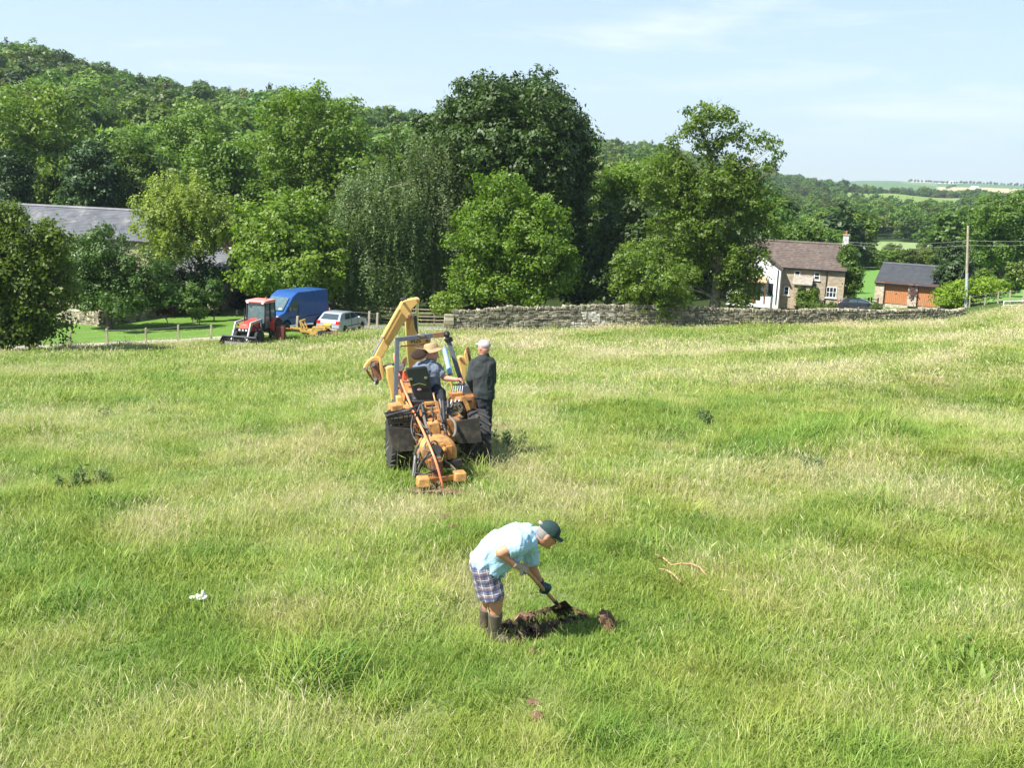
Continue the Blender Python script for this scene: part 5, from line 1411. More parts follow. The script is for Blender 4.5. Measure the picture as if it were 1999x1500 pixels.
def build_tractor():
    p = gat(506, 66.2); t = thing('red_tractor', 'red tractor with front loader and black bucket facing the pasture', 'tractor', p, math.atan2(-.975, -.222))
    # bonnet (x forward)
    V, F = side_prism([(.55, .85), (2.05, .85), (2.12, 1.05), (2.0, 1.36), (.55, 1.56)], -.36, .36, .08, 1.56, 1.05); MB().add(V, F).build('bonnet', M_TRED, t, bevel=.06)
    MB().box((2.10, 0, .98), (.1, .60, .26)).build('grille', M_DARK, t, bevel=.02)
    for s_ in (-1, 1): MB().box((2.15, s_ * .22, 1.0), (.04, .12, .1)).build('headlight', M_LAMP_W, t)
    MB().box((2.16, 0, 1.0), (.03, .1, .1)).build('badge', M_LAMP_W, t)
    MB().box((1.0, 0, .68), (2.1, .45, .38)).build('chassis', M_DARK, t, bevel=.03)
    # cab: frame, glass, roof
    z0, z1 = 1.2, 2.46; c = []
    fr = MB()
    for x, y, xx, yy in ((.55, .62, .42, .60), (.55, -.62, .42, -.60), (-.85, .70, -.80, .64), (-.85, -.70, -.80, -.64), (-.15, .70, -.15, .64), (-.15, -.70, -.15, -.64)):
        fr.bar((x, y, z0 - .35 if x > .4 else z0), (xx, yy, z1), .07, .07)
    cab = fr.build('cab_frame', M_DARK, t, smooth=0)
    MB().add([(.50, -.58, 1.25), (.50, .58, 1.25), (.40, .56, z1), (.40, -.56, z1)], [(0, 1, 2, 3)]).build('windscreen', M_CABGL, t, smooth=0)
    for s_ in (-1, 1):
        MB().prism([(.50, s_ * .63, .95), (.40, s_ * .59, z1), (-.80, s_ * .64, z1), (-.82, s_ * .69, 1.3), (-.1, s_ * .67, .95)], (0, s_ * .01, 0)).build('cab_window', M_CABGL, t, smooth=0)
    MB().box((-.84, 0, 1.85), (.02, 1.2, 1.1)).build('rear_window', M_CABGL, t, smooth=0)
    MB().box((-.2, 0, 1.0), (1.3, 1.2, .5)).build('cab_floor', M_DARK, t, bevel=.03)
    MB().box((-.35, 0, 1.5), (.45, .5, .12)).build('seat', M_DARK, t, bevel=.03); 
    MB().box((-.2, 0, 2.55), (1.5, 1.36, .19)).build('roof', M_TROOF, t, bevel=.08, seg=3)
    for s_ in (-1, 1): MB().box((.56, s_ * .5, 2.5), (.06, .14, .1)).build('work_light', M_LAMP_W, t)
    # rear mudguards and wheels
    for s_ in (-1, 1):
        pts = [(x, z) for x, z in [(-.75 + .78 * math.cos(a), .72 + .78 * math.sin(a)) for a in np.linspace(2.6, .25, 9)]]
        V = []; w_ = .42
        for k, (x, z) in enumerate(pts): V += [(x, s_ * .52, z), (x, s_ * (.52 + w_), z), (x, s_ * (.52 + w_), z + .03), (x, s_ * .52, z + .03)]
        F = [(4 * k + j, 4 * k + (j + 1) % 4, 4 * k + 4 + (j + 1) % 4, 4 * k + 4 + j) for k in range(8) for j in range(4)] + [(3, 2, 1, 0), (32, 33, 34, 35)]
        MB().add(V, F).build('mudguard', M_TRED, t, bevel=.01)
        MB().box((-.02, s_ * .86, 1.05), (.05, .3, .62), Euler((0, .25, 0)).to_matrix()).build('mudguard_front', M_TRED, t, bevel=.02)
        wheel(t, (-.75, s_ * .78, .70), .70, .38, .38, M_TRED, lugs=16)
        wheel(t, (1.45, s_ * .72, .46), .46, .28, .26, M_TRED, lugs=14)
        V = MB(); V.box((1.45, s_ * .72, .98), (.6, .3, .03)); V.build('front_mudguard', M_DARK, t, bevel=.01)
        # loader arm: post, arm, ram
        MB().bar((.75, s_ * .50, .7), (.75, s_ * .50, 1.55), .12, .1).build('loader_post', M_GREY, t, bevel=.01)
        MB().bar((.75, s_ * .50, 1.5), (2.1, s_ * .50, 1.42), .08, .14).build('loader_arm', M_LOADER, t, bevel=.01)
        MB().bar((2.1, s_ * .50, 1.45), (2.62, s_ * .50, .42), .08, .14).build('loader_arm', M_LOADER, t, bevel=.01)
        MB().tube((.95, s_ * .50, .9), (1.9, s_ * .50, 1.3), .04).build('ram', M_DARK, t)
        MB().bar((.75, s_ * .78, 1.9), (.9, s_ * .98, 1.95), .03, .03).build('mirror_arm', M_DARK, t); MB().box((.92, s_ * 1.02, 1.88), (.05, .16, .26)).build('mirror', M_DARK, t)
    MB().tube((1.35, -.30, 1.3), (1.35, -.30, 2.2), .04).build('exhaust', M_DARK, t)
    # bucket
    b = MB(); w2 = 1.12
    prof = [(2.62, .62), (2.56, .60), (2.50, .30), (2.62, .05), (3.22, .0), (3.24, .03), (2.68, .09), (2.56, .32)]
    b.prism([(x, -w2, z) for x, z in prof], (0, 2 * w2, 0)); bk = b.build('bucket', M_DARK, t, bevel=.008)
    for s_ in (-1, 1): MB().prism([(2.60, s_ * w2, .62), (2.50, s_ * w2, .30), (2.62, s_ * w2, .05), (3.22, s_ * w2, .0), (3.1, s_ * w2, .2)], (0, s_ * .02, 0)).build('bucket_side', M_DARK, bk, smooth=0)
    MB().box((2.62, 0, .66), (.1, 2.2, .08)).build('top_rail', M_GREY, bk, bevel=.01); MB().box((3.22, 0, .02), (.08, 2.24, .03)).build('cutting_edge', M_STEEL, bk, smooth=0)
    MB().bar((-1.25, -.3, .5), (-1.25, .3, .5), .1, .1).build('hitch', M_DARK, t)
    MB().tube((-.2, .35, 2.64), (-.2, .35, 2.8), .05).build('beacon', M_YEL, t)

M_LOADER = mat('loader_grey_paint', (.42, .43, .45), .5, var=.12)

def build_trailer():
    p = gat(600, 68.2); t = thing('yellow_trailer', 'low yellow two-wheeled trailer frame behind the tractor', 'trailer', p, R(-8))
    f = MB()
    for y in (-.45, .45): MB().bar((-1.3, y, .55), (.9, y, .5), .1, .16).build('side_beam', M_YTR, t, bevel=.01)
    for x in (-1.2, -.5, .2, .85): MB().bar((x, -.45, .52), (x, .45, .52), .09, .09).build('cross_beam', M_YTR, t, bevel=.01)
    MB().bar((-1.25, 0, .55), (-2.0, 0, .45), .1, .12).build('drawbar', M_YTR, t, bevel=.01)
    for a, b in (((-.15, -.45, .5), (-.35, -.45, 1.15)), ((.1, -.45, .5), (-.3, -.45, 1.2)), ((-.15, .45, .5), (-.35, .45, 1.1))): MB().bar(a, b, .07, .09).build('a_frame', M_YTR, t, bevel=.01)
    MB().box((-.33, 0, 1.16), (.12, .95, .07)).build('head_bar', M_YTR, t, bevel=.01)
    MB().prism([(.35, -.62, .35), (.55, -.62, .88), (1.35, -.62, .88), (1.45, -.62, .70), (1.05, -.62, .66), (.95, -.62, .35)], (0, .28, 0)).build('mudguard', M_YTR, t, bevel=.01)
    MB().prism([(.35, .34, .35), (.55, .34, .88), (1.35, .34, .88), (1.45, .34, .70), (1.05, .34, .66), (.95, .34, .35)], (0, .28, 0)).build('mudguard', M_YTR, t, bevel=.01)
    MB().box((.1, -.1, .48), (.7, .6, .3)).build('tool_box', M_YTR, t, bevel=.02)
    for y in (-.55, .55): wheel(t, (1.1, y, .33), .33, .2, .18, M_DARK)
    for k, (a, b) in enumerate((((1.5, -.2, .5), (2.1, -.35, .62)), ((1.6, .1, .45), (2.3, .1, .3)), ((1.9, -.5, .2), (2.05, -.2, .75)))): MB().bar(a, b, .05, .05).build('tine', M_RUST, t)
    MB().bar((1.3, 0, .5), (2.2, 0, .42), .07, .07).build('rear_bar', M_RUST, t)
    p = gat(548, 66.4); t = thing('red_drum', 'dark red upright metal tank standing behind the tractor wheel', 'tank', p, 0)
    MB().box((0, 0, .5), (.55, .5, 1.0)).build('shell', mat('dark_red_metal', (.14, .03, .025), .6, var=.3), t, bevel=.04); MB().box((0, 0, 1.02), (.5, .45, .05)).build('lid', M_DARK, t, bevel=.01)
build_van()
build_car(668, 71.5, (.31, .95), M_SILVER, 'silver_hatchback', 'silver hatchback with red tail lights parked on the drive beside the van')
build_car(1679, 98.8, (.96, -.28), mat('black_car_paint', (.012, .013, .015), .25, coat=.5), 'black_hatchback', 'dark car in the shade between the stone house and the field gate', roof=1.35)
build_tractor()
build_trailer()
# ================================================================ the trenching machine
AL = R(15)
DX, DY = cam.location.x, 0
_y0 = 15.9
_x0 = xat(846, _y0, 0)
D0 = Vector((_x0, _y0, gz(_x0, _y0)))
_c, _s = math.cos(AL), math.sin(AL)
def LP(px, py, yl):
    """photo pixel -> machine coordinates on the plane yl metres ahead of the rear axle"""
    a = P(px, py, 10.0) - Vector((0, 0, CAM_Z)); o = Vector((0, 0, CAM_Z)) - D0
    f = Vector((-_s, _c, 0)); k = (yl - o.dot(f)) / a.dot(f); w = o + a * k
    return Vector((w.dot(Vector((_c, _s, 0))), yl, w.z))
def Lw(v):
    return D0 + Vector((v[0] * _c - v[1] * _s, v[0] * _s + v[1] * _c, v[2]))

def plate(t, name, pts, yl, th, m, bevel=.01, tilt=0.0):
    """outline from photo pixels at its own distance, given its real thickness (away from the viewer)"""
    q = [LP(x, y, yl) for x, y in pts]
    return MB().prism(q, (0, th, 0)).build(name, m, t, bevel=bevel, smooth=0)

def hose(t, pts, r=.016, m=None, name='hose'):
    """smooth hose through (px, py, yl)"""
    c = [LP(*p) for p in pts]; out = []
    for i in range(len(c) - 1):
        a, b, d, e = c[max(i - 1, 0)], c[i], c[i + 1], c[min(i + 2, len(c) - 1)]
        for k in range(6):
            s = k / 6; out.append(.5 * ((2 * b) + (d - a) * s + (2 * a - 5 * b + 4 * d - e) * s * s + (3 * b - a - 3 * d + e) * s ** 3))
    out.append(c[-1])
    return MB().path(out, r, 8).build(name, m or M_HOSE, t, smooth=60)

def text_mesh(s_, size, depth=.004):
    """block letters from strokes, drawn in the x-z plane"""
    G = {'D': [((0, 0), (0, 1)), ((0, 1), (.35, .95)), ((.35, .95), (.5, .7)), ((.5, .7), (.5, .3)), ((.5, .3), (.35, .05)), ((.35, .05), (0, 0))],
         '1': [((.25, 0), (.25, 1)), ((.08, .8), (.25, 1))],
         '2': [((.02, .8), (.15, 1)), ((.15, 1), (.4, 1)), ((.4, 1), (.5, .75)), ((.5, .75), (0, 0)), ((0, 0), (.5, 0))],
         '5': [((.48, 1), (.05, 1)), ((.05, 1), (.02, .55)), ((.02, .55), (.35, .6)), ((.35, .6), (.5, .35)), ((.5, .35), (.35, 0)), ((.35, 0), (0, .05))]}
    mb = MB(); x = 0
    for ch in s_:
        for (a, b), (c, d) in G[ch]:
            mb.bar((x + a * size, 0, b * size), (x + c * size, 0, d * size), depth, size * .17, up=(0, 0, 1) if a != c else (1, 0, 0))
        x += size * .72
    return mb

def build_digger():
    t = thing('trenching_machine', 'yellow trencher with raised backhoe arm, roll bar and rear pipe-laying plough', 'digger', D0, AL)
    # ---- wheels
    for s_ in (-1, 1):
        mb_ = wheel(t, (s_ * .575, -.28, .41), .41, .31, .22, M_YEL2, lugs=20); mb_.rotation_euler = (0, 0, math.pi / 2)
        w2 = wheel(t, (s_ * .32, 1.5, .31), .31, .18, .16, M_YEL2, lugs=16); w2.rotation_euler = (0, 0, math.pi / 2)
    MB().tube((-.5, -.28, .41), (.5, -.28, .41), .10).build('axle', M_DARK, t)
    MB().box((0, .8, .62), (.62, 2.7, .34)).build('chassis', M_YEL2, t, bevel=.02)
    MB().box((0, 1.25, .80), (.55, .8, .25)).build('engine_cover', M_YEL2, t, bevel=.05)
    MB().box((-.12, .3, .78), (.5, .6, .3)).build('deck', M_DARK, t, bevel=.02)
    # ---- mud flaps behind the tyres
    plate(t, 'mud_flap', [(757, 834), (807, 837), (810, 880), (771, 883), (762, 860)], -.76, .03, M_SHIELD, .004)
    plate(t, 'mud_flap', [(889, 823), (935, 815), (941, 862), (926, 866), (893, 866)], -.76, .03, M_SHIELD, .004)
    plate(t, 'fender', [(767, 800), (812, 797), (813, 815), (766, 818)], -.1, .5, M_YEL, .01)
    plate(t, 'tool_box', [(765, 793), (786, 790), (787, 806), (765, 808)], -.3, .25, M_YEL, .01)
    plate(t, 'fender', [(880, 800), (930, 795), (934, 815), (884, 822)], -.2, .6, M_YEL2, .01)
    # wire basket with timber on the left fender
    bk = MB(); A, B = LP(757, 815, -.74), LP(813, 806, -.74); C_, D_ = LP(760, 834, -.74), LP(813, 830, -.74); off = Vector((0, .30, 0))
    for a, b in ((A, B), (C_, D_), (A + off, B + off), (A, C_), (B, D_), (A, A + off), (B, B + off)): bk.bar(a, b, .02, .02)
    for f in (.18, .36, .54, .72, .88): bk.bar(A.lerp(B, f), C_.lerp(D_, f), .014, .014)
    for f in (.35, .68): bk.bar(A.lerp(C_, f), B.lerp(D_, f), .014, .014)
    ba = bk.build('basket', M_DARK, t, smooth=0)
    MB().path([A + Vector((-.02, 0, .02)), A.lerp(B, .3) + Vector((0, -.03, .05)), A.lerp(B, .7) + Vector((0, -.02, .06)), B + Vector((.03, .05, .10))], .022, 8).build('rim_hose', M_HOSE, ba)
    rg = random.Random(3)
    for k in range(6): MB().bar(A.lerp(C_, .2 + .12 * k) + Vector((.02, .05 + .03 * k, 0)), B.lerp(D_, .2 + .12 * k) + Vector((-.02, .08, rg.uniform(-.02, .02))), .045, .03).build('timber', M_YEL2 if k % 2 else M_RAIL, ba, smooth=0)
    # ---- roll bar
    rp = [(775, 664, .55), (871, 651, .55)]
    lt, rt = LP(775.5, 663, .55), LP(871, 651, .55); lb, rb = LP(772, 796, .35), LP(903, 752, .35)
    fr = MB().bar(lb, lt, .065, .065, up=(0, 1, 0)).build('roll_bar_post', M_GREY, t, bevel=.006, smooth=0)
    fr = MB().bar(rb, rt, .065, .065, up=(0, 1, 0)).build('roll_bar_post', M_GREY, t, bevel=.006, smooth=0)
    MB().bar(lt + Vector((-.03, 0, 0)), rt + Vector((.035, 0, 0)), .065, .065, up=(0, 0, 1)).build('roll_bar_top', M_GREY, t, bevel=.006, smooth=0)
    plate(t, 'rust_plate', [(845, 651), (866, 648), (867, 658), (846, 660)], .50, .07, M_RUST, .003)
    MB().ball(LP(823, 654, .52), .055, 8, sq=(1.3, .8, .7)).build('lamp', M_STEEL, t); MB().ball(LP(872, 652, .52), .055, 8).build('corner_joint', M_DARK, t)
    MB().tube(LP(873, 660, .5), LP(876, 666, .5), .055, .05).build('clamp', M_DARK, t); MB().tube(LP(880, 658, .5), LP(882, 666, .5), .02).build('clamp_bolt', M_DARK, t)
    # cross lever and blue sleeved ram
    MB().tube(LP(782, 676, .6), LP(840, 671, .6), .012).build('grab_rail', M_YEL, t)
    MB().tube(LP(867, 679, 1.0), LP(879, 731, .7), .036, .042).build('blue_sleeve', M_LBLUE, t); MB().tube(LP(869.5, 673, 1.0), LP(866, 681, 1.0), .018).build('lifting_eye', M_CHROME, t)
    MB().tube(LP(866, 714, .9), LP(860, 728, .9), .012).build('strut', M_STEEL, t)
    # ---- seat
    st = plate(t, 'seat_back', [(792.5, 722), (795, 719.5), (830, 715.5), (834, 717), (845, 772), (847, 782), (818, 786), (808, 770)], .02, .09, M_SEAT, .02)
    plate(t, 'seat_pad', [(797, 721), (829, 718), (838, 760), (808, 766)], .10, .07, M_DARK, .02)
    MB().box((LP(824, 776, .25)), (.34, .36, .08)).build('seat_base', M_DARK, t, bevel=.03)
    for (x, y) in ((802, 740), (831, 737.5)): MB().box(LP(x, y, .008), (.045, .02, .035)).build('bracket', M_CHROME, st, bevel=.004)
    MB().bar(LP(805, 752, 0), LP(818, 748, -.01), .014, .014).build('latch_rod', M_CHROME, st); MB().bar(LP(818, 748, -.01), LP(831, 751.5, 0), .014, .014).build('latch_rod', M_CHROME, st)
    MB().ball(LP(818.5, 760, .012), .03, 10, sq=(1.2, .2, .7)).build('sticker', M_STICK, st)
    MB().tube(LP(846, 769, 0), LP(850, 785, -.1), .012).build('lever', M_YEL, t); MB().ball(LP(846, 768, 0), .022, 8).build('lever_knob', M_CHROME, t)
    # ---- left: yellow body side, stabiliser leg folded up
    plate(t, 'side_panel', [(775, 776), (784, 775), (790, 790), (812, 788), (813, 800), (776, 800)], .2, .25, M_YELP, .008)
    plate(t, 'stabiliser_leg', [(754.5, 719), (760, 716), (768, 715), (770, 730), (772, 770), (776, 800), (768, 800), (762, 760), (757, 742)], 1.6, .14, M_YELP, .012)
    plate(t, 'stabiliser_leg', [(777, 740), (783, 742), (803, 786), (799, 790), (790, 790)], 1.3, .12, M_RUST, .01)
    plate(t, 'stabiliser_foot', [(794, 696), (793.5, 705), (786, 732), (779, 748), (776, 738), (782, 712), (788, 700)], 1.5, .07, M_RUST, .008)
    MB().tube(LP(781, 716, 1.45), LP(781.8, 716, 1.60), .07).build('pivot_pin', M_STEEL, t)
    plate(t, 'orange_guard', [(788, 726), (793, 724), (796, 736), (794, 743), (787, 742)], 1.0, .1, mat('orange_guard_paint', (.62, .10, .045), .5), .01)
    # right stabiliser
    plate(t, 'stabiliser_leg', [(894.5, 700), (898, 695), (905, 696), (911, 699), (911, 720), (910, 735), (909, 742), (901, 742), (900, 722)], 1.6, .12, M_YELP, .012)
    plate(t, 'stabiliser_foot', [(909, 681), (914, 676), (917, 680), (921, 708), (917, 712), (913, 706)], 1.55, .10, M_RUST, .006)
    plate(t, 'stabiliser_plate', [(907, 690), (910, 682), (913, 690), (916, 708), (912, 712), (908, 702)], 1.50, .05, M_YELP, .006)
    for x, y in ((899, 700), (908.5, 700)): MB().tube(LP(x, y, 1.58), LP(x, y, 1.78), .022).build('pivot_pin', M_RUST, t)
    # ---- backhoe: boom, dipper, bucket
    bo = plate(t, 'boom', [(796, 612), (803, 608), (807, 618), (809, 632), (812, 642), (819, 652), (840, 657), (840, 672), (846, 700), (850, 728), (806, 745), (800, 716), (797, 688), (795, 662), (793, 628)], 2.6, .20, M_YELP, .02)
    plate(t, 'boom_rib', [(798, 640), (803.5, 624), (807.5, 620), (808, 630), (805, 641), (801.5, 643)], 2.57, .03, M_YELP, .006)
    dp = plate(t, 'dipper_arm', [(784, 591), (791, 586), (814, 581.5), (818, 581.5), (820.3, 584), (819.3, 589), (804.5, 603.5), (804, 610), (805, 617), (799, 622), (794, 626), (788, 631), (751, 690), (744, 701), (734, 701), (732, 694), (750, 658), (777, 606)], 2.42, .16, M_YELP, .014)
    plate(t, 'dipper_link', [(794, 624), (797, 615), (801, 612), (804.5, 615), (803.5, 620), (797, 625.5)], 2.39, .04, M_RUST, .008)
    for x, y, r_ in ((788.5, 591.5, .022), (815, 586.5, .022), (801, 615.5, .018)): MB().tube(LP(x, y, 2.38), LP(x, y, 2.46), r_).build('pin', M_RUST, dp)
    MB().ball(LP(788, 584, 2.5), .05, 8, sq=(1.4, 1, .7)).build('hose_guard', M_DARK, dp)
    a, b = LP(779, 603, 2.36), LP(747, 660, 2.36)
    MB().tube(a, b, .040).build('bucket_ram', M_YELP, t); MB().tube(b, LP(728, 694, 2.36), .017).build('ram_rod', M_CHROME, t); MB().tube(b, b.lerp(a, .04), .047).build('ram_collar', M_YEL, t)
    MB().tube(LP(815, 588, 2.75), LP(814.5, 646, 2.75), .020).build('dipper_ram', M_CHROME, t); MB().tube(LP(809, 616, 2.72), LP(813, 650, 2.72), .030).build('ram_barrel', M_DARK, t)
    hose(t, [(805, 612, 2.4), (808, 622, 2.35), (811, 640, 2.35), (816, 650, 2.35)], .012)
    # letters on the boom
    q = LP(802.5, 668.5, 2.585); tm = text_mesh('D125', .062); tm.xf(Matrix.Translation(q)); tm.build('lettering', M_BLACK, bo, smooth=0)
    MB().tube(LP(834, 665, 2.56), LP(834, 665, 2.62), .028).build('pin', M_RUST, bo)
    hose(t, [(808, 660, 2.5), (811, 672, 2.45), (817, 678, 2.4), (822, 690, 2.4)], .01); hose(t, [(838, 650, 2.5), (840, 662, 2.45), (839, 668, 2.45)], .01)
    # bucket end
    plate(t, 'bucket_link', [(710, 719), (713, 712), (721, 702), (729, 697), (741, 697), (746, 701), (745, 708), (735, 705), (726, 706), (720, 713), (717, 723), (712, 726)], 2.34, .10, M_YELP, .012)
    bu = plate(t, 'bucket', [(727, 708), (737, 706), (741, 722), (745, 742), (738, 744), (732, 741), (729, 726), (725, 716)], 2.30, .42, M_RUST, .01)
    plate(t, 'bucket_side', [(741, 700), (746, 703), (751, 740), (747, 742), (742, 725)], 2.28, .45, M_YELP, .01)
    plate(t, 'bucket_shell', [(716, 724), (720, 724), (728, 738), (731, 746), (728, 744), (720, 734)], 2.32, .36, M_YEL2, .01)
    for x, y in ((712, 721), (729, 711), (732.5, 740)): MB().tube(LP(x, y, 2.26), LP(x, y, 2.38), .032, n=14).build('pin', M_STEEL, bu)
    for k in range(4): MB().bar(LP(733 + 1.5 * k, 742, 2.32 + .1 * k), LP(731 + 1.5 * k, 750, 2.30 + .1 * k), .04, .03).build('tooth', M_STEEL, bu)
    MB().tube(LP(750, 714, 2.0), LP(768, 711, 1.9), .022).build('cross_tube', M_DARK, t)
    plate(t, 'swing_post', [(752, 720), (765, 715), (768, 732), (756, 735)], 2.1, .3, M_RUST, .01)
    MB().box((.05, 2.55, .55), (.42, .4, .5)).build('swing_frame', M_YEL2, t, bevel=.03)
    # ---- right: valve bank, tank
    MB().lathe([(.05, -.26), (.19, -.25), (.225, -.18), (.225, .14), (.19, .21), (.05, .22)], c=LP(903, 797, -.02), axis='z', n=20).build('tank', M_YEL2, t, smooth=50)
    plate(t, 'tank_strap', [(884, 786), (921, 781), (922, 785), (885, 790)], -.27, .03, M_DARK, .003)
    MB().tube(LP(893, 797, -.36), LP(893, 797, -.2), .085, .10, 14).build('pump_cover', mat('greenish_cast_metal', (.07, .065, .035), .6, .3), t)
    for k in range(6): MB().tube(LP(893 + 8 * math.cos(k), 797 + 8 * math.sin(k), -.38), LP(893 + 8 * math.cos(k), 797 + 8 * math.sin(k), -.35), .012, n=6).build('bolt', M_STEEL, t)
    plate(t, 'bracket_arm', [(900, 775), (908, 773), (916, 790), (921, 806), (914, 808), (908, 792)], -.3, .04, M_YEL, .006)
    plate(t, 'lower_guard', [(880, 808), (893, 804), (902, 812), (890, 816)], -.4, .06, M_YELP, .006)
    vb = plate(t, 'valve_block', [(880, 769), (904, 766), (906, 779), (882, 782)], -.15, .2, M_YEL2, .01)
    for k in range(5):
        MB().tube(LP(884 + 4.4 * k, 768, -.08), LP(885.5 + 4.6 * k, 752, -.02), .009).build('lever', M_CHROME, vb); MB().ball(LP(885.5 + 4.6 * k, 751, -.02), .018, 8).build('lever_knob', M_DARK, vb)
        MB().tube(LP(883 + 3.6 * k, 781, -.2), LP(876 + 3.3 * k, 797, -.24), .014).build('valve_hose', M_HOSE_G if k % 2 else M_STEEL, vb)
    hose(t, [(873, 750, .1), (879, 747, .05), (882, 756, 0), (880, 764, 0)], .012, M_YEL)
    MB().box(LP(908, 765, .15), (.22, .2, .26)).build('console', M_GREY, t, bevel=.02)
    plate(t, 'foot_rest', [(892, 817), (904, 813), (905, 816), (893, 820)], -.66, .05, M_CHROME, .003)
    # ---- rear hitch frame
    for a, b in (((827, 787), (838, 845)), ((852, 785), (860, 838))): MB().bar(LP(a[0], a[1], -.45), LP(b[0], b[1], -.75), .045, .05, up=(1, 0, 0)).build('hitch_rail', M_YEL2, t, bevel=.004)
    for y_, z_ in ((787, -.45), (798, -.52), (806, -.58)): MB().bar(LP(829, y_ + 1, z_), LP(854, y_ - 1, z_), .05, .045).build('cross_bar', M_YEL, t, bevel=.004)
    plate(t, 'pivot_plate', [(836, 828), (857, 824), (861, 848), (859, 853), (840, 854), (837, 842)], -.95, .16, M_YEL, .012)
    plate(t, 'lower_frame', [(806, 828), (816, 826), (820, 850), (818, 868), (808, 866)], -.75, .2, M_YEL2, .01)
    MB().box((0, -.45, .62), (.5, .5, .35)).build('rear_frame', M_YEL2, t, bevel=.02)
    MB().tube(LP(862, 846, -.95), LP(868, 846, -.9), .04).build('pivot_boss', M_YEL2, t)
    MB().tube(LP(873, 832, -.75), LP(878, 850, -.8), .018).build('stop_rod', M_YEL, t)
    for (a, b, z_) in (((824, 790), (833, 835), -.7), ((865, 782), (868, 836), -.7), ((875, 782), (876, 818), -.55)):
        MB().tube(LP(a[0], a[1], z_ + .15), LP(b[0], b[1], z_ - .05), .030).build('ram', M_DARK, t); MB().tube(LP(b[0], b[1], z_ - .05), LP(b[0] + 1, b[1] + 9, z_ - .08), .022).build('ram_rod', M_STEEL, t)
    # ---- plough drum: broad rounded housing, shaft towards the viewer
    c = LP(853, 880, -1.2); hs = MB(); n = 26; ring = []
    def drum(k, rr, yy):
        a = 2 * math.pi * k / n; x_ = math.copysign(abs(math.cos(a)) ** .72, math.cos(a)) * .268 * rr; z_ = math.copysign(abs(math.sin(a)) ** .85, math.sin(a)) * .205 * rr
        return c + Vector((x_, yy, z_ + (.0 if z_ > 0 else z_ * .12)))
    rows = ((.80, -.17), (.93, -.155), (1.0, -.11), (1.0, .16), (.9, .2))
    V = [drum(k, r_, y_) for r_, y_ in rows for k in range(n)]
    F = [(i * n + k, i * n + (k + 1) % n, (i + 1) * n + (k + 1) % n, (i + 1) * n + k) for i in range(4) for k in range(n)] + [tuple(range(n - 1, -1, -1)), tuple(range(4 * n, 5 * n))]
    dr = hs.add(V, F).build('plough_drum', M_YEL, t, smooth=50)
    for (x0, y0, x1, y1) in ((863, 866, 869, 896), (879, 872, 881, 896)): MB().bar(LP(x0, y0, -1.38), LP(x1, y1, -1.38), .03, .05, up=(1, 0, 0)).build('rib', M_YEL, dr, bevel=.004)
    plate(t, 'drum_bracket', [(871, 872), (884, 870), (885, 896), (874, 898), (872, 884)], -1.41, .05, M_YEL2, .01)
    MB().ball(LP(868, 878, -1.42), .045, 10).build('boss', M_YEL2, dr)
    MB().tube(LP(851, 879, -1.55), LP(851, 879, -1.38), .075, .085, 14).build('motor', M_DARK, dr); MB().tube(LP(853, 892, -1.56), LP(853, 892, -1.42), .05, .05).build('motor_cap', M_STEEL, dr)
    # blade, feet and pins
    plate(t, 'plough_blade', [(842, 895), (862, 893), (866, 925), (870, 950), (872, 968), (846, 968), (845, 935)], -1.66, .05, M_RUST, .005)
    plate(t, 'blade_guard', [(866, 903), (902, 897), (903, 912), (870, 915)], -1.45, .08, M_DARK, .006)
    plate(t, 'stem', [(837, 900), (846, 899), (849, 933), (841, 934)], -1.5, .1, M_YEL2, .008)
    MB().bar(LP(822, 940, -1.72), LP(900, 929, -1.55), .08, .075).build('foot_beam', M_YEL2, t, bevel=.008)
    for (x, y, yl) in ((826, 940, -1.8), (897, 929, -1.6)):
        p = LP(x, y, yl); ft = MB().box(p, (.185, .2, .135), taper=.9).build('foot', M_YEL, t, bevel=.022, seg=2)
        MB().tube(p + Vector((-.08, -.02, .01)), p + Vector((.08, -.02, .01)), .03).build('foot_pivot', M_RUST, ft)
        for dx in (-.07, .07):
            MB().tube(p + Vector((dx, -.06, -.03)), p + Vector((dx + .01, -.10, -.24)), .013).build('spring_pin', M_RUST, t)
    # pairs of dark jaws under the feet
    plate(t, 'jaw', [(820, 950), (834, 949), (836, 966), (824, 968)], -1.72, .06, M_DARK, .004); plate(t, 'jaw', [(888, 940), (905, 938), (901, 958), (886, 960)], -1.5, .06, M_DARK, .004)
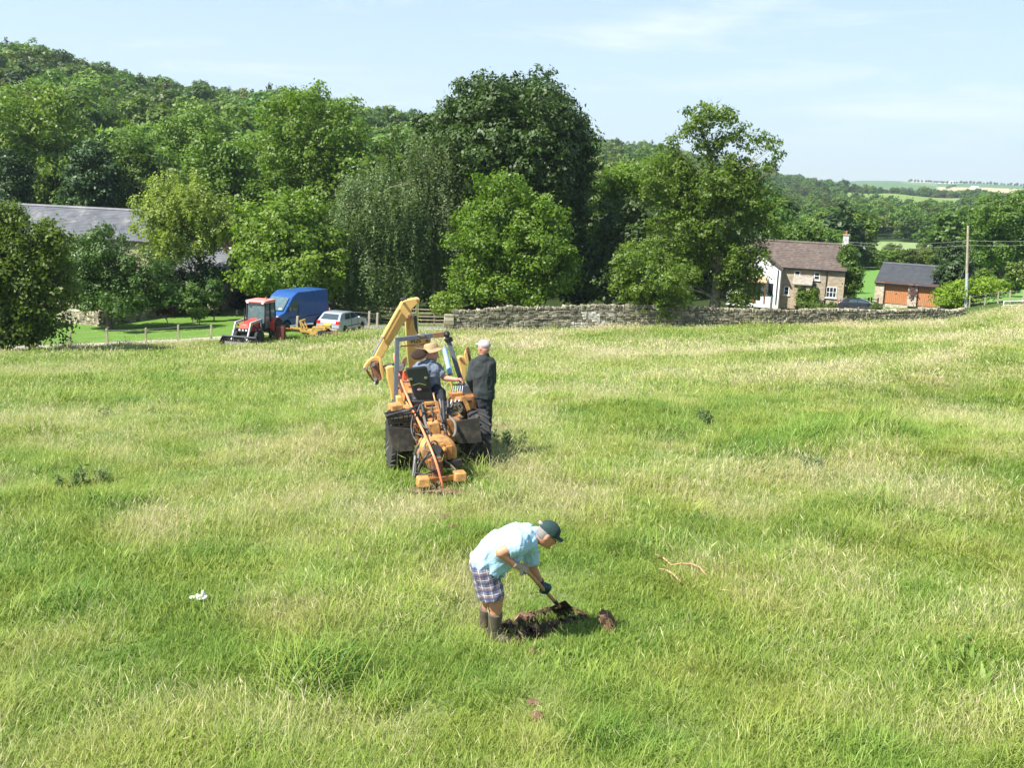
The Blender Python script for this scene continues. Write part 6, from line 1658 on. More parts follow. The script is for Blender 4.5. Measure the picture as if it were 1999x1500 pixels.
    # ---- hoses
    for pts, r_, m in (
        ([(816, 800, -.5), (809, 830, -.7), (808, 846, -.85), (816, 848, -.9), (824, 850, -1.0)], .013, M_HOSE),
        ([(826, 800, -.55), (829, 820, -.75), (833, 835, -.9), (833, 850, -1.0)], .022, M_HOSE_G),
        ([(815, 848, -1.0), (826, 855, -1.1), (812, 880, -1.3), (808, 905, -1.45), (807, 930, -1.5)], .016, M_HOSE),
        ([(824, 858, -1.1), (818, 885, -1.35), (815, 908, -1.5), (808, 930, -1.55)], .016, M_HOSE_G),
        ([(846, 876, -1.5), (832, 890, -1.6), (822, 905, -1.6), (816, 925, -1.6), (812, 930, -1.55)], .015, M_HOSE),
        ([(846, 886, -1.5), (833, 893, -1.55), (824, 903, -1.6), (820, 915, -1.55)], .017, M_HOSE),
        ([(812, 924, -1.6), (828, 925, -1.7), (845, 920, -1.7), (852, 908, -1.6), (858, 886, -1.5)], .012, M_HOSE),
        ([(838, 868, -1.42), (845, 861, -1.45), (853, 864, -1.45), (855, 873, -1.45), (851, 878, -1.5)], .012, M_HOSE),
        ([(833, 862, -1.42), (829, 872, -1.45), (832, 880, -1.48), (845, 882, -1.5)], .012, M_HOSE_G),
        ([(866, 800, -.4), (876, 812, -.6), (888, 826, -.75), (889, 845, -.85), (884, 853, -.9)], .022, M_HOSE_G),
        ([(884, 822, -.68), (900, 826, -.70), (912, 845, -.72), (922, 864, -.72)], .018, M_HOSE),
        ([(888, 826, -.70), (900, 836, -.72), (908, 850, -.72)], .012, M_HOSE_G),
        ([(868, 785, -.2), (872, 800, -.35), (874, 815, -.5), (870, 830, -.7)], .018, M_HOSE),
        ([(858, 780, -.2), (862, 800, -.4), (864, 820, -.6), (862, 832, -.75)], .016, M_HOSE_G),
        ([(830, 785, -.3), (820, 792, -.4), (817, 805, -.5), (822, 820, -.65)], .014, M_HOSE),
        ([(893, 782, -.2), (884, 794, -.3), (874, 802, -.4), (866, 812, -.5)], .016, M_HOSE),
        ([(898, 782, -.2), (890, 796, -.32), (880, 806, -.42), (872, 818, -.55)], .014, M_HOSE_G)): hose(t, pts, r_, m)
    for pts, r_, m in (([(820, 822, -.85), (828, 834, -.95), (836, 838, -1.0), (842, 852, -1.15), (846, 868, -1.4)], .014, M_HOSE),
        ([(868, 846, -.95), (876, 856, -1.1), (876, 872, -1.3), (866, 884, -1.5)], .013, M_HOSE), ([(806, 812, -.78), (803, 832, -.85), (806, 850, -.95), (814, 862, -1.1)], .015, M_HOSE),
        ([(848, 784, -.3), (842, 800, -.6), (846, 818, -.8), (840, 832, -.95)], .012, M_HOSE), ([(880, 776, -.3), (868, 790, -.45), (860, 806, -.6), (864, 826, -.85)], .015, M_HOSE),
        ([(833, 905, -1.6), (838, 915, -1.65), (848, 918, -1.68), (858, 912, -1.68)], .012, M_HOSE), ([(868, 900, -1.5), (880, 908, -1.5), (890, 918, -1.55)], .014, M_HOSE_G)): hose(t, pts, r_, m)
    for x, y, yl in ((842, 846, -.97), (855, 846, -.97), (812, 833, -.78), (814, 858, -.78), (846, 893, -1.68), (858, 900, -1.68), (832, 942, -1.86), (892, 932, -1.66)): MB().tube(LP(x, y, yl), LP(x, y, yl + .05), .016, n=6).build('bolt', M_RUST, t)
    MB().tube(LP(811, 890, -1.45), LP(807, 930, -1.55), .022).build('hose_end', M_STEEL, t); MB().tube(LP(813, 905, -1.5), LP(810, 932, -1.58), .028).build('hose_coupling', M_DARK, t)
    # ---- the pipe being fed down to the plough: a thing of its own
    o = hose(None, [(770, 690, 1.0), (770.5, 703, .9), (779, 733, .55), (798, 781, -.1), (814, 816, -.75), (835, 862, -1.45), (851, 902, -1.72), (862, 940, -1.78), (865, 953, -1.76)], .017, M_ORPIPE, 'water_pipe')
    o.location = D0; o.rotation_euler = (0, 0, AL); tag(o, 'long coral orange pipe fed down over the back of the machine', 'pipe')
    return t
build_digger()
# ================================================================ people
from mathutils import noise as mnoise
def organic(name, parts, m, parent, voxel=.012, smooth=4, base=None, folds=None):
    """one continuous surface round a chain of tapering limbs"""
    mb = MB()
    for p in parts:
        k = p[0]
        if k in 'cf':
            _, a, ra, b, rb = p
            mb.tube(a, b, ra, rb, 14)
            if k == 'c': mb.ball(a, ra, 14); mb.ball(b, rb, 14)
        else:
            _, c, rr, ax = p
            q = MB().ball((0, 0, 0), 1.0, 18, sq=rr)
            M3 = Matrix((ax[0], ax[1], ax[2])).transposed()
            mb.add([Vector(c) + M3 @ Vector(v) for v in q.v], q.f)
    if base is not None: mb.xf(Matrix.Translation(-Vector(base)))
    o = mb.build(name + '_rough', None, smooth=0)
    r_ = o.modifiers.new('r', 'REMESH'); r_.mode = 'VOXEL'; r_.voxel_size = voxel; r_.adaptivity = 0
    s_ = o.modifiers.new('s', 'SMOOTH'); s_.factor = .5; s_.iterations = smooth
    dg = bpy.context.evaluated_depsgraph_get(); me = bpy.data.meshes.new_from_object(o.evaluated_get(dg)); old = o.data
    bpy.data.objects.remove(o); bpy.data.meshes.remove(old)
    if folds:                                      # creases worked into the cloth itself
        amp, fr, st = folds; cc = [v.co.copy() for v in me.vertices]; nn_ = [v.normal.copy() for v in me.vertices]
        for v, c, n_ in zip(me.vertices, cc, nn_):
            q = Vector((c.x * st[0], c.y * st[1], c.z * st[2])) * fr
            a = 1 - abs(mnoise.noise(q)) * 2.2; b_ = 1 - abs(mnoise.noise(q * 2.1 + Vector((7, 3, 1)))) * 2.2
            v.co = c + n_ * amp * (max(a, -.6) + .5 * max(b_, -.6) - .7)
    me.name = name; me.materials.clear(); me.polygons.foreach_set('use_smooth', np.ones(len(me.polygons), dtype=bool))
    return link(name, me, m, parent)

AX = (Vector((1, 0, 0)), Vector((0, 1, 0)), Vector((0, 0, 1)))
def frame(d, up):
    """axes with the third along d"""
    z = Vector(d).normalized(); x = Vector(up).cross(z).normalized(); return (x, z.cross(x), z)

def skin(name, c): return mat(name, c, .55, var=.12, scale=14)
M_SKIN = skin('tanned_skin', (.46, .22, .135)); M_SKIN2 = skin('ruddy_skin', (.52, .25, .18))
def cloth(name, c, var=.15, fold=.5):
    return mat(name, c, .9, var=var, scale=7, bump=fold, bscale=9)
M_SHIRT = mat('pale_blue_cotton', (.34, .54, .68), .9, var=.10, scale=5, bump=1.0, bscale=11, stretch=(1, .6, 1.3))
M_CAP = cloth('dark_green_cap', (.016, .045, .042)); M_HAIR = cloth('grey_hair', (.22, .205, .19), .3)
M_BOOT = mat('muddy_wellington', (.085, .070, .048), .7, var=.35, scale=9, dirt=(.19, .13, .08), dirt_amt=.4)
M_GLOVE = cloth('tan_glove', (.34, .28, .22)); M_GLOVE2 = mat('teal_rubber_glove', (.016, .055, .072), .45, var=.2)
M_TEE = cloth('grey_blue_tee', (.13, .16, .21)); M_TROU = cloth('dark_navy_trousers', (.018, .021, .028), .3)
M_JACK = cloth('dark_grey_green_jacket', (.026, .033, .033), .2, .8); M_PCAP = cloth('pinkish_white_cap', (.42, .365, .355), .08)
M_STRAW = mat('straw_hat_felt', (.36, .25, .135), .85, var=.15); M_HATD = mat('brown_hat_underside', (.035, .018, .012), .9)
M_WOOD = mat('worn_ash_handle', (.46, .25, .14), .5, var=.25, scale=10); M_SPADE = mat('earthy_blade', (.06, .05, .042), .6, metal=.3, var=.3)
M_SOIL = mat('damp_red_brown_soil', (.155, .085, .050), .95, var=.4, scale=9, bump=1.0, bscale=24)
M_SOIL_D = mat('dark_turned_soil', (.045, .028, .018), .95, var=.4, scale=9, bump=1.0, bscale=24)

def plaid():
    m, n, l, o = new_mat('checked_shorts_cloth')
    b = n.new('ShaderNodeBsdfPrincipled'); b.inputs['Roughness'].default_value = .9
    tc = n.new('ShaderNodeTexCoord'); sx = n.new('ShaderNodeSeparateXYZ')
    mp = n.new('ShaderNodeMapping'); mp.inputs['Rotation'].default_value = (0, R(14), 0); l.new(tc.outputs['Object'], mp.inputs[0]); l.new(mp.outputs[0], sx.inputs[0])
    src = None; base = (.165, .16, .21, 1)
    def stripes(sock, per, wd, off, col, fac, prev):
        a = n.new('ShaderNodeMath'); a.operation = 'MULTIPLY_ADD'; a.inputs[1].default_value = 1 / per; a.inputs[2].default_value = off + 20; l.new(sock, a.inputs[0])
        f = n.new('ShaderNodeMath'); f.operation = 'FRACT'; l.new(a.outputs[0], f.inputs[0])
        c = n.new('ShaderNodeMath'); c.operation = 'LESS_THAN'; c.inputs[1].default_value = wd; l.new(f.outputs[0], c.inputs[0])
        k = n.new('ShaderNodeMath'); k.operation = 'MULTIPLY'; k.inputs[1].default_value = fac; l.new(c.outputs[0], k.inputs[0])
        x = n.new('ShaderNodeMix'); x.data_type = 'RGBA'; x.inputs[7].default_value = col; l.new(k.outputs[0], x.inputs[0])
        if prev is None: x.inputs[6].default_value = base
        else: l.new(prev, x.inputs[6])
        return x.outputs[2]
    X, Z = sx.outputs[0], sx.outputs[2]
    for sock in (X, Z):
        src = stripes(sock, .075, .30, 0, (.055, .065, .17, 1), .7, src); src = stripes(sock, .075, .10, .45, (.62, .60, .60, 1), .8, src); src = stripes(sock, .075, .09, .72, (.36, .17, .12, 1), .6, src)
    l.new(src, b.inputs['Base Color']); l.new(b.outputs[0], o.inputs[0]); return m
M_PLAID = plaid()

def hand(name, palm, d, n_, grip, r_f, m, parent, base, flip=1, voxel=.0055):
    """a hand closed round a bar: palm centre, finger direction d, palm normal n_, grip = axis of what is held"""
    d, n_, g = Vector(d).normalized(), Vector(n_).normalized(), Vector(grip).normalized()
    L = [('e', palm, (.040, .045, .022), (g, d, n_))]
    for k, ln in enumerate((.036, .040, .038, .031)):
        o_ = g * (.029 - .0195 * k) * flip
        a = Vector(palm) + o_ + d * .036; b = a + d * ln * .55 + n_ * -.012; c = b + n_ * -.034 * 1 + d * .004; e = c - d * ln * .7 - n_ * .004
        L += [('c', a, .0105, b, .010), ('c', b, .010, c, .0095), ('c', c, .0095, e, .0085)]
    t0 = Vector(palm) + g * .036 * flip - d * .018; t1 = t0 + g * .020 * flip + d * .018 - n_ * .016; t2 = t1 - g * .006 * flip + d * .022 - n_ * .018
    L += [('c', t0, .013, t1, .0115), ('c', t1, .0115, t2, .010)]
    return L

def build_digging_man():
    g0 = hit(958, 1262); yb = g0.y
    Q = lambda x, y, dy=0: P(x, y, yb + dy)
    t = thing('person', 'man in pale blue shirt and checked shorts bent over digging with a spade', 'person', g0)
    B = g0
    # -- skin: head, neck, arms, lower legs as one body with the trunk inside the clothes
    chin, crown = Q(1056, 1060, -.02), Q(1080, 1027, -.02); hc = chin.lerp(crown, .52); up = (crown - chin).normalized()
    face = Vector((.62, .12, -.75)); face = (face - up * face.dot(up)).normalized(); side = up.cross(face)
    hips, chest = Q(948, 1096), Q(1022, 1054)
    body = [('e', hc, (.078, .098, .118), (side, face, up)), ('e', hc + face * .045 - up * .055, (.052, .05, .06), (side, face, up)),
            ('c', Q(1040, 1050), .062, hc - up * .05 - face * .02, .058), ('c', hips, .09, chest, .09),
            ('c', hc + face * .088 - up * .012, .013, hc + face * .108 - up * .035, .016),                         # nose
            ('e', hc + side * -.078 - face * .01 - up * .01, (.012, .022, .032), (side, face, up)), ('e', hc + side * .078 - face * .01 - up * .01, (.012, .022, .032), (side, face, up)),
            ('c', hc + face * .088 - up * .062, .014, hc + face * .084 - up * .066 + side * .012, .013),            # lips
            ('e', hc + face * .07 - up * .095, (.03, .022, .02), (side, face, up))]
    rs, re_, rw = Q(1013, 1062, -.20), Q(977, 1079, -.25), Q(1007, 1105, -.20)
    ls, le, lw = Q(1032, 1066, .17), Q(1041, 1112, .30), Q(1057, 1142, .36)
    body += [('c', rs, .058, re_, .047), ('c', re_, .047, rw, .029), ('c', ls, .056, le, .045), ('c', le, .045, lw, .029)]
    rk, ra = Q(972, 1163, -.05), Q(965, 1212, -.01); lk, la = Q(958, 1160, .16), Q(949, 1200, .22)
    body += [('c', hips, .085, rk, .062), ('c', rk, .062, rk.lerp(ra, .45) + Vector((-.012, 0, 0)), .056), ('c', rk.lerp(ra, .45), .056, ra, .045), ('c', hips, .085, lk, .062), ('c', lk, .062, la, .05)]
    sk = organic('body', body, M_SKIN, t, .0085, 3, B)
    # glasses, hair, cap
    e = hc + face * .092 + up * .012
    gs = MB()
    for s_ in (-1, 1): gs.lathe([(.026, -.002), (.026, .002)], n=12)
    gs = MB(); 
    for s_ in (-1, 1):
        c = e + side * s_ * .034 - B; ring = [c + (side * math.cos(a) * .027 + up * math.sin(a) * .020) for a in np.linspace(0, 2 * math.pi, 13)]; gs.path(ring, .0035, 5)
        gs.path([c + side * s_ * .027, c + side * s_ * .044 - face * .03, c + side * s_ * .046 - face * .095], .003, 5)
    gs.path([e - side * .010 - B, e + side * .010 - B], .003, 5); gs.build('glasses', M_DARK, t)
    organic('hair', [('e', hc - face * .026 + up * .0, (.0805, .080, .086), (side, face, up))], M_HAIR, t, .009, 2, B)
    cp_ = organic('cap', [('e', hc + up * .050 - face * .004, (.085, .104, .078), (side, face, up)), ('e', hc + up * .034 + face * .012, (.085, .095, .04), (side, face, up)), ('e', hc + up * .128, (.010, .010, .008), (side, face, up))], M_CAP, t, .009, 2, B)
    br = MB(); c0 = hc + face * .085 + up * .038; V = []
    for k in range(9):
        a = -1.25 + 2.5 * k / 8; V.append(c0 + side * math.sin(a) * .078 + face * (math.cos(a) * .088 - .02) - up * (.016 * abs(math.sin(a)) + .012) - B)
    br.prism(V, up * .007); br.build('brim', M_CAP, cp_, bevel=.002); MB().box(hc - face * .10 + up * .055 - B, (.05, .05, .025), Matrix((side, face, up)).transposed()).build('strap_patch', M_PCAP, cp_, bevel=.006)
    # shirt
    sh = []
    for dy in (-.075, .075):
        w = Vector((0, dy, 0)); sh += [('c', Q(944, 1092) + w, .112, Q(972, 1068) + w, .132), ('c', Q(972, 1068) + w, .132, Q(1008, 1053) + w, .128), ('c', Q(1008, 1053) + w, .128, Q(1026, 1050) + w, .110)]
        sh += [('f', Q(973, 1080) + w, .118, Q(960, 1110) + w, .100), ('c', Q(1004, 1078) + w * .8, .08, Q(972, 1104) + w, .07)]
    sh += [('c', Q(1026, 1048), .10, Q(1042, 1044), .066), ('f', Q(1036, 1046), .082, Q(1048, 1044), .070)]
    sh += [('c', Q(1018, 1058, -.15), .095, rs, .080), ('f', rs, .082, rs.lerp(re_, .62), .078), ('c', Q(1028, 1058, .12), .09, ls, .076), ('f', ls, .078, ls.lerp(le, .66), .072)]
    sh += [('c', Q(962, 1108, -.1), .055, Q(972, 1126, -.14), .016), ('c', Q(975, 1105, .05), .05, Q(982, 1124, .08), .02), ('c', Q(938, 1090, -.05), .085, Q(928, 1087, 0), .055)]
    organic('shirt', sh, M_SHIRT, t, .0085, 2, B, folds=(.011, 9, (1.3, .5, .8)))
    organic('collar', [('e', Q(1046, 1043, -.01), (.030, .074, .075), frame((.3, 0, .95), (1, 0, .2)))], M_SHIRT, t, .008, 1, B)
    # shorts
    so = [('c', Q(941, 1100, .02), .125, Q(948, 1108, .04), .125), ('f', Q(946, 1106, -.07), .118, Q(965, 1168, -.06), .098), ('f', Q(942, 1106, .10), .115, Q(953, 1166, .15), .098), ('c', Q(944, 1104, -.06), .115, Q(948, 1120, -.06), .112)]
    organic('shorts', so, M_PLAID, t, .0095, 1, B, folds=(.008, 9, (1, 1, .5)))
    # boots
    for nm, a, b, f in (('boot', Q(967, 1197, -.02), Q(964, 1256, 0), (1, -.25)), ('boot', Q(950, 1186, .20), Q(947, 1238, .24), (1, .1))):
        fd = Vector((f[0], f[1], 0)).normalized(); b = Vector((b.x, b.y, gz(b.x, b.y) + .07))
        organic(nm, [('f', a, .070, a.lerp(b, .55), .058), ('c', a.lerp(b, .5), .060, b, .056), ('c', b, .056, b + fd * .10 - Vector((0, 0, .03)), .040), ('c', b - Vector((0, 0, .03)), .05, b + fd * .12 - Vector((0, 0, .04)), .032)], M_BOOT, t, .010, 2, B)
    # the spade: its own thing
    tip = hit(1103, 1200) + Vector((0, 0, -.06)); top = Q(1021, 1107, -.14); ax = (tip - top).normalized(); Ls = (tip - top).length
    s = thing('spade', 'long wooden-handled spade with an earthy blade held by the bent man', 'spade', tip)
    blade_top = tip - ax * .29
    wv = Vector((.83, -.1, .55)); wv = (wv - ax * wv.dot(ax)).normalized(); nv = wv.cross(ax)
    MB().path([top - tip, top.lerp(blade_top, .5) - tip, blade_top + ax * .08 - tip], [.0165, .0175, .020], 10).build('shaft', M_WOOD, s)
    MB().tube(top - wv * .055 - tip, top + wv * .055 - tip, .016).build('grip', M_WOOD, s)
    MB().prism([blade_top - wv * .085 - tip, blade_top + wv * .085 - tip, tip + wv * .09 - tip - ax * .06, tip - tip + wv * .0, tip - wv * .09 - tip - ax * .06], nv * .006).build('blade', M_SPADE, s, bevel=.002)
    MB().tube(blade_top - ax * .12 - tip, blade_top + ax * .07 - tip, .022, .018).build('socket', M_SPADE, s)
    # gloved hands closed on it
    fa = (rw - re_).normalized()
    pr = top + ax * .035 + Vector((-.012, -.035, .018))
    d1 = (ax * .15 + Vector((.75, .1, -.25))).normalized(); n1 = Vector((-.1, -.75, .62)); n1 = (n1 - d1 * n1.dot(d1)).normalized(); g1 = d1.cross(n1)
    organic('glove', hand('glove', pr, d1, n1, g1, .01, M_GLOVE, t, B) + [('c', pr - d1 * .03, .030, rw + (re_ - rw).normalized() * .02, .034)], M_GLOVE, t, .0055, 2, B)
    pl = top.lerp(tip, .50) + Vector((.012, -.03, .028))
    d2 = Vector((-.35, .25, -.85)); d2 = (d2 - ax * d2.dot(ax) * .2).normalized(); n2 = Vector((.5, -.7, .45)); n2 = (n2 - d2 * n2.dot(d2)).normalized(); g2 = d2.cross(n2)
    organic('glove', hand('glove', pl, d2, n2, g2, .01, M_GLOVE2, t, B) + [('c', pl - d2 * .03, .032, lw, .036), ('c', lw, .036, lw.lerp(le, .16), .040)], M_GLOVE2, t, .0055, 2, B)
    MB().tube(lw.lerp(le, .20) - B, lw.lerp(le, .25) - B, .040, .042, 14).build('watch', M_DARK, t)

def build_operator():
    t = thing('person', 'seated operator in wide-brimmed straw hat and grey-blue T-shirt reaching for levers', 'person', Lw(LP(830, 772, .25))); B = t.location.copy()
    Q = lambda x, y, yl: Lw(LP(x, y, yl))
    hp, ch, nk = Q(832, 765, .30), Q(834, 722, .30), Q(840, 704, .30)
    hd = Q(844, 692, .32)
    rs, re_, rw = Q(853, 720, .28), Q(868, 738, .22), Q(893, 741, .12); ls, le, lw = Q(816, 716, .42), Q(812, 742, .62), Q(822, 752, .85)
    hdir = Vector((.75, .5, -.1)).normalized(); up = Vector((.12, 0, 1)).normalized(); sd = hdir.cross(up).normalized()
    body = [('e', hd, (.078, .095, .118), (sd, hdir, up)), ('c', nk, .055, hd - up * .05, .055), ('c', hp, .08, ch, .08), ('c', rs, .055, re_, .045), ('c', re_, .046, rw, .030), ('c', ls, .055, le, .045), ('c', le, .045, lw, .03),
            ('c', hd + hdir * .09, .014, hd + hdir * .108 - up * .03, .017), ('e', hd + hdir * .04 - up * .07, (.05, .05, .05), (sd, hdir, up)), ('e', hd + sd * .078, (.012, .02, .032), (sd, hdir, up)), ('e', hd - sd * .078, (.012, .02, .032), (sd, hdir, up))]
    body += hand('hand', rw + (rw - re_).normalized() * .06, (rw - re_).normalized() * .7 + Vector((0, 0, -.5)), Vector((.2, -.6, .7)), Vector((.2, .9, .2)), .01, None, t, B)
    organic('body', body, M_SKIN2, t, .0085, 2, B)
    sh = [('c', Q(822, 760, .30), .15, Q(828, 724, .30), .155), ('c', Q(842, 760, .30), .14, Q(842, 726, .30), .145), ('c', Q(822, 720, .36), .12, Q(848, 722, .28), .12), ('c', Q(836, 712, .30), .10, nk, .072),
          ('c', Q(846, 720, .28), .10, rs, .085), ('f', rs, .085, rs.lerp(re_, .75), .075), ('f', ls, .08, ls.lerp(le, .6), .072)]
    organic('t_shirt', sh, M_TEE, t, .011, 2, B, folds=(.012, 8, (.8, 1, 1)))
    tr = [('c', Q(828, 766, .30), .135, Q(842, 766, .28), .13), ('c', Q(843, 766, .25), .11, Q(860, 766, .55), .085), ('c', Q(860, 766, .55), .082, Q(866, 800, .50), .062), ('c', Q(832, 766, .35), .11, Q(826, 764, .78), .085), ('c', Q(826, 764, .78), .08, Q(828, 800, .85), .06),
          ('c', Q(852, 762, .18), .10, Q(862, 780, .10), .09)]
    organic('trousers', tr, M_TROU, t, .012, 2, B, folds=(.010, 8, (1, 1, .6)))
    for a in (Q(867, 803, .50), Q(828, 803, .86)): organic('boot', [('c', a, .055, a + Vector((0, .14, -.02)), .05)], M_BOOT, t, .012, 2, B)
    # hat: brim with curled sides, crown with a dent
    hu = Vector((-.22, .1, 1)).normalized(); hx = Vector((1, .15, .25)); hx = (hx - hu * hx.dot(hu)).normalized(); hy = hu.cross(hx); c = hd + hu * .055 - B
    def pt(rr, a, h): return c + hx * math.cos(a) * rr * 1.12 + hy * math.sin(a) * rr + hu * h
    n = 28; rows = [(.10, .045), (.13, .012), (.17, .0), (.205, .012)]; V = []
    for r_, h in rows:
        for k in range(n):
            a = 2 * math.pi * k / n; curl = .055 * (r_ / .205) ** 3 * math.cos(2 * a) * .5 + (.06 * (r_ / .205) ** 3 if math.cos(a) < -.3 else 0); V.append(pt(r_, a, h + curl))
    V2 = [v - hu * .006 for v in V]; m_ = len(V)
    F = [(i * n + k, i * n + (k + 1) % n, (i + 1) * n + (k + 1) % n, (i + 1) * n + k) for i in range(3) for k in range(n)]; F2 = [tuple(m_ + i for i in f[::-1]) for f in F]
    Fe = [(3 * n + k, 3 * n + (k + 1) % n, m_ + 3 * n + (k + 1) % n, m_ + 3 * n + k) for k in range(n)]
    hb = MB().add(V, F).add([], []); hb = MB(); hb.add(V + V2, F + F2 + Fe); ht = hb.build('hat_brim', M_STRAW, t, smooth=60)
    n2 = 24; rows = [(.108, .0), (.104, .05), (.094, .095), (.078, .118), (.045, .122), (.01, .105)]; V = [pt(r_, 2 * math.pi * k / n2, h) for r_, h in rows for k in range(n2)]
    MB().add(V, [(i * n2 + k, i * n2 + (k + 1) % n2, (i + 1) * n2 + (k + 1) % n2, (i + 1) * n2 + k) for i in range(5) for k in range(n2)] + [tuple(range(n2 - 1, -1, -1))]).build('hat_crown', M_STRAW, ht, smooth=60)
    MB().add([pt(.1095, 2 * math.pi * k / n2, h) for h in (.012, .034) for k in range(n2)], [(k, (k + 1) % n2, (k + 1) % n2 + n2, k + n2) for k in range(n2)]).build('hat_band', M_HATD, ht)
    # broad dark flap of the hat hanging at the back left
    q = Q(818, 691, .22) - B; ov = MB().ball((0, 0, 0), 1, 20, sq=(.125, .02, .085)); M4 = Matrix.Translation(q) @ Euler((-.35, R(-18), AL)).to_matrix().to_4x4(); ov.xf(M4); ov.build('hat_flap', M_HATD, ht)

def build_standing_man():
    yb = 16.0; g0 = gat(943, yb); t = thing('person', 'standing man in dark jacket and pale cap seen from behind, right of the machine', 'person', g0); B = g0
    Q = lambda x, y, dy=0: P(x, y, yb + dy)
    hd = Q(944.5, 679); up = Vector((0, 0, 1)); fc = Vector((-.78, .62, 0)).normalized(); sd = fc.cross(up)
    ls, le, lw = Q(926, 710, .10), Q(917, 742, .0), Q(922, 764, .16); rs, re_, rw = Q(959, 711, -.02), Q(961, 744, .10), Q(953, 764, .28)
    body = [('e', hd, (.078, .097, .118), (sd, fc, up)), ('c', Q(945.5, 700), .062, hd - up * .06, .060), ('e', hd + fc * .04 - up * .07, (.055, .05, .055), (sd, fc, up)), ('c', hd + fc * .09, .014, hd + fc * .108 - up * .03, .017),
            ('e', hd + sd * .078, (.013, .022, .034), (sd, fc, up)), ('e', hd - sd * .078, (.013, .022, .034), (sd, fc, up)), ('c', Q(944, 770), .08, Q(944, 715), .09),
            ('c', ls, .05, le, .042), ('c', le, .042, lw, .03), ('c', rs, .05, re_, .042), ('c', re_, .042, rw, .03)]
    body += hand('hand', lw + Vector((-.02, .03, -.05)), Vector((-.3, .3, -.8)), Vector((-.5, -.6, 0)), Vector((.5, .8, 0)), .01, None, t, B)
    body += hand('hand', rw + Vector((-.03, .05, -.03)), Vector((-.3, .5, -.7)), Vector((.6, -.6, 0)), Vector((.5, .8, 0)), .01, None, t, B)
    organic('body', body, M_SKIN2, t, .0085, 2, B)
    ja = [('c', Q(938, 716), .125, Q(940, 762), .118), ('c', Q(951, 716), .125, Q(950, 764), .122), ('c', Q(931, 707, .03), .085, Q(956, 707), .085), ('f', Q(940, 758), .125, Q(940, 776), .13), ('f', Q(950, 760), .13, Q(949, 778), .13), ('c', Q(944, 702), .10, Q(946, 694), .068),
          ('c', ls, .078, le, .058), ('f', le, .057, lw, .047), ('c', rs, .078, re_, .058), ('f', re_, .057, rw, .047), ('c', Q(944, 725), .14, Q(945, 762), .135)]
    organic('jacket', ja, M_JACK, t, .011, 2, B, folds=(.014, 7, (1, 1, .45)))
    organic('collar', [('e', Q(945, 694.5), (.075, .08, .035), (sd, fc, up))], M_JACK, t, .01, 1, B)
    cp_ = organic('cap', [('e', hd + up * .048 - fc * .006, (.088, .106, .080), (sd, fc, up))], M_PCAP, t, .009, 2, B)
    br = MB(); c0 = hd + fc * .085 + up * .052; V = [c0 + sd * math.sin(a) * .072 + fc * (math.cos(a) * .085 - .02) - up * .012 * abs(math.sin(a)) - B for a in np.linspace(-1.25, 1.25, 9)]
    br.prism(V, up * .007); br.build('brim', M_PCAP, cp_, bevel=.002)
    zf = gz(g0.x, g0.y)
    f1, f2 = gat(939, 15.9) + Vector((0, 0, .08)), gat(951, 16.1) + Vector((0, 0, .08)); k1, k2 = Q(937, 823, -.02), Q(950, 822, .02)
    tr = [('c', Q(940, 770, -.01), .108, k1, .078), ('c', k1, .083, k1.lerp(f1, .45), .068), ('c', Q(949, 770, .01), .108, k2, .078), ('c', k2, .083, k2.lerp(f2, .45), .068), ('c', Q(940, 770), .115, Q(949, 772), .115)]
    organic('trousers', tr, M_TROU, t, .012, 2, B, folds=(.010, 8, (1, 1, .5)))
    mb_ = mat('navy_wellington', (.035, .045, .075), .4, var=.25)
    for k_, f in ((k1, f1), (k2, f2)): organic('boot', [('f', k_.lerp(f, .30), .078, k_.lerp(f, .6), .070), ('c', k_.lerp(f, .55), .064, f, .056), ('c', f, .055, f + Vector((-.10, .10, -.02)), .045)], mb_, t, .011, 2, B)

build_digging_man()
build_operator()
build_standing_man()
# ================================================================ small things in the field
def clod_mesh(seed, r=.1, sq=(1, 1, .7)):
    rng = random.Random(seed); bm = bmesh.new(); bmesh.ops.create_icosphere(bm, subdivisions=2, radius=r)
    for v in bm.verts: v.co = Vector((v.co.x * sq[0], v.co.y * sq[1], v.co.z * sq[2])) * rng.uniform(.72, 1.2)
    me = bpy.data.meshes.new('clod'); bm.to_mesh(me); bm.free(); return me

def clod(px, py, r, lab, m, seed, sq=(1, 1, .7), grp=None, dz=.0):
    p = hit(px, py) + Vector((0, 0, r * .3 + dz)); o = link('soil_clod', clod_mesh(seed, r, sq), m); o.location = p; o.rotation_euler = (0, 0, seed)
    return tag(o, lab, 'clod', grp)

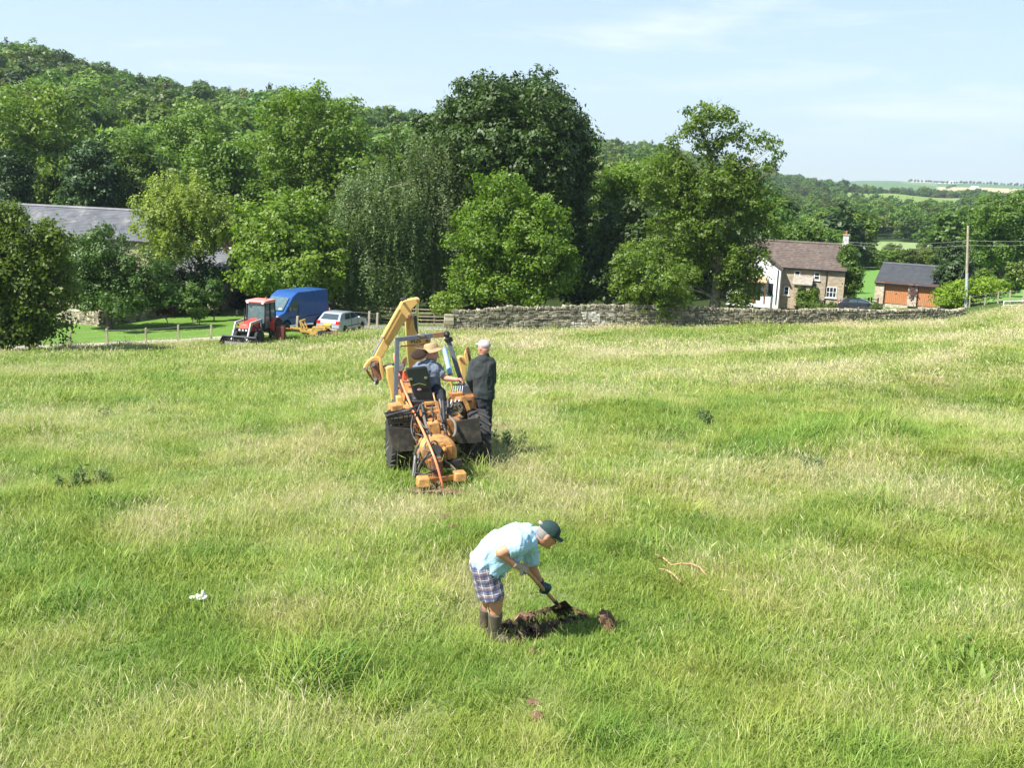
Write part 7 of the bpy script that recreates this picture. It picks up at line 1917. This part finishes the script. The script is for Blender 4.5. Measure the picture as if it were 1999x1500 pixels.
def build_props():
    rng = random.Random(8)
    # soil inside the hole, laid on the dug ground
    V, F = [], []; n = 26; nx = 9; ax, ay, bx, by = _a.x, _a.y, _b.x, _b.y; d = Vector((bx - ax, by - ay, 0)); L = d.length; d.normalize(); s_ = Vector((d.y, -d.x, 0))
    for i in range(n):
        for k in range(nx):
            q = Vector((ax, ay, 0)) + d * (L * (-.12 + 1.24 * i / (n - 1))) + s_ * ((k / (nx - 1) - .5) * .40 * (1 + .3 * math.sin(i * 1.7 + k)))
            V.append((q.x, q.y, gz(q.x, q.y) + .006 + .030 * vnoise(q.x, q.y, .06, 3)))
    for i in range(n - 1):
        for k in range(nx - 1): a = i * nx + k; F.append((a, a + 1, a + nx + 1, a + nx))
    tag(link('bare_soil', np_mesh('bare_soil', np.array(V), np.array(F), smooth=True), M_SOIL_D), kind='structure')
    G = 'clods of earth around the dug hole'
    for px, py, r, sq, lab, m in ((1022, 1219, .058, (1.2, .9, .7), 'biggest red-brown clod heaped on the far edge of the dug hole', M_SOIL), (1010, 1224, .042, (1, 1, .8), 'clod at the left of the heap behind the hole', M_SOIL), (1036, 1214, .04, (1, 1, .8), 'clod at the right of the heap behind the hole', M_SOIL),
                                  (1000, 1246, .045, (1.4, 1, .6), 'flat grey-brown clod beside the bent man’s boot', M_SOIL), (1018, 1252, .04, (1, 1, .7), 'small clod on the near lip of the hole', M_SOIL), (1062, 1228, .04, (1.4, .8, .6), 'crumb of earth on the near lip towards the spade', M_SOIL_D),
                                  (1040, 1280, .045, (1, .8, .5), 'lone clod in the grass just nearer than the boots', M_SOIL), (1042, 1384, .05, (.8, 1.2, .5), 'upper clod of the pair in the foreground grass', M_SOIL), (1047, 1412, .065, (1.2, .9, .5), 'lower darker clod of the pair in the foreground grass', M_SOIL),
                                  (868, 1016, .06, (1, 1.2, .5), 'first clod of earth behind the plough', M_SOIL), (884, 1036, .07, (1, 1.3, .5), 'second clod of earth behind the plough, towards the bent man', M_SOIL), (873, 1003, .04, (1, 1, .5), 'crumb of earth nearest the plough feet', M_SOIL)):
        clod(px, py, r, lab.replace('’', "'"), m, int(px * 7 + py) % 97, sq, G)
    # loose crumbs thrown about the hole
    cv, cf = [], []; base = hit(1040, 1228)
    for k in range(170):
        f = rng.random(); q = Vector((ax, ay, 0)) + d * (L * (-.25 + 1.45 * f)) + s_ * rng.gauss(0, .15); r_ = rng.uniform(.006, .022); zz = gz(q.x, q.y) + r_ + rng.uniform(0, .03)
        b = len(cv); cv += [(q.x - base.x + a * r_ * rng.uniform(.6, 1.3), q.y - base.y + c * r_ * rng.uniform(.6, 1.3), zz - base.z + e * r_ * rng.uniform(.6, 1.2)) for a, c, e in ((1, 0, 0), (-1, 0, 0), (0, 1, 0), (0, -1, 0), (0, 0, 1), (0, 0, -1))]
        cf += [(b + i, b + j, b + k_) for i, j, k_ in ((0, 2, 4), (2, 1, 4), (1, 3, 4), (3, 0, 4), (2, 0, 5), (1, 2, 5), (3, 1, 5), (0, 3, 5))]
    o = link('soil_crumbs', np_mesh('soil_crumbs', np.array(cv), np.array(cf)), M_SOIL); o.location = base; tag(o, kind='stuff')
    # slit turf around the plough
    p = hit(846, 969); V, F = [], []; n = 10
    for i in range(n):
        for k in range(n):
            x, y = (i / 9 - .5) * .75, (k / 9 - .5) * .34; q = p + Vector((x + .05, y + .08, 0)); V.append((q.x, q.y, gz(q.x, q.y) + .03 + .05 * vnoise(q.x, q.y, .09, 4)))
    for i in range(n - 1):
        for k in range(n - 1): a = i * n + k; F.append((a, a + n, a + n + 1, a + 1))
    tag(link('bare_soil', np_mesh('bare_soil', np.array(V), np.array(F), smooth=True), M_SOIL), kind='structure')
    # upturned turf slab
    p = hit(1180, 1238); t = thing('turf_slab', 'upturned slab of turf with a bare brown face right of the spade', 'turf', p, R(-20))
    bm = bmesh.new(); bmesh.ops.create_cube(bm, size=1.0); bmesh.ops.subdivide_edges(bm, edges=bm.edges[:], cuts=4, use_grid_fill=True)
    for v in bm.verts: v.co = Vector((v.co.x * .095, v.co.y * .10, v.co.z * .22 * (1 - 0 * v.co.x))) + Vector((rng.uniform(-.014, .014), rng.uniform(-.014, .014), rng.uniform(-.01, .01))); v.co.x = v.co.x * (1 - 1.6 * v.co.z) - v.co.z * .35
    me = bpy.data.meshes.new('earth'); bm.to_mesh(me); bm.free(); o = link('earth', me, M_SOIL, t); o.location = (.02, .03, .085); o.rotation_euler = (R(12), R(-6), 0)
    tm = tuft_mesh('turf_grass', 77, 90, .10, .05, .12, .006, 3, 1.1); tm.materials.append(M_GRASS); o = link('turf_grass', tm, None, t); o.location = (.0, -.03, .02); tag(o, kind='stuff')
    # orange pipe offcuts
    def lying(pts, r, lab):
        q = [hit(x, y) + Vector((0, 0, dz)) for x, y, dz in pts]; o = MB().path([a - q[0] for a in q], r, 8).build('pipe_offcut', M_OFFCUT); o.location = q[0]; return tag(o, lab, 'pipe', 'orange pipe offcuts in the grass')
    lying([(1277, 1106, .13), (1292, 1112, .11), (1310, 1116, .07), (1328, 1120, .10), (1348, 1123, .10), (1364, 1129, .10), (1379, 1140, .06)], .009, 'longer pale orange pipe offcut lying in the grass right of the turf slab')
    lying([(1285, 1130, .10), (1298, 1132, .10), (1312, 1138, .10), (1328, 1150, .07)], .010, 'shorter curved orange pipe offcut just nearer than the longer one')
    # white fleece / plastic scraps
    def scrap(px, py, blobs, lab, nm='white_scrap', cat='scrap'):
        b = hit(px, py); o = organic(nm, [('e', P(x, y, b.y), (rx, .03, rz), AX) for x, y, rx, rz in blobs], M_FLEECE, None, .007, 2, b); o.location = b; tag(o, lab, cat)
        return o
    scrap(387, 1185, [(376, 1167, .032, .018), (386, 1165, .035, .026), (396, 1159, .018, .036), (402, 1166, .020, .024), (391, 1169, .05, .016)], 'crumpled white plastic scrap, the largest, in the left foreground grass')
    for px, py, r, lab in ((68, 1205, .028, 'small white scrap near the left edge of the field'), (349, 1432, .026, 'small white tuft low in the left foreground'), (352, 1339, .018, 'tiny pale scrap between the large white scrap and the lowest tuft'), (505, 832, .03, 'tiny white scrap in the far grass left of the machine'), (1972, 885, .035, 'pale scrap near the right edge of the field')):
        scrap(px, py + 5, [(px, py, r, r * .7), (px + 3, py - 2, r * .6, r * .6)], lab)
    # thistles and nettles
    def weed(px, py, h, n, seed, lab, wd=.12):
        b = hit(px, py); r2 = np.random.default_rng(seed); t = thing('thistle_plant', lab, 'weed', b); st = MB(); cs = []
        for k in range(n):
            x, y = r2.normal(0, wd * .6), r2.normal(0, wd * .6); hh = h * r2.uniform(.6, 1.05); tp = Vector((x * 1.5, y * 1.5, hh)); st.path([(x, y, 0), Vector((x * 1.2, y * 1.2, hh * .5)), tp], [.006, .005, .003], 5)
            for q in np.linspace(.15, 1, 13): cs.append((x * (1 + .5 * q) + r2.normal(0, .02), y * (1 + .5 * q) + r2.normal(0, .02), hh * q))
        cs = np.repeat(np.array(cs), 4, 0); cs += r2.normal(0, .035, cs.shape) * np.array([1, 1, .4]); nn_ = r2.normal(0, .6, cs.shape); nn_[:, 2] += .7; nn_ /= np.linalg.norm(nn_, axis=1, keepdims=True)
        V, F = leaf_quads(cs, nn_, r2.uniform(.018, .042, len(cs)), r2, 2.2); tag(link('leaves', np_mesh('leaves', V, F, np.repeat(r2.random(len(cs)), 4)), LM['weed'], t), kind='stuff'); st.build('stems', M_BARK, t)
    W_ = [(1386, 838, .42, 3, 'upright dark green thistle in the middle of the right-hand slope', .06), (1377, 825, .3, 3, 'low thistle touching the upright one on the right-hand slope', .1), (140, 953, .24, 4, 'left one of two dark weeds on the left of the field', .14), (181, 946, .24, 4, 'right one of two dark weeds on the left of the field', .12),
          (1580, 915, .2, 3, 'dark thistle in the pale grass of the right-hand slope', .14), (232, 815, .22, 4, 'far dark nettle patch above the two dark weeds', .22),           (1465, 675, .5, 4, 'weeds against the foot of the stone wall', .3), (972, 868, .22, 3, 'brown-green dock beside the standing man', .14), (992, 872, .26, 4, 'seeding dock at the edge of the shade right of the standing man', .15)]
    for k, (x, y, h, n, lab, wd) in enumerate(W_): weed(x, y, h, n, 60 + k, lab, wd)
M_OFFCUT = mat('faded_orange_pipe', (.50, .30, .17), .5, var=.15)
M_FLEECE = mat('white_fleece', (.80, .80, .78), .9, var=.05)
LM['weed'] = leaf_mat('weed_leaves', (.075, .135, .040), (.15, .22, .075), .3)
build_props()

# ================================================================ the air
def build_haze():
    x0, x1, y0, y1, z0, z1 = -4200, 4800, -300, 6300, -300, 330
    mb = MB().box(((x0 + x1) / 2, (y0 + y1) / 2, (z0 + z1) / 2), (x1 - x0, y1 - y0, z1 - z0))
    m, n, l, o = new_mat('summer_haze'); v = n.new('ShaderNodeVolumePrincipled')
    v.inputs['Color'].default_value = (.72, .88, 1.0, 1); v.inputs['Density'].default_value = .00014; v.inputs['Anisotropy'].default_value = .2
    l.new(v.outputs[0], o.inputs['Volume']); h = mb.build('haze', m, smooth=0); tag(h, kind='stuff')
build_near_trees()
build_woods()
build_grass()
build_haze()
